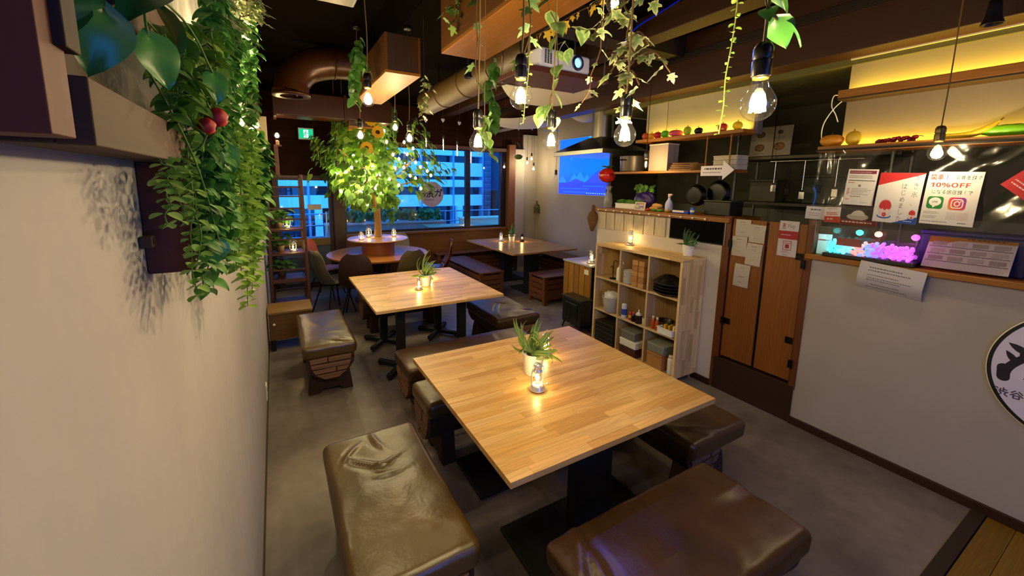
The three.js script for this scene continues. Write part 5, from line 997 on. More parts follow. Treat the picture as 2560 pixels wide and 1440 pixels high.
function write(x, s, px, py, size, color, lw = 0.09, vertical = false, gap = 1.05) {
  x.strokeStyle = color; x.lineWidth = size * lw; x.lineCap = 'round'; x.lineJoin = 'round';
  [...s].forEach((ch, k) => {
    const ox = px + (vertical ? 0 : k * size * gap), oy = py + (vertical ? k * size * gap : 0);
    for (const st of (GLYPH[ch] ?? '').split('|')) { if (!st) continue; x.beginPath(); st.split(' ').forEach((p, i) => { const [a, b] = p.split(',').map(Number); i ? x.lineTo(ox + a * size / 100, oy + b * size / 100) : x.moveTo(ox + a * size / 100, oy + b * size / 100); }); x.stroke(); }
  });
}
function lines(x, x0, y0, w, n, dy, color, lw, seed = 1) { const r = rng(seed); x.fillStyle = color; for (let k = 0; k < n; k++) { let q = x0; const end = x0 + w * (0.6 + 0.4 * r()); while (q < end) { const l = lw * (0.7 + 1.6 * r()); x.fillRect(q, y0 + k * dy, Math.min(l, end - q), lw); q += l + lw * 0.5; } } }
function print(w, h, draw) { const c = document.createElement('canvas'); c.width = w; c.height = h; const x = c.getContext('2d'); x.fillStyle = '#ffffff'; x.fillRect(0, 0, w, h); draw(x, w, h); const t = new THREE.CanvasTexture(c); t.colorSpace = THREE.SRGBColorSpace; t.anisotropy = 8; return t; }
// a printed sheet; turn -PI/2 faces the room from the right wall
function sheetThing(name, label, cat, pos, w, h, tex, o = {}) {
  const t = thing(name, label, cat, pos, 0, o.group);
  t.rotation.set(o.tilt ?? 0, o.turn ?? -Math.PI / 2, o.roll ?? 0, 'YXZ');
  const bow = o.bow ?? 0.004, th = o.th ?? 0.0012;
  const surf = (e) => (u, v) => [(u - 0.5) * w, (v - 0.5) * h, bow * (1 - Math.pow(2 * v - 1, 2)) - (o.curl ?? 0) * Math.pow(Math.max(0, 0.45 - v), 2) + e];
  mesh('sheet', sheet(surf(0), 4, 8, th), MT.paper, t);
  const g = leafGrid(8, 4, (v, a) => { const [x, y, z] = surf(th / 2 + 0.0006)((a + 1) / 2, v); return [x, y, z]; });
  mesh('print', g, M('#c9c6c6', o.rough ?? 0.6, { map: tex }), t);
  if (o.tape) for (const s of o.tape) mesh('tape', box(0.018, 0.012, 0.0008, s[0] * w, s[1] * h, 0.0022 + bow * (1 - 4 * s[1] * s[1]), 0), M('#d9d4c4', 0.3, { transmission: 0.5, thickness: 0 }), t);
  return t;
}
const TP = {
  form: print(256, 300, (x) => { x.fillStyle = '#8c1e46'; x.fillRect(14, 12, 228, 26); lines(x, 22, 22, 200, 1, 10, '#e9c9d4', 7, 3); lines(x, 18, 54, 200, 2, 14, '#777', 5, 4); x.fillStyle = '#555'; x.fillRect(14, 92, 228, 6); lines(x, 20, 110, 60, 1, 12, '#c22', 6, 5); x.fillStyle = '#999'; x.fillRect(110, 128, 22, 20); lines(x, 20, 160, 26, 5, 12, '#c33', 6, 5); lines(x, 56, 160, 170, 5, 12, '#888', 4, 6); lines(x, 56, 224, 130, 1, 12, '#b59a6a', 9, 8); lines(x, 18, 250, 40, 1, 12, '#c33', 6, 9); lines(x, 150, 276, 80, 1, 12, '#999', 4, 9); }),
  kakigori: print(420, 460, (x, w, h) => {
    x.fillStyle = '#f4f4f6'; x.fillRect(0, 0, w, h);
    x.fillStyle = '#d8202c'; x.beginPath(); x.moveTo(0, 0); x.lineTo(w, 0); x.lineTo(w, 8); x.lineTo(0, 118); x.fill();
    write(x, 'ふか'.slice(1), 330, 8, 62, '#555', 0.05); write(x, 'き氷、', 326, 84, 66, '#6a6a70', 0.05, true, 1.12); write(x, 'はじめました', 226, 90, 58, '#5a5a60', 0.06, true, 1.02);
    x.fillStyle = '#1750b8'; x.beginPath(); x.moveTo(190, h); x.lineTo(w, 392); x.lineTo(w, h); x.fill(); lines(x, 300, 432, 90, 1, 10, '#dfe8ff', 8, 2);
    const ice = (cx, cy, s) => { x.fillStyle = '#f7dfe2'; x.beginPath(); x.ellipse(cx, cy, 62 * s, 88 * s, 0, 0, 7); x.fill(); x.strokeStyle = '#b9c4d8'; x.lineWidth = 3; x.stroke(); x.fillStyle = '#d92a3a'; x.beginPath(); x.arc(cx, cy - 18 * s, 60 * s, Math.PI, 0); x.quadraticCurveTo(cx + 45 * s, cy + 25 * s, cx + 22 * s, cy); x.quadraticCurveTo(cx, cy + 34 * s, cx - 20 * s, cy); x.quadraticCurveTo(cx - 48 * s, cy + 22 * s, cx - 60 * s, cy - 18 * s); x.fill(); x.strokeStyle = '#2f55c8'; x.lineWidth = 12 * s; x.beginPath(); x.ellipse(cx, cy + 70 * s, 64 * s, 20 * s, 0, 0, Math.PI); x.stroke(); x.fillStyle = '#d92a3a'; for (let k = 0; k < 5; k++) { x.beginPath(); x.arc(cx + Math.cos(k * 1.257) * 13 * s, cy + 58 * s + Math.sin(k * 1.257) * 13 * s, 9 * s, 0, 7); x.fill(); } };
    ice(108, 330, 1); ice(372, 372, 0.5);
  }),
  off: print(512, 560, (x, w, h) => {
    x.fillStyle = '#f6f3f0'; x.fillRect(0, 0, w, h);
    write(x, '簡単！', 26, 26, 62, '#d4352c', 0.12); write(x, '会員登録で', 262, 34, 46, '#3a3a3a', 0.08);
    x.fillStyle = '#d4352c'; x.font = 'bold 78px sans-serif'; x.save(); x.translate(36, 162); x.scale(1.28, 0.86); x.fillText('10%OFF', 0, 0); x.restore();
    write(x, 'になる居店録！で', 64, 190, 46, '#3a3a3a', 0.08, false, 1.06);
    x.fillStyle = '#0f8a2c'; x.beginPath(); x.roundRect(40, 262, 160, 132, 30); x.fill(); x.fillStyle = '#fff'; x.beginPath(); x.ellipse(120, 318, 60, 46, 0, 0, 7); x.fill(); x.beginPath(); x.moveTo(96, 350); x.lineTo(106, 384); x.lineTo(146, 352); x.fill(); x.fillStyle = '#0f8a2c'; x.font = 'bold 26px sans-serif'; x.fillText('LINE', 90, 328);
    const g = x.createLinearGradient(250, 400, 410, 262); g.addColorStop(0, '#f7b23a'); g.addColorStop(0.35, '#ee4a3a'); g.addColorStop(0.7, '#d0308c'); g.addColorStop(1, '#6a3cc8'); x.fillStyle = g; x.beginPath(); x.roundRect(248, 264, 164, 132, 34); x.fill(); x.strokeStyle = '#fff'; x.lineWidth = 11; x.beginPath(); x.roundRect(278, 286, 104, 88, 26); x.stroke(); x.beginPath(); x.arc(330, 330, 24, 0, 7); x.stroke(); x.fillStyle = '#fff'; x.beginPath(); x.arc(362, 306, 7, 0, 7); x.fill();
    lines(x, 24, 424, 190, 2, 16, '#8a8a8a', 6, 12); lines(x, 24, 470, 170, 2, 16, '#8a8a8a', 6, 13); x.fillStyle = '#e4e0de'; x.fillRect(250, 420, 90, 84); x.fillStyle = '#ecdcda'; x.fillRect(346, 420, 110, 84); lines(x, 14, 526, 330, 1, 16, '#8a8a8a', 9, 14); lines(x, 370, 526, 110, 1, 16, '#666', 10, 15);
  }),
  notice: print(420, 260, (x) => { x.fillStyle = '#e8e6ee'; x.fillRect(0, 0, 420, 260); lines(x, 70, 40, 280, 1, 20, '#6b6b78', 9, 21); lines(x, 66, 66, 320, 1, 20, '#77777f', 9, 22); lines(x, 66, 106, 320, 2, 26, '#808088', 7, 23); lines(x, 66, 150, 300, 1, 26, '#808088', 7, 24); lines(x, 100, 190, 220, 1, 26, '#808088', 7, 25); lines(x, 66, 216, 330, 1, 26, '#808088', 7, 26); }),
  small: print(160, 110, (x) => { x.fillStyle = '#e6e6f4'; x.fillRect(0, 0, 160, 110); lines(x, 36, 22, 90, 1, 14, '#444', 10, 31); lines(x, 26, 56, 110, 2, 18, '#777', 4, 32); }),
  badge: print(140, 150, (x) => { x.fillStyle = '#ece8e6'; x.fillRect(0, 0, 140, 150); lines(x, 24, 12, 100, 1, 12, '#c9b0a8', 9, 33); x.fillStyle = '#d0432c'; x.fillRect(0, 90, 140, 60); lines(x, 18, 50, 110, 2, 16, '#d0432c', 9, 34); lines(x, 26, 110, 90, 1, 12, '#f4d8cc', 13, 35); }),
  rice: print(300, 160, (x) => { x.fillStyle = '#2a2a2c'; x.fillRect(0, 0, 300, 160); x.fillStyle = '#b9b2a4'; x.beginPath(); x.ellipse(150, 74, 86, 34, 0, 0, 7); x.fill(); x.fillStyle = '#cfcac0'; x.beginPath(); x.arc(150, 62, 54, Math.PI, 0); x.fill(); x.fillStyle = '#7c2a20'; x.fillRect(0, 104, 300, 56); lines(x, 30, 122, 250, 1, 12, '#e8c9b8', 13, 41); }),
  pay: print(220, 400, (x) => { x.fillStyle = '#f0eeee'; x.fillRect(0, 0, 220, 400); x.fillStyle = '#b3263f'; x.font = 'bold 62px sans-serif'; x.fillText('R', 34, 74); x.fillRect(34, 82, 42, 7); x.fillStyle = '#8a8486'; x.font = '54px sans-serif'; x.fillText('Pay', 92, 74); x.fillStyle = '#c4283a'; x.fillRect(0, 112, 220, 92); lines(x, 26, 150, 170, 1, 12, '#f3c9cc', 12, 51); x.fillStyle = '#e8e6ea'; x.fillRect(0, 204, 220, 196); x.strokeStyle = '#b3263f'; x.lineWidth = 6; x.strokeRect(64, 226, 92, 100); x.beginPath(); x.moveTo(64, 250); x.lineTo(156, 250); x.stroke(); x.fillStyle = '#b3263f'; x.beginPath(); x.roundRect(88, 262, 46, 46, 10); x.fill(); lines(x, 46, 342, 130, 2, 14, '#b3808a', 6, 52); lines(x, 70, 380, 90, 1, 14, '#777', 7, 53); }),
  paperA: print(160, 230, (x) => { x.fillStyle = '#e2dccd'; x.fillRect(0, 0, 160, 230); lines(x, 46, 30, 70, 1, 14, '#8a8478', 7, 61); lines(x, 40, 60, 80, 2, 12, '#b0aa9c', 4, 62); lines(x, 50, 170, 60, 1, 14, '#a8a294', 5, 63); }),
  paperB: print(160, 300, (x) => { x.fillStyle = '#ded8ca'; x.fillRect(0, 0, 160, 300); x.strokeStyle = '#8a8478'; x.lineWidth = 2; x.strokeRect(66, 34, 26, 18); lines(x, 48, 160, 70, 1, 14, '#7d776c', 8, 64); lines(x, 48, 236, 70, 1, 14, '#7d776c', 6, 65); }),
  menu: print(420, 330, (x) => { x.fillStyle = '#e6dcd6'; x.fillRect(0, 0, 420, 330); x.fillStyle = '#c98a2a'; x.beginPath(); x.moveTo(0, 0); x.lineTo(420, 0); x.lineTo(420, 44); x.lineTo(150, 44); x.lineTo(90, 76); x.lineTo(0, 76); x.fill(); lines(x, 190, 16, 200, 1, 10, '#7a4a10', 12, 71); for (let j = 0; j < 3; j++) { x.fillStyle = '#4a3a38'; x.fillRect(10, 112 + j * 74, 400, 5); for (let i = 0; i < 4; i++) { x.fillStyle = ['#c4b4a8', '#d2c4b8', '#b8a89c'][(i + j) % 3]; x.fillRect(22 + i * 100, 60 + j * 74, 76, 40); lines(x, 24 + i * 100, 102 + j * 74, 70, 1, 8, '#9a8a82', 4, 72 + i); } } }),
  placard: print(360, 260, (x) => { x.fillStyle = '#a7a08a'; x.fillRect(0, 0, 360, 260); const food = (cx, cy, a, b, s) => { x.fillStyle = a; x.beginPath(); x.ellipse(cx, cy, 44 * s, 32 * s, 0, 0, 7); x.fill(); x.fillStyle = b; for (let k = 0; k < 7; k++) { x.beginPath(); x.arc(cx + Math.cos(k * 2.4) * 20 * s, cy + Math.sin(k * 2.4) * 14 * s, 8 * s, 0, 7); x.fill(); } }; food(90, 66, '#3a2a18', '#6a4a24', 0.9); food(260, 54, '#3a2a1a', '#5a4020', 0.55); food(90, 186, '#5a3c18', '#8a5e26', 1.05); food(264, 180, '#7a4a1c', '#a86a2a', 1.1); lines(x, 200, 96, 110, 1, 10, '#6a634e', 5, 81); lines(x, 40, 236, 110, 1, 10, '#6a634e', 5, 82); }),
  arrow: print(420, 200, (x) => { x.fillStyle = '#eeeaf2'; x.fillRect(0, 0, 420, 200); lines(x, 50, 70, 260, 1, 10, '#4a4652', 17, 91); lines(x, 30, 112, 300, 1, 10, '#9a94a4', 10, 92); }),
  cal: print(260, 180, (x) => { x.fillStyle = '#eee6e2'; x.fillRect(0, 0, 260, 180); x.fillStyle = '#d9926e'; x.fillRect(108, 22, 124, 26); x.fillStyle = '#c87a62'; x.fillRect(208, 60, 22, 80); x.fillStyle = '#4a48b0'; for (const [a, b] of [[40, 26], [78, 26], [110, 84], [146, 84], [180, 84]]) x.fillRect(a, b, 22, 34); lines(x, 30, 128, 160, 1, 12, '#6a62a8', 18, 95); }),
  red: print(300, 260, (x) => { x.fillStyle = '#d5202c'; x.fillRect(0, 0, 300, 260); lines(x, 30, 30, 220, 2, 34, '#f6dede', 16, 97); lines(x, 30, 170, 200, 2, 30, '#f6dede', 10, 98); }),
  dark: print(256, 160, (x) => { x.fillStyle = '#16160f'; x.fillRect(0, 0, 256, 160); x.fillStyle = '#2a2a20'; x.fillRect(64, 0, 2, 160); x.fillRect(150, 0, 2, 160); for (let k = 0; k < 8; k++) { x.fillStyle = '#6f6f60'; x.fillRect(70 + k * 23, 10 + (k % 3) * 3, 4, 4); } }),
  logo: print(1024, 1024, (x) => {
    x.fillStyle = '#cfc8dc'; x.fillRect(0, 0, 1024, 1024); x.save(); x.translate(-110, -60); x.scale(1.08, 1.08); x.fillStyle = '#1c1024'; x.strokeStyle = '#1c1024';
    const leaf = (cx, cy, a, l, w) => { x.save(); x.translate(cx, cy); x.rotate(a); x.beginPath(); x.moveTo(0, 0); x.quadraticCurveTo(l * 0.45, -w, l, 0); x.quadraticCurveTo(l * 0.45, w, 0, 0); x.fill(); x.restore(); };
    x.lineCap = 'round'; x.lineWidth = 46; x.beginPath(); x.moveTo(190, 600); x.quadraticCurveTo(190, 520, 300, 420); x.stroke(); x.lineWidth = 60; x.beginPath(); x.moveTo(180, 560); x.lineTo(186, 625); x.stroke();
    leaf(240, 520, -2.2, 110, 36); leaf(290, 440, -2.6, 130, 44); leaf(320, 380, -2.1, 120, 40); leaf(240, 470, -1.2, 120, 42); leaf(330, 560, 0.9, 110, 40); leaf(270, 600, 0.6, 110, 34);
    write(x, '渋', 330, 300, 330, '#1c1024', 0.11); write(x, 'ガ', 660, 320, 260, '#1c1024', 0.1); write(x, '渋谷', 160, 700, 64, '#4a3f58', 0.12); lines(x, 310, 726, 560, 1, 10, '#5a4f66', 22, 99); x.restore();
    x.lineWidth = 22; x.beginPath(); x.arc(512, 512, 500, 0, 7); x.stroke();
  }),
  round: print(512, 512, (x) => { x.fillStyle = '#d9d2ea'; x.fillRect(0, 0, 512, 512); write(x, '#', 40, 216, 96, '#150e1a', 0.15); write(x, '渋', 140, 166, 160, '#150e1a', 0.14); write(x, 'ガ', 316, 146, 172, '#150e1a', 0.13); lines(x, 90, 362, 340, 1, 10, '#5a5064', 14, 101); lines(x, 290, 110, 120, 1, 10, '#8a8094', 14, 102); }),
};
// papers on the saloon door
for (const [y, z, h, w, tx, l, roll] of [
  [1.415, -1.80, 0.135, 0.115, 'paperA', 'top left white paper on the saloon door', 0.02], [1.38, -1.69, 0.14, 0.115, 'paperA', 'top right white paper on the saloon door', -0.03],
  [1.265, -1.815, 0.16, 0.115, 'paperA', 'second left white paper on the saloon door, under the top left one', 0.02], [1.215, -1.70, 0.175, 0.115, 'paperA', 'white paper on the saloon door with one corner curling, under the top right one', -0.04], [1.03, -1.775, 0.185, 0.12, 'paperB', 'lowest white paper on the saloon door, hanging alone', -0.03],
]) sheetThing('door_paper', l, 'paper', [3.269, y, z], w, h, TP[tx], { roll, group: 'white papers on the saloon door', bow: 0.003 });
sheetThing('payment_sign', 'white and red payment sign with R Pay lettering on the saloon door', 'sign', [3.267, 1.37, -1.475], 0.125, 0.26, TP.pay, { bow: 0.001, rough: 0.3 });
// notices on the counter and on the vinyl curtain
sheetThing('notice_sheet', 'white sheet with a maroon header taped to the vinyl curtain', 'notice', [3.18, 1.75, -1.075], 0.145, 0.22, TP.form, { roll: -0.04 });
sheetThing('shaved_ice_poster', 'white poster with red top corner and shaved ice picture on the curtain', 'poster', [3.175, 1.69, -0.895], 0.19, 0.29, TP.kakigori, { roll: -0.03, bow: 0.008 });
sheetThing('discount_poster', 'white poster saying 10%OFF in red with green and pink app icons', 'poster', [3.172, 1.695, -0.687], 0.2, 0.285, TP.off, { roll: -0.03, bow: 0.008 });
sheetThing('red_flyer', 'red flyer turned on its corner at the right edge of the curtain', 'flyer', [3.172, 1.77, -0.415], 0.17, 0.15, TP.red, { roll: -0.75 });
sheetThing('counter_notice', 'white text notice hanging over the edge below the counter shelf', 'notice', [3.225, 1.19, -0.89], 0.3, 0.185, TP.notice, { roll: -0.08, curl: 0.25, bow: 0.004 });
sheetThing('small_sign', 'small bluish white card hanging left of the vinyl curtain', 'sign', [3.2, 1.575, -1.295], 0.12, 0.085, TP.small, { roll: -0.02 });
sheetThing('red_white_badge', 'red and white square label above the glowing box', 'label', [3.19, 1.57, -1.2], 0.085, 0.1, TP.badge, { roll: 0.03 });
sheetThing('bowl_card', 'dark card picturing a white bowl above a red strip', 'card', [3.192, 1.562, -1.07], 0.19, 0.1, TP.rice, { roll: -0.02 });
sheetThing('menu_stand', 'slanted white menu board with an orange heading on the right counter', 'menu', [3.33, 1.39, -0.62], 0.32, 0.2, TP.menu, { tilt: -0.5, th: 0.008, bow: 0, rough: 0.3 });
{
  const s = thing('card_stand', 'small white tent card standing at the left end of the right counter', 'sign', [3.31, 1.286, -1.27], -Math.PI / 2 + 0.3);
  mesh('card', box(0.075, 0.13, 0.004, 0, 0.066, 0, 0.001), MT.paper, s, null, [-0.22, 0, 0]);
  mesh('red_band', box(0.07, 0.008, 0.001, 0, 0.1, 0.0035, 0), M('#b23040', 0.5), s, null, [-0.22, 0, 0]);
  mesh('card', box(0.075, 0.13, 0.004, 0, 0.066, -0.05, 0.001), MT.paper, s, null, [0.22, 0, 0]);
}
// ------------------------------------------------------------------ counter tops, fruit shelves, LED strips
struct('counter_top_right', span(3.235, 3.75, 1.25, 1.285, -1.345, 2.6, 0.005), MT.shelfWood);
struct('counter_top_kitchen', span(3.235, 3.7, 1.445, 1.487, -3.47, -1.9, 0.005), MT.shelfWood);
{ // white boards and black board under the kitchen counter
  const r = rng(9);
  const ORD = ['leftmost', 'second from left', 'third from left', 'fourth from left', 'fifth from left', 'sixth from left', 'rightmost'];
  for (let k = 0; k < 7; k++) { const t = mesh('white_board', box(0.012, 0.195 - 0.03 * r(), 0.121, 3.262, 1.34 + 0.004 * r(), -3.37 + k * 0.132, 0.002), M(['#d9d2bf', '#cfc7b2', '#e0d9c6'][k % 3], 0.6, { map: TX.wood })); tag(t, ORD[k] + ' of the whitewashed upright boards on the kitchen counter front', 'board', 'whitewashed boards under the kitchen counter'); }
  const b = thing('blackboard', 'black board with a few pins under the kitchen counter, beside the white boards', 'board', [3.262, 1.352, -2.205], -Math.PI / 2);
  mesh('board', box(0.53, 0.2, 0.01, 0, 0, 0, 0.002), MT.blackMatte, b);
  mesh('face', new THREE.PlaneGeometry(0.51, 0.18).translate(0, 0, 0.0055), M('#666666', 0.9, { map: TP.dark, specularIntensity: 0.2 }), b);
  mesh('edge_strip', merge([box(0.006, 0.2, 0.014, 0.268, 0, 0, 0.001), box(0.53, 0.006, 0.014, 0, 0.103, 0, 0.001)]), MT.steel, b);
  const s = thing('bead_string', 'row of round white beads along the edge of the kitchen counter', 'lights', [3.23, 1.462, -3.4]);
  for (let k = 0; k < 12; k++) mesh('bead', new THREE.SphereGeometry(0.009, 14, 10).translate(-0.004, 0, k * 0.118), MT.whiteGloss, s);
  mesh('wire', tube([...Array(12)].map((_, k) => [0, 0.006 - 0.003 * (k % 2), k * 0.118]), 0.0016, 48, 5), MT.white, s);
}
function fruitShelf(label, x0, x1, y, z0, z1, th) { const t = thing('fruit_shelf', label, 'shelf', [(x0 + x1) / 2, y - th / 2, (z0 + z1) / 2]); mesh('board', box(x1 - x0, th, z1 - z0, 0, 0, 0, 0.004), MT.shelfWood, t); for (const q of [-0.4, 0.4]) mesh('bracket', box(0.02, 0.03, 0.02, 0.03, -th / 2 - 0.014, q * (z1 - z0), 0.002), MT.iron, t); return t; }
fruitShelf('narrow wooden shelf with glowing model fruit over the kitchen counter', 3.28, 3.5, 2.2, -2.97, -1.885, 0.03);
fruitShelf('long wooden shelf with model fruit above the vinyl curtain', 3.255, 3.5, 2.02, -1.36, 2.4, 0.038);
{ const t = thing('light_ledge', 'wooden ledge hiding the yellow light strip high on the right', 'shelf', [3.38, 2.355, 0.55]); mesh('front_board', box(0.014, 0.05, 3.73, -0.045, 0.005, 0, 0.003), MT.shelfWood, t); mesh('bottom_board', box(0.13, 0.014, 3.73, 0.015, -0.025, 0, 0.003), MT.beamDark, t); }
struct('wall_panel_lower', span(3.46, 3.5, 2.02, 2.335, -1.31, 2.6, 0.003), M('#94856f', 0.75, { map: TX.plaster }));
struct('wall_panel_upper', span(3.46, 3.5, 2.33, 2.62, -1.31, 2.6, 0.003), M('#bdb08c', 0.75, { map: TX.plaster }));
struct('wall_panel_kitchen', merge([span(3.46, 3.5, 2.2, 2.62, -2.745, -1.9, 0.003), span(3.46, 3.5, 2.2, 2.62, -3.0, -2.75, 0.003)]), M('#b3ae9c', 0.7, { map: TX.plaster }));
struct('trim_6', span(3.44, 3.52, 2.17, 2.62, -1.898, -1.87, 0.003), M('#5a5560', 0.4));
struct('trim_7', span(3.43, 3.455, 2.59, 2.62, -1.31, 2.6, 0.003), M('#cdbf9a', 0.6));
const ledM = glow(new THREE.Color().setRGB(1, 0.72, 0.06), 7);
function ledStrip(label, x, y, z, len, k, tiltIn) {
  const t = thing('led_strip', label, 'light strip', [x, y, z]);
  mesh('strip', box(0.008, 0.004, len, 0, 0, 0), ledM, t);
  mesh('channel', box(0.012, 0.003, len, 0, -0.0038, 0), MT.white, t);
  const l = new THREE.RectAreaLight(new THREE.Color().setRGB(1, 0.68, 0.07), k, 0.008, len); l.position.set(0, 0.004, 0);
  l.rotation.set(Math.PI / 2, 0, 0); t.add(l);
}
ledStrip('hidden yellow light strip glowing behind the wooden ledge on the right', 3.42, 2.345, 0.55, 3.7, 120);
ledStrip('yellow light strip behind the model fruit on the right shelf', 3.435, 2.026, 0.52, 3.7, 130);
ledStrip('yellow light strip behind the model fruit over the kitchen counter', 3.43, 2.206, -2.44, 1.0, 150);
// model fruit
function fruit(name, label, z, y, col, shape, x = 3.35) {
  const t = thing(name, label, 'fruit', [x, y, z], z * 7, 'model fruit on the lit shelves');
  const m = M(col, 0.5, { transmission: 0.4, thickness: 0 }), st = M('#4a3a18', 0.8);
  const [rx, ry, rz] = shape.map((q) => q * (y > 2 ? 1.15 : 1));
  const pr = []; for (let k = 0; k <= 14; k++) { const a = -Math.PI / 2 + Math.PI * k / 14; const dent = k > 12 ? -0.05 * (k - 12) : 0; pr.push([Math.max(1e-4, Math.cos(a)) * 1, Math.sin(a) + 1 + dent - (k < 2 ? -0.03 * (2 - k) : 0)]); }
  mesh('flesh', lathe(pr, 24).scale(rx, ry, rz), m, t);
  mesh('stem', rod([0, ry * 1.9, 0], [0.003, ry * 1.9 + 0.014, 0.002], 0.0025, 6), st, t);
}
fruit('orange', 'orange at the left end of the kitchen fruit shelf', -2.9, 2.2, '#e0701c', [0.033, 0.031, 0.033]);
fruit('lemon', 'yellow lemon right of the orange on the kitchen fruit shelf', -2.83, 2.2, '#e0b42c', [0.028, 0.028, 0.036]);
fruit('tomato', 'red tomato in the middle of the kitchen fruit shelf', -2.755, 2.2, '#c8322c', [0.034, 0.029, 0.034]);
fruit('green_apple', 'bright green apple on the kitchen fruit shelf', -2.67, 2.2, '#6fc02c', [0.035, 0.031, 0.035]);
fruit('dragon_fruit', 'long pink dragon fruit on the kitchen fruit shelf', -2.55, 2.2, '#d46a86', [0.03, 0.028, 0.06]);
fruit('pear', 'yellow-green pear on the kitchen fruit shelf', -2.43, 2.2, '#b6c22c', [0.03, 0.036, 0.03]);
fruit('avocado', 'black avocado on the kitchen fruit shelf', -2.32, 2.2, '#15160f', [0.03, 0.026, 0.042]);
fruit('apple', 'red apple near the right end of the kitchen fruit shelf', -2.1, 2.2, '#c8423c', [0.034, 0.031, 0.034]);
fruit('lemon', 'large yellow lemon at the right end of the kitchen fruit shelf', -1.975, 2.2, '#e0cc1c', [0.032, 0.031, 0.042]);
fruit('mango', 'amber mango at the left end of the right fruit shelf', -1.32, 2.02, '#d99c22', [0.04, 0.036, 0.058]);
fruit('pear', 'yellow upright pear on the right fruit shelf', -1.205, 2.02, '#cbb22a', [0.036, 0.042, 0.036]);
{
  const t = thing('grape_bunch', 'bunch of dark red grapes lying on the right fruit shelf', 'fruit', [3.34, 2.02, -0.99]); const r = rng(4), g = new THREE.SphereGeometry(0.011, 12, 9), m = M('#8a1420', 0.3);
  for (let k = 0; k < 34; k++) { const u = k / 34; mesh('grape', g, m, t, [0.02 * (r() - 0.5), 0.011 + 0.022 * r() * (0.3 + u), -0.095 + 0.18 * u + 0.01 * r()]); }
  mesh('stem', tube([[0, 0.03, 0.085], [0, 0.035, 0.1], [0.003, 0.03, 0.115]], 0.002, 8, 5), MT.stemBrown, t);
  const b = thing('banana', 'curved yellow banana pointing up on the right fruit shelf', 'fruit', [3.33, 2.02, -0.72]);
  const c = [[0, 0.02, -0.11], [0, 0.016, -0.04], [0, 0.022, 0.03], [0, 0.05, 0.09], [0, 0.085, 0.125]]; const bg = tube(c, 0.017, 30, 10); const p = bg.attributes.position, cv = new THREE.CatmullRomCurve3(c.map((q) => V(...q))); for (let i = 0; i < p.count; i++) { const ring = Math.floor(i / 11) / 30, k = Math.min(1, 0.25 + 4 * Math.min(ring, 1 - ring)), q = cv.getPointAt(ring); p.setXYZ(i, q.x + (p.getX(i) - q.x) * k, q.y + (p.getY(i) - q.y) * k, q.z + (p.getZ(i) - q.z) * k); } bg.computeVertexNormals();
  mesh('peel', bg, M('#e0b81c', 0.45), b); mesh('tip', rod([0, 0.083, 0.123], [0, 0.097, 0.134], 0.004, 8, 0.003), M('#5a4a1a', 0.7), b);
  const g2 = thing('green_corn', 'long knobbly green vegetable on the right fruit shelf', 'vegetable', [3.34, 2.022, -0.56]);
  const pr = []; for (let k = 0; k <= 16; k++) pr.push([Math.max(1e-4, 0.03 * Math.pow(Math.sin(Math.PI * (0.03 + 0.94 * k / 16)), 0.5)), -0.11 + 0.22 * k / 16]); const gg = lathe(pr, 30); const pp = gg.attributes.position; for (let i = 0; i < pp.count; i++) { const k = 1 + 0.07 * Math.sin(Math.atan2(pp.getZ(i), pp.getX(i)) * 9) * Math.sin(pp.getY(i) * 160); pp.setX(i, pp.getX(i) * k); pp.setZ(i, pp.getZ(i) * k); } gg.computeVertexNormals();
  mesh('flesh', gg.rotateX(Math.PI / 2).translate(0, 0.03, 0), M('#7fc41c', 0.4), g2); mesh('stem', rod([0, 0.03, -0.11], [0, 0.034, -0.13], 0.005, 8), MT.stemGreen, g2);
  fruit('pomegranate', 'dark red pomegranate at the right edge of the right fruit shelf', -0.455, 2.02, '#8a2a1c', [0.042, 0.04, 0.042]);
}
// vinyl curtain
{
  const t = thing('vinyl_curtain', 'clear wrinkled vinyl curtain hanging under the right fruit shelf', 'curtain', [3.215, 1.99, 0.4]);
  const g = leafGrid(30, 90, (v, a) => { const z = a * 1.75, e = Math.exp(-Math.pow((z + 1.75) / 0.12, 2)); return [0.006 * Math.sin(z * 7 + v * 3) + 0.004 * Math.sin(z * 17 + v * 9) + 0.004 * vnoise(z * 6 + 40, v * 5, 999, 999, 8) + 0.03 * e * Math.sin(v * 5 + z * 60), -0.005 - v * 0.52, z + 0.02 * e * Math.sin(v * 3)]; });
  mesh('sheet', g, MT.vinyl, t); mesh('top_rail', box(0.012, 0.012, 3.5, 0, 0, 0, 0.002), MT.iron, t);
  const c = thing('white_cable', 'thin white cable looping down at the left end of the lit shelves', 'cable', [3.4, 2.3, -1.36]);
  mesh('cable', tube([[0.03, 0.06, 0.03], [0, 0.07, 0.0], [-0.01, 0.0, -0.005], [0.0, -0.06, 0.02], [0.01, -0.11, 0.035]], 0.0035, 30, 6), MT.white, c);
  mesh('cable', tube([[0.02, 0.03, 0.04], [-0.01, -0.02, 0.01], [-0.03, -0.12, -0.03], [-0.03, -0.22, -0.03], [-0.01, -0.29, 0.0]], 0.0035, 30, 6), MT.white, c);
}
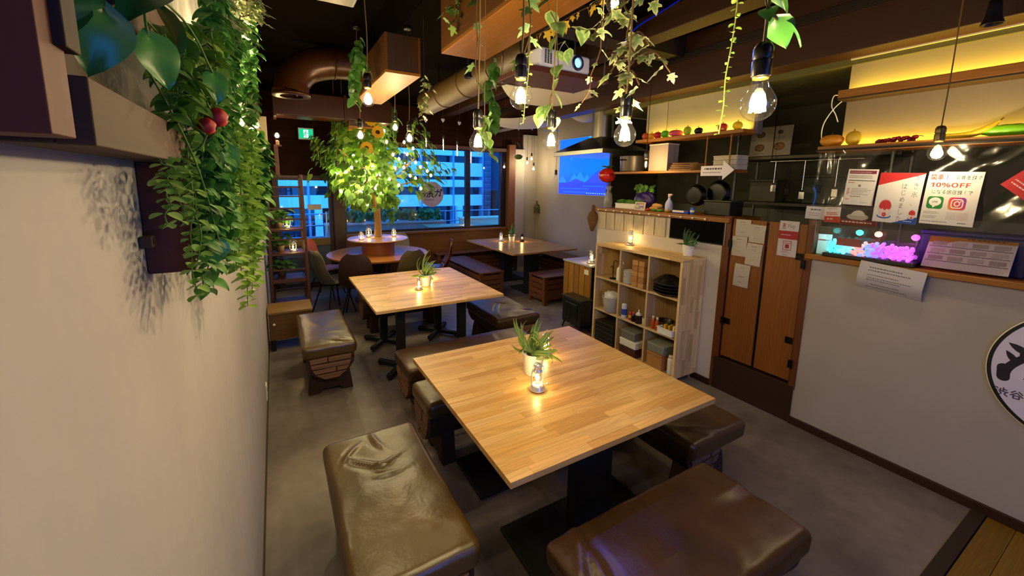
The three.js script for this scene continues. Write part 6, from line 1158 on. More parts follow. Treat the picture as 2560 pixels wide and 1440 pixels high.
// glowing bead box
{
  const t = thing('glowing_bead_box', 'clear box of crystal beads glowing cyan, pink and purple on the right counter', 'box', [3.33, 1.286, -1.02]);
  mesh('base', box(0.2, 0.025, 0.45, 0, 0.0125, 0, 0.006), MT.black, t);
  mesh('walls', merge([box(0.003, 0.19, 0.43, -0.09, 0.12, 0), box(0.003, 0.19, 0.43, 0.09, 0.12, 0), box(0.18, 0.19, 0.003, 0, 0.12, 0.215), box(0.18, 0.19, 0.003, 0, 0.12, -0.215)]), MT.glass, t);
  const cols = [[0.05, 0.9, 0.9], [0.2, 0.75, 1], [1, 0.35, 0.3], [0.2, 0.35, 1], [0.5, 0.1, 1], [0.9, 0.1, 0.85], [0.75, 0.1, 1]], r = rng(12);
  const groups = cols.map(() => []);
  for (let k = 0; k < 330; k++) { const z = -0.2 + 0.4 * r(), x = -0.08 + 0.16 * Math.pow(r(), 2), y = 0.034 + 0.075 * Math.pow(r(), 1.4); groups[Math.min(6, Math.floor((z + 0.2) / 0.4 * 7 + (r() - 0.5) * 0.8 + 0.2) < 0 ? 0 : Math.min(6, Math.max(0, Math.floor((z + 0.2) / 0.4 * 7 + (r() - 0.5) * 0.8))))].push([V(x, y, z), new THREE.Quaternion().setFromEuler(new THREE.Euler(r() * 6, r() * 6, r() * 6)), 1]); }
  groups.forEach((g, i) => { const im = new THREE.InstancedMesh(new THREE.IcosahedronGeometry(0.012, 0), new THREE.MeshStandardMaterial({ color: 0x888888, emissive: new THREE.Color().setRGB(...cols[i]), emissiveIntensity: 0.9, roughness: 0.2 }), Math.max(1, g.length)); im.name = 'led_beads'; im.userData.kind = 'stuff'; g.forEach(([p, q, s], k) => im.setMatrixAt(k, new THREE.Matrix4().compose(p, q, V(s, s, s)))); t.add(im); });
  for (const [z, c] of [[-0.15, cols[0]], [-0.05, cols[2]], [0.13, cols[5]]]) { const l = new THREE.PointLight(new THREE.Color().setRGB(...c), 0.05, 0, 2); l.position.set(-0.05, 0.15, z); t.add(l); }
  mesh('label_plate', box(0.002, 0.05, 0.13, -0.094, 0.11, -0.09, 0.001), M('#8a4a48', 0.6), t);
  for (const z of [0.02, 0.09]) { const c = thing('dark_figurine', z < 0.05 ? 'left tiny dark ornament before the glowing box' : 'right tiny dark ornament before the glowing box', 'ornament', [3.25, 1.286, -1.0 + z]); mesh('body', lathe([[0.0001, 0], [0.012, 0], [0.009, 0.014], [0.005, 0.02], [0.008, 0.028], [0.004, 0.037], [0.0001, 0.038]], 14), M('#120812', 0.3), c); mesh('plinth', box(0.022, 0.004, 0.022, 0, 0.002, 0, 0.001), MT.white, c); }
  const d = thing('purple_cloth_box', 'dark indigo box behind the menu board on the right counter', 'box', [3.44, 1.286, -0.62]); mesh('body', box(0.14, 0.2, 0.4, 0, 0.1, 0, 0.01), M('#12104a', 0.6), d); mesh('lid', box(0.15, 0.02, 0.41, 0, 0.21, 0, 0.006), M('#1a1660', 0.6), d);
}
{ // round logo on the counter front
  const t = thing('round_logo_sign', 'round pale sign with dark leafy lettering on the right counter front', 'sign', [3.262, 0.855, -0.12], -Math.PI / 2);
  mesh('disc', moved(lathe([[0.0001, -0.004], [0.35, -0.004], [0.352, 0], [0.35, 0.004], [0.0001, 0.004]], 64), 0, 0, 0, Math.PI / 2), MT.white, t);
  const g = new THREE.CircleGeometry(0.348, 64).translate(0, 0, 0.0052); mesh('print', g, M('#ffffff', 0.6, { map: TP.logo }), t);
}
// ------------------------------------------------------------------ kitchen things
{
  const t = thing('kitchen_shelf', 'wooden plank shelf with trays hanging above the kitchen counter', 'shelf', [3.44, 1.872, -2.62]);
  mesh('board', box(0.32, 0.024, 1.25, 0, 0, 0, 0.004), MT.shelfWood, t);
  for (const [q, z] of [[-0.1, 0.4], [-0.1, 0.61], [0.15, -0.2]]) mesh('hanger', rod([q, 0.01, z], [q, 0.3, z], 0.006), MT.shelfWood, t);
  const w = thing('white_bin', 'tall white box standing on the plank shelf behind the slim bulb', 'box', [3.4, 1.8845, -2.71]); mesh('body', box(0.16, 0.25, 0.22, 0, 0.125, 0, 0.004), M('#978a86', 0.6), w); mesh('edge', box(0.165, 0.012, 0.225, 0, 0.256, 0, 0.002), M('#d2c4bc', 0.6), w);
  const p = thing('stock_pot', 'large dull grey pot at the left end of the plank shelf', 'pot', [3.42, 1.8845, -3.12]); mesh('body', lathe([[0.0001, 0], [0.115, 0], [0.125, 0.01], [0.13, 0.16], [0.136, 0.165], [0.128, 0.165], [0.12, 0.012], [0.0001, 0.012]], 32), M('#5a524c', 0.4, { metalness: 0.5 }), p); mesh('handle', tube([[-0.13, 0.12, -0.03], [-0.16, 0.125, -0.02], [-0.16, 0.125, 0.02], [-0.13, 0.12, 0.03]], 0.006, 14, 6), MT.iron, p);
  for (let k = 0; k < 4; k++) { const b = thing('wooden_tray', ['lowest', 'second lowest', 'second highest', 'topmost'][k] + ' flat wooden tray in the pile on the plank shelf', 'tray', [3.42, 1.8845 + k * 0.018, -2.46 + 0.012 * k], 0.05 * k, 'wooden trays on the plank shelf'); mesh('tray', box(0.2, 0.013, 0.24, 0, 0.007, 0, 0.005), M(k % 2 ? '#6f4520' : '#845428', 0.6, { map: TX.wood }), b); mesh('rim', box(0.205, 0.004, 0.245, 0, 0.0145, 0, 0.001), M('#4a2c12', 0.6), b); }
  for (let k = 0; k < 5; k++) { const b = mesh('wooden_plate', lathe([[0.0001, 0], [0.07, 0], [0.1, 0.012], [0.1, 0.015], [0.07, 0.005], [0.0001, 0.005]], 28), M(['#a88458', '#94703f'][k % 2], 0.6), null, [3.4, 1.8845 + k * 0.011, -2.3]); tag(b, ['lowest', 'second lowest', 'middle', 'second highest', 'topmost'][k] + ' round wooden plate in the stack on the plank shelf', 'plate', 'wooden plates on the plank shelf'); }
  for (let k = 0; k < 3; k++) { const b = thing('takeout_box', ['lowest pale box in the pile right of the arrow sign', 'middle pale box in the pile right of the arrow sign', 'topmost pale box in the pile right of the arrow sign'][k], 'box', [3.44, 1.8845 + k * 0.04, -2.06]); mesh('body', box(0.17, 0.03, 0.2, 0, 0.015, 0, 0.004), M('#b9ae9c', 0.7), b); mesh('lid', box(0.175, 0.008, 0.205, 0, 0.034, 0, 0.002), M('#c9bfae', 0.7), b); }
  // arrow sign
  const a = thing('arrow_sign', 'white paper arrow pointing right over the kitchen counter', 'sign', [3.262, 1.872, -2.06], -Math.PI / 2);
  const sh = [[-0.145, -0.042], [0.052, -0.042], [0.052, -0.075], [0.145, 0.004], [0.05, 0.085], [0.05, 0.045], [-0.145, 0.042]];
  mesh('sheet', extrude(sh, 0.003, 0.0005), MT.paper, a);
  { const s = new THREE.Shape(sh.map(([x, y]) => new THREE.Vector2(x * 0.985, y * 0.97))), g = new THREE.ShapeGeometry(s); const p2 = g.attributes.position, uv = new Float32Array(p2.count * 2); for (let i = 0; i < p2.count; i++) { uv[2 * i] = (p2.getX(i) + 0.145) / 0.29; uv[2 * i + 1] = (p2.getY(i) + 0.08) / 0.16; } g.setAttribute('uv', new THREE.BufferAttribute(uv, 2)); mesh('print', g.translate(0, 0, 0.0022), M('#ffffff', 0.7, { map: TP.arrow }), a); }
  // hanging pans
  for (const [z, y, r, l] of [[-2.37, 1.655, 0.1, 'black frying pan hanging with its bottom to the room over the counter'], [-2.22, 1.68, 0.115, 'larger dark frying pan hanging behind the first, further right']]) { const f = thing('frying_pan', l, 'pan', [z < -2.3 ? 3.45 : 3.55, y, z], -Math.PI / 2); mesh('bowl', lathe([[0.0001, 0.02], [r * 0.75, 0.02], [r * 0.8, 0.016], [r, -0.025], [r * 1.01, -0.026], [r * 0.78, 0.012], [0.0001, 0.014]], 36).rotateX(Math.PI / 2), M('#0b0f0e', 0.28, { metalness: 0.3 }), f); mesh('handle', box(0.024, 0.14, 0.012, 0, r + 0.075, -0.02, 0.005), MT.black, f); mesh('base_ring', moved(new THREE.TorusGeometry(r * 0.72, 0.003, 6, 36), 0, 0, 0.021), M('#2a302c', 0.3, { metalness: 0.4 }), f); }
  // things standing on the kitchen counter
  const y0 = 1.4872;
  const tr = thing('sprout_trough', 'white trough of green sprouts on the left of the kitchen counter', 'planter', [3.36, y0, -3.08]); mesh('trough', box(0.1, 0.055, 0.3, 0, 0.028, 0, 0.006), MT.white, tr); mesh('rim', box(0.106, 0.006, 0.306, 0, 0.056, 0, 0.002), MT.white, tr);
  { const rr = rng(31); for (let k = 0; k < 120; k++) addLeaf(tr, LG.oval[k % 3], LM.green[k % 4], V(-0.045 + 0.09 * rr(), 0.055, -0.14 + 0.28 * rr()), orient(V(rr() - 0.5, 1.4, rr() - 0.5), V(rr() - 0.5, 0.2, rr() - 0.5)), 0.028 + 0.02 * rr()); }
  const pb = thing('purple_bag', 'dark purple bag with green leaves behind the sprout trough', 'bag', [3.5, y0, -3.0]); { const g = new THREE.SphereGeometry(0.1, 20, 14); const p3 = g.attributes.position; for (let i = 0; i < p3.count; i++) { const n = 0.85 + 0.35 * vnoise(p3.getX(i) * 30 + 9, p3.getY(i) * 30 + p3.getZ(i) * 20 + 9, 999, 999, 5); p3.setXYZ(i, p3.getX(i) * n * 0.6, Math.max(-0.09, p3.getY(i) * n) + 0.09, p3.getZ(i) * n * 1.3); } g.computeVertexNormals(); mesh('bag', g, M('#2a1466', 0.4), pb); const rr = rng(8); for (let k = 0; k < 40; k++) addLeaf(pb, LG.heart[k % 4], LM.green[k % 4], V(0.04 * (rr() - 0.5), 0.15 + 0.08 * rr(), -0.12 + 0.26 * rr()), orient(V(rr() - 0.5, 0.6, rr() - 0.5), V(-1, 0.4, 0)), 0.05); }
  sheetThing('calendar_card', 'small white card with blue and orange print on the kitchen counter edge', 'card', [3.29, y0 + 0.042, -2.865], 0.135, 0.085, TP.cal, { tilt: -0.15, th: 0.004, bow: 0 });
  const sb = thing('spray_bottle', 'bluish white spray bottle on the kitchen counter', 'bottle', [3.36, y0, -2.575]); mesh('body', lathe([[0.0001, 0], [0.034, 0], [0.037, 0.01], [0.037, 0.07], [0.03, 0.1], [0.013, 0.125], [0.013, 0.14], [0.0001, 0.14]], 24), M('#aab0dc', 0.35), sb); mesh('nozzle', merge([lathe([[0.0001, 0.14], [0.014, 0.14], [0.013, 0.16], [0.0001, 0.162]], 14), box(0.02, 0.018, 0.045, 0, 0.168, 0.008, 0.004)]), M('#c9b4c0', 0.4), sb);
  const gg = thing('ginger_root', 'knobbly tan ginger roots beside the spray bottle', 'vegetable', [3.35, y0, -2.72]); { const rr = rng(6); for (let k = 0; k < 7; k++) mesh('knob', new THREE.SphereGeometry(0.024 + 0.012 * rr(), 14, 10).scale(1, 0.8, 1.3), M('#b98a4e', 0.8), gg, [0.04 * (rr() - 0.5), 0.022 + 0.03 * (k > 4 ? 1 : 0), -0.05 + 0.1 * rr()]); mesh('base_board', box(0.09, 0.004, 0.14, 0, 0.002, 0, 0.001), MT.shelfWood, gg); }
  for (const [n, z, c, l] of [['red_pepper', -2.77, '#c8301c', 'red pepper in the row at the counter edge'], ['green_pepper', -2.69, '#3f8a2a', 'green pepper in the row at the counter edge'], ['green_pepper', -2.62, '#57a038', 'second green pepper, under the spray bottle'], ['yellow_pepper', -2.525, '#c9a81c', 'yellow pepper at the right of the row at the counter edge']]) fruit(n, l, z, y0, c, [0.018, 0.014, 0.032], 3.29);
  const bx = thing('packet_box', 'blue and white packet lying on the kitchen counter', 'box', [3.31, y0, -2.39]); mesh('body', box(0.06, 0.03, 0.17, 0, 0.015, 0, 0.004), M('#1c2fa8', 0.4), bx); mesh('label', box(0.061, 0.018, 0.12, -0.0008, 0.02, -0.02, 0.002), MT.white, bx);
  const cn = thing('blue_can', 'small blue can at the right of the packet on the counter', 'can', [3.3, y0, -2.28]); mesh('body', lathe([[0.0001, 0], [0.018, 0], [0.018, 0.06], [0.015, 0.064], [0.0001, 0.064]], 18), M('#4a7ad0', 0.3, { metalness: 0.4 }), cn); mesh('band', lathe([[0.0183, 0.02], [0.0185, 0.02], [0.0185, 0.04], [0.0183, 0.04]], 18), MT.white, cn);
  const tb = thing('storage_tub', 'dark translucent tub on the right part of the kitchen counter', 'tub', [3.5, y0, -2.12]); mesh('body', box(0.2, 0.12, 0.24, 0, 0.06, 0, 0.01), M('#1b1d16', 0.35), tb); mesh('lid', box(0.21, 0.012, 0.25, 0, 0.126, 0, 0.004), M('#3c3f30', 0.4), tb);
  // tomato balloon, dried bouquet, gourds
  const tm = thing('tomato_ornament', 'big shiny red tomato ornament on a stick at the end of the kitchen counter', 'ornament', [3.36, 1.76, -3.42]); { const g = new THREE.SphereGeometry(0.095, 30, 20); const p4 = g.attributes.position; for (let i = 0; i < p4.count; i++) { const a = Math.atan2(p4.getZ(i), p4.getX(i)), k = 1 + 0.05 * Math.cos(a * 5); p4.setXYZ(i, p4.getX(i) * k, p4.getY(i) * 0.88, p4.getZ(i) * k); } g.computeVertexNormals(); mesh('body', g.translate(0, 0.09, 0), M('#c4241c', 0.16, { clearcoat: 0.8 }), tm); for (let k = 0; k < 5; k++) addLeaf(tm, LG.oval[0], LM.green[1], V(0, 0.172, 0), orient(V(Math.cos(k * 1.257), 0.25, Math.sin(k * 1.257)), V(0, 1, 0)), 0.075); mesh('stick', rod([0, 0.02, 0], [0, -0.272, 0], 0.005), MT.stemGreen, tm); }
  const db = thing('bagged_herbs', 'clear bag with dried herbs standing below the tomato ornament', 'bag', [3.33, y0, -3.36]); mesh('bag', lathe([[0.045, 0.002], [0.05, 0.06], [0.04, 0.15], [0.018, 0.19], [0.04, 0.24]], 14), M('#f2f2ea', 0.12, { transmission: 0.85, thickness: 0 }), db); mesh('herbs', merge([...Array(9)].map((_, k) => tube([[0.01 * Math.cos(k), 0.01, 0.01 * Math.sin(k)], [0.02 * Math.cos(k * 2), 0.1, 0.02 * Math.sin(k * 2)], [0.03 * Math.cos(k * 2), 0.2, 0.03 * Math.sin(k * 2)]], 0.006, 8, 5))), M('#5a5024', 0.9), db);
  const gd = thing('dried_gourd', 'brown hanging gourd at the left corner of the kitchen counter', 'ornament', [3.23, 1.2, -3.49]); mesh('gourd', lathe([[0.0001, 0], [0.018, 0.006], [0.03, 0.04], [0.05, 0.1], [0.062, 0.16], [0.05, 0.21], [0.024, 0.24], [0.02, 0.262], [0.012, 0.31], [0.0001, 0.312]], 26), M('#7a5426', 0.7, { map: TX.darkwood }), gd); mesh('cord', tube([[0, 0.24, 0], [0.025, 0.25, 0], [0.02, 0.3, 0.01], [0.03, 0.29, 0.02]], 0.003, 14, 5), MT.rope, gd);
  const dg = thing('dried_bouquet', 'small grey-green dried bouquet hanging upside down on the beige far corner wall', 'ornament', [4.8, 1.15, -6.88]); mesh('stems', merge([...Array(7)].map((_, k) => rod([0.008 * Math.cos(k), 0.24, 0.008 * Math.sin(k)], [0.03 * Math.cos(k), 0.08, 0.03 * Math.sin(k)], 0.003))), MT.stemBrown, dg); for (let k = 0; k < 26; k++) addLeaf(dg, LG.oval[k % 3], M('#5a5a34', 0.9, { side: THREE.DoubleSide }), V(0.035 * Math.cos(k * 2.4), 0.16 - 0.005 * k, 0.035 * Math.sin(k * 2.4)), orient(V(0.3 * Math.cos(k * 2.4), -1, 0.3 * Math.sin(k * 2.4)), V(Math.cos(k * 2.4), 0.2, Math.sin(k * 2.4))), 0.07);
  // back shelf, placard, hanging tools in the dark kitchen
  const k2 = thing('kitchen_rack', 'dim steel rack deep in the kitchen opening', 'rack', [4.4, 0.28, -1.85]); for (const sx of [-1, 1]) for (const sz of [-1, 1]) mesh('post', rod([sx * 0.2, 0, sz * 0.6], [sx * 0.2, 2.2, sz * 0.6], 0.014), M('#6a6a5c', 0.4, { metalness: 0.7 }), k2); for (const y of [0.4, 0.85, 1.3, 1.74]) mesh('shelf', box(0.42, 0.03, 1.24, 0, y, 0, 0.004), M('#3e3626', 0.5), k2);
  sheetThing('food_placard', 'grey board with four food pictures leaning on the kitchen rack', 'placard', [4.19, 2.175, -2.14], 0.36, 0.27, TP.placard, { tilt: -0.05, th: 0.01, bow: 0 });
  for (const [y, z, w, h, d, c, l] of [[1.595, -2.2, 0.2, 0.2, 0.25, '#4a4630', 'olive carton on the kitchen rack under the food placard'], [1.595, -1.7, 0.2, 0.24, 0.3, '#1e2a12', 'dark green crate on the kitchen rack'], [1.145, -2.1, 0.22, 0.2, 0.4, '#5f6050', 'pale steel tub low on the kitchen rack'], [1.145, -1.62, 0.2, 0.24, 0.2, '#8a8a78', 'white-grey canister low on the kitchen rack']]) { const b = thing('kitchen_box', l, 'box', [4.35, y, z]); mesh('body', box(w, h, d, 0, h / 2, 0, 0.01), M(c, 0.5), b); mesh('lid', box(w + 0.008, 0.02, d + 0.008, 0, h + 0.01, 0, 0.004), M(c, 0.4), b); }
  const rl = thing('utensil_rail', 'rail of dark ladles and tongs in the kitchen opening', 'rail', [4.15, 1.98, -1.75]); mesh('bar', rod([0, 0, -0.35], [0, 0, 0.35], 0.007), MT.steel, rl); for (let k = 0; k < 6; k++) { const z = -0.3 + k * 0.12; mesh('utensil', merge([rod([0, 0, z], [0, -0.2 - 0.03 * (k % 3), z], 0.005), box(0.012, 0.07, 0.045 - 0.008 * (k % 2), 0, -0.25 - 0.03 * (k % 3), z, 0.005)]), k % 2 ? MT.iron : MT.steel, rl); } for (const q of [-0.34, 0.34]) mesh('hanger', rod([0, 0, q], [0, 0.58, q], 0.004), MT.iron, rl);
  // range hood
  const h = thing('range_hood', 'stainless range hood with a round chimney at the end of the kitchen', 'hood', [3.55, 2.09, -3.75]);
  { const g = new THREE.CylinderGeometry(0.2, 0.76, 0.17, 4, 1).rotateY(Math.PI / 4).scale(0.72, 1, 0.8); mesh('canopy', toCreasedNormals(g, 0.3).translate(0, 0.135, 0), MT.steel, h); mesh('rim', box(0.78, 0.05, 0.87, 0, 0.025, 0, 0.004), MT.steel, h); mesh('chimney', new THREE.CylinderGeometry(0.115, 0.115, 0.78, 36).translate(0, 0.58, 0), M('#b9b2a0', 0.32, { metalness: 1 }), h); mesh('collar', lathe([[0.115, 0.6], [0.14, 0.6], [0.14, 0.615], [0.115, 0.615]], 36), MT.steel, h); }
}
// ------------------------------------------------------------------ projector, hanging panels, projected picture
{
  const s = thing('hanging_shelf', 'reddish board hung on thin steel rods under the projector', 'shelf', [1.6, 2.4, -2.15]);
  mesh('board', box(0.62, 0.03, 0.34, 0, 0, 0, 0.004), M('#6e3426', 0.5, { map: TX.darkwood }), s);
  for (const sx of [-1, 1]) for (const sz of [-1, 1]) mesh('rod', rod([sx * 0.29, -0.02, sz * 0.15], [sx * 0.29, CE - 2.4, sz * 0.15], 0.006), MT.steel, s);
  const t = thing('projector', 'white ceiling projector with a glowing blue lens', 'projector', [1.57, 2.416, -2.13], 0.06);
  mesh('body', box(0.4, 0.105, 0.27, 0, 0.06, 0, 0.018), M('#d5d6e6', 0.4), t);
  for (let i = 0; i < 3; i++) for (let j = 0; j < 9; j++) mesh('vent', box(0.014, 0.006, 0.004, -0.16 + i * 0.02, 0.028 + j * 0.0085, 0.135, 0.001), MT.black, t);
  mesh('lens_ring', moved(lathe([[0.03, 0], [0.043, 0], [0.045, 0.008], [0.043, 0.016], [0.03, 0.016]], 28), 0.09, 0.062, 0.128, Math.PI / 2), M('#16204a', 0.3), t);
  mesh('lens_glow', moved(lathe([[0.0001, 0.012], [0.018, 0.009], [0.029, 0]], 24), 0.09, 0.062, 0.132, Math.PI / 2), glow(new THREE.Color().setRGB(0.05, 0.45, 1.0), 9), t);
  for (const sx of [-1, 1]) mesh('foot', lathe([[0.0001, 0], [0.014, 0], [0.014, 0.008], [0.0001, 0.008]], 12), MT.black, t, [sx * 0.15, 0, 0.08]);
  const l = new THREE.SpotLight(new THREE.Color().setRGB(0.06, 0.12, 1.0), 3, 0, 0.72, 0.5, 2); l.position.set(0.09, 0.062, 0.16); l.target.position.set(-0.25, -0.75, 1.6); l.castShadow = true; t.add(l, l.target);
}
for (const [x, y, z, w, a, l] of [[2.42, 2.56, -3.3, 0.78, 0.75, 'white cloth panel hanging level behind the projector'], [3.3, 2.6, -5.15, 0.95, 0.7, 'white cloth panel hanging before the far corner, bluish underneath'], [3.95, 2.66, -4.5, 0.4, 0.4, 'small blue-lit cloth panel hanging near the projection']]) {
  const t = thing('ceiling_sail', l, 'panel', [x, y, z], a, 'white cloth panels under the ceiling');
  mesh('cloth', sheet((u, v) => [(u - 0.5) * w, 0.07 * (Math.pow(2 * u - 1, 2) + Math.pow(2 * v - 1, 2)) - 0.04, (v - 0.5) * w], 14, 14, 0.006), M('#d9d3c6', 0.8), t);
  for (const sx of [-1, 1]) for (const sz of [-1, 1]) mesh('wire', rod([sx * w * 0.48, 0.09, sz * w * 0.48], [sx * w * 0.48, CE - y, sz * w * 0.48], 0.0015, 5), MT.iron, t);
}
{
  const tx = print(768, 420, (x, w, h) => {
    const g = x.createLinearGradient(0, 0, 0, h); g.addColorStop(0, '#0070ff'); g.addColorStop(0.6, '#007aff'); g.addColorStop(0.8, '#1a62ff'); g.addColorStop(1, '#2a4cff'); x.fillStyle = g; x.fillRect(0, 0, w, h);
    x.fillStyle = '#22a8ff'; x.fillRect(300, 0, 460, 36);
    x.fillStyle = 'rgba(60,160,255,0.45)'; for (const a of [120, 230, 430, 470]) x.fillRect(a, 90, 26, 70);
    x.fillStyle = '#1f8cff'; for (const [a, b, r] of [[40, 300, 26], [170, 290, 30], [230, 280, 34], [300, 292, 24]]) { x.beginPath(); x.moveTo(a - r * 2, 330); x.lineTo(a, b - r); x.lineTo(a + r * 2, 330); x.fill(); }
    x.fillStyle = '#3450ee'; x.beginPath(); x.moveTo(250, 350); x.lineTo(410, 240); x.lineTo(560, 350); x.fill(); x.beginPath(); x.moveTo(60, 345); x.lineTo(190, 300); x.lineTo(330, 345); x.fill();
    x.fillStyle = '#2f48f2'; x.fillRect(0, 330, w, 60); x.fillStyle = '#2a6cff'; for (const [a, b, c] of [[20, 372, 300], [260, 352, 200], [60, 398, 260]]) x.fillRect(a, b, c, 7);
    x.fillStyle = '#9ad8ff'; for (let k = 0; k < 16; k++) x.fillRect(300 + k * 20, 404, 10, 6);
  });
  const t = thing('projection_glow', 'bright blue projected sea picture, a glowing plane on the beige right wall', 'screen', [4.849, 2.06, -5.2], -Math.PI / 2);
  mesh('glow_backing', box(2.06, 1.03, 0.012, 0, 0, 0.002, 0.003), M('#cfd0da', 0.8), t);
  mesh('glow_picture', new THREE.PlaneGeometry(2.04, 1.01).translate(0, 0, 0.0095), new THREE.MeshStandardMaterial({ color: 0x000000, emissive: 0xffffff, emissiveMap: tx, emissiveIntensity: 1.0, roughness: 0.9 }), t);  // projected light made as a self-glowing plane; the wall has no screen
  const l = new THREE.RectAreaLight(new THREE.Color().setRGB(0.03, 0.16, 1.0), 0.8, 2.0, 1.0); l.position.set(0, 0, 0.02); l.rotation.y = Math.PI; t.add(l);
}
{
  const t = thing('round_window_sign', 'round white shop sign with dark lettering hanging inside the window behind the tree', 'sign', [2.48, 1.53, -6.86]);
  mesh('disc', moved(lathe([[0.0001, -0.004], [0.224, -0.004], [0.226, 0], [0.224, 0.004], [0.0001, 0.004]], 56), 0, 0, 0, Math.PI / 2), MT.white, t);
  mesh('print', new THREE.CircleGeometry(0.223, 56).translate(0, 0, 0.0046), M('#b8b4c4', 0.6, { map: TP.round }), t);
  mesh('cord', merge([rod([-0.1, 0.2, 0], [-0.1, 1.52, 0], 0.0015), rod([0.1, 0.2, 0], [0.1, 1.52, 0], 0.0015)]), MT.black, t);
  const c = sheetThing('tan_sign', 'small plain tan board on the glass of the left door', 'sign', [0.55, 1.33, -6.99], 0.2, 0.085, TP.paperA, { turn: 0, th: 0.006, bow: 0 });
  for (let k = 0; k < 10; k++) {
    const f = thing('paper_flag', ['small white heart tag hanging at the left of the wire under the ceiling'][0], 'garland', [1.95 + k * 0.26, 2.62 + 0.02 * (k % 2), -5.6], 0.2, 'white tags hanging on the ceiling wire');
    mesh('tag', extrude([[0, -0.035], [0.03, 0.0], [0.026, 0.02], [0.012, 0.024], [0, 0.012], [-0.012, 0.024], [-0.026, 0.02], [-0.03, 0]], 0.003, 0.0005), MT.white, f); mesh('string', rod([0, 0.012, 0], [0, CE - 2.62 - 0.02 * (k % 2), 0], 0.001, 5), MT.rope, f);
    f.userData.label = ['leftmost', 'second', 'third', 'fourth', 'fifth', 'sixth', 'seventh', 'eighth', 'ninth', 'rightmost'][k] + ' small white heart tag from the left, in the row near the window';
  }
}
{
  const f = thing('hanging_lantern_frame', 'little square brass lantern hanging left of the tree trunk before the window', 'lantern', [1.11, 1.4, -6.3]);
  for (const sx of [-1, 1]) for (const sz of [-1, 1]) mesh('bar', rod([sx * 0.05, -0.07, sz * 0.05], [sx * 0.05, 0.07, sz * 0.05], 0.005), MT.brass, f);
  for (const y of [-0.07, 0.07]) mesh('plate', box(0.115, 0.01, 0.115, 0, y, 0, 0.002), MT.brass, f);
  mesh('flame', lathe([[0.0001, -0.06], [0.012, -0.04], [0.014, -0.02], [0.0001, 0.03]], 12), MT.flame, f);
  mesh('chain', rod([0, 0.07, 0], [0, CE - 1.4, 0], 0.002), MT.iron, f); addLight(f, -0.02, 0.08, WARM2);
  const c = thing('blue_streak_cable', 'cable slanting under the ceiling right of the projector, blue light painted on it', 'cable', [1.95, 2.55, -1.9]);
  mesh('cable', tube([[-0.1, -0.045, 0], [-0.02, 0.045, 0], [0.08, 0.16, 0], [0.3, 0.3, 0.0], [0.6, 0.49, 0]], 0.006, 40, 8), M('#1230ff', 0.25), c);  // streak of blue light put into the cable colour
  mesh('clip', box(0.03, 0.02, 0.03, 0.59, 0.49, 0, 0.003), MT.black, c);
}
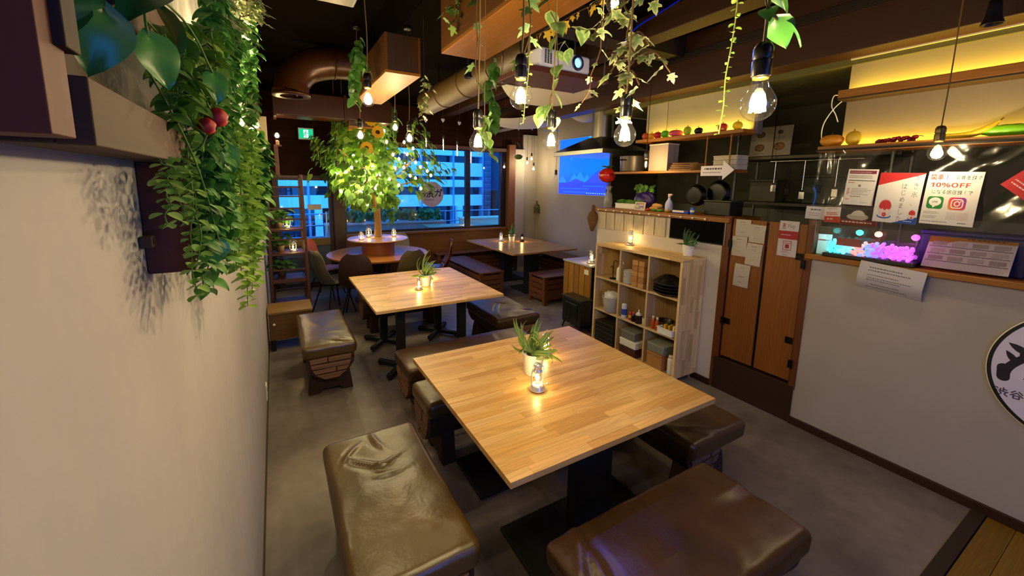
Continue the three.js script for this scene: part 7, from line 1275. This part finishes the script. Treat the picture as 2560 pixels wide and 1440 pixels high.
// ------------------------------------------------------------------ outside
{
  struct('terrace', span(-3, 8, -0.2, -0.02, -9.6, -7.16), M('#6a7078', 0.7, { map: TX.concrete }));
  struct('street', span(-14, 22, -0.5, -0.4, -14, -9.6), M('#3b4048', 0.8, { map: TX.concrete }));
  const t = thing('terrace_railing', 'thin metal railing along the edge of the terrace outside', 'railing', [3, -0.02, -9.4]);
  for (const y of [0.55, 0.8, 1.05]) mesh('bar', rod([-5.5, y, 0], [4.5, y, 0], 0.016), M('#8c98a8', 0.4, { metalness: 0.6 }), t);
  for (let k = 0; k < 9; k++) mesh('post', rod([-5.5 + k * 1.25, 0, 0], [-5.5 + k * 1.25, 1.06, 0], 0.02), M('#8c98a8', 0.4, { metalness: 0.6 }), t);
  const w = thing('terrace_planter', 'long tan planter box with a leafy hedge outside the window', 'planter', [2.2, -0.02, -9.0]);
  mesh('box', box(2.6, 0.84, 0.35, 0, 0.42, 0, 0.01), M('#9a9084', 0.8), w); mesh('rim', box(2.64, 0.04, 0.39, 0, 0.855, 0, 0.006), M('#a89c8c', 0.8), w);
  { const r = rng(90), L = []; for (let k = 0; k < 420; k++) L.push([V(-1.25 + 2.5 * r(), 0.88 + 0.2 * r(), -0.14 + 0.28 * r()), orient(V(r() - 0.5, 0.7, r() - 0.5), V(r() - 0.5, 0.4, r())), 0.08 + 0.05 * r()]); foliageStuff(w, LG.heart[0], LM.green[3], L.slice(0, 210)); foliageStuff(w, LG.heart[1], LM.green[1], L.slice(210)); }
  const c = thing('cream_wall', 'low cream wall at the right end of the terrace outside', 'wall', [5.0, -0.02, -8.8]); mesh('wall', box(2.2, 0.9, 0.2, 0, 0.45, 0, 0.01), M('#c9bc94', 0.8), c); mesh('coping', box(2.24, 0.04, 0.26, 0, 0.915, 0, 0.006), M('#d2c7a2', 0.8), c);
  const tt = thing('terrace_table', 'pale wooden table outside the window with a candle on it', 'table', [3.55, -0.02, -8.3]); mesh('tabletop', box(1.3, 0.035, 0.7, 0, 0.79, 0, 0.006), M('#a8946a', 0.5, { map: TX.wood }), tt); for (const sx of [-1, 1]) for (const sz of [-1, 1]) mesh('leg', box(0.05, 0.77, 0.05, sx * 0.58, 0.387, sz * 0.29, 0.004), MT.black, tt);
  const cd = thing('glass_candle', 'small candle glass burning on the terrace table', 'candle', [3.75, 0.7876, -8.2]); mesh('glass', lathe([[0.035, 0], [0.04, 0.08], [0.038, 0.08], [0.033, 0.006], [0.0001, 0.006]], 18), MT.glass, cd); mesh('flame', lathe([[0.0001, 0.02], [0.014, 0.03], [0.012, 0.045], [0.0001, 0.07]], 12), MT.flame, cd); mesh('wax', lathe([[0.0001, 0.007], [0.03, 0.007], [0.03, 0.02], [0.0001, 0.02]], 14), MT.white, cd); addLight(cd, 0.045, 0.15, WARM2);
  const blue = new THREE.Color().setRGB(0.9, 0.93, 0.96);
  const b = thing('office_building', 'pale banded office building across the street at dusk', 'building', [0, -0.4, -14]);
  const wm = M('#f2f4f6', 0.7), dm = M('#1b2c3c', 0.12, { metalness: 0.2 });
  for (const [y0, y1] of [[0.86, 1.28], [1.57, 1.84], [1.97, 2.48], [2.73, 2.92], [3.4, 3.9], [4.6, 5.1], [5.8, 6.3]]) mesh('spandrel', span(-9, 7.17, y0 + 0.4, y1 + 0.4, -0.3, 0, 0.01), wm, b);
  for (const [y0, y1] of [[-0.4, 0.86], [1.28, 1.57], [1.84, 1.97], [2.48, 2.73], [2.92, 3.4], [3.9, 4.6], [5.1, 5.8]]) for (let k = 0; k < 13; k++) mesh('pane', span(-9 + k * 1.244 + 0.03, -9 + (k + 1) * 1.244 - 0.03, y0 + 0.4, y1 + 0.4, -0.34, -0.3), dm, b);
  for (let k = 0; k < 14; k++) mesh('mullion', span(-9 + k * 1.244 - 0.03, -9 + k * 1.244 + 0.03, 0, 6.7, -0.31, 0.03, 0.006), M('#8fa4b8', 0.5), b);
  for (let k = 0; k < 7; k++) mesh('column', span(-8.6 + k * 2.45 - 0.11, -8.6 + k * 2.45 + 0.11, 0, 1.27, 0.02, 0.24, 0.01), wm, b);
  mesh('roof', span(-9, 7.17, 6.7, 6.9, -5, 0.1, 0.02), wm, b); mesh('body', span(-9, 7.17, 0, 6.7, -5, -0.35), M('#2a3644', 0.8), b);
  const p = thing('brick_pillar', 'brick pillar at the right corner of the building across the street', 'pillar', [7.3, -0.4, -13.85]);
  const bm = ['#6a6470', '#7a7078', '#5c5866'].map((q) => M(q, 0.9)); const bg = box(0.2, 0.062, 0.2, 0, 0, 0, 0.006);
  for (let k = 0; k < 46; k++) mesh('brick', bg, bm[(k * 7) % 3], p, [0.008 * (k % 2), 0.034 + k * 0.073, 0]);
  mesh('mortar', span(-0.085, 0.085, 0, 3.36, -0.085, 0.085), M('#3a3a42', 0.9), p);
  const d = thing('dark_building', 'plain dark building to the right across the street', 'building', [9.6, -0.4, -14.5]); mesh('wall', box(4.2, 8, 3, 0, 4, 0, 0.02), M('#2c2a26', 0.9), d); mesh('roof', box(4.3, 0.2, 3.1, 0, 8.1, 0, 0.02), M('#3a3832', 0.9), d);
  for (let k = 0; k < 4; k++) for (let q = 0; q < 4; q++) { const f = mesh('window', box(0.5, 0.7, 0.06, -1.5 + q * 1, 2 + k * 1.5, 1.5, 0.01), MT.windowWood, d); mesh('pane', box(0.42, 0.62, 0.02, -1.5 + q * 1, 2 + k * 1.5, 1.535, 0), dm, f); }
}
// added fill lamp, unseen on the ceiling behind the viewer
{
  const t = thing('fill_tube_light', 'added violet-white fill tube light on the ceiling, unseen behind the viewer', 'lamp', [1.6, 3.0, 1.9]);
  mesh('housing', box(1.3, 0.05, 0.14, 0, 0.02, 0, 0.01), MT.white, t);
  for (const s of [-0.03, 0.03]) mesh('tube', rod([-0.6, -0.018, s], [0.6, -0.018, s], 0.013, 12), glow(new THREE.Color().setRGB(0.8, 0.68, 1.0), 4), t);
  const l = new THREE.RectAreaLight(new THREE.Color().setRGB(0.7, 0.57, 1.0), 28, 1.2, 0.1); l.position.set(0, -0.035, 0); l.rotation.x = -Math.PI / 2; t.add(l);
}
renderer.render(scene, camera);
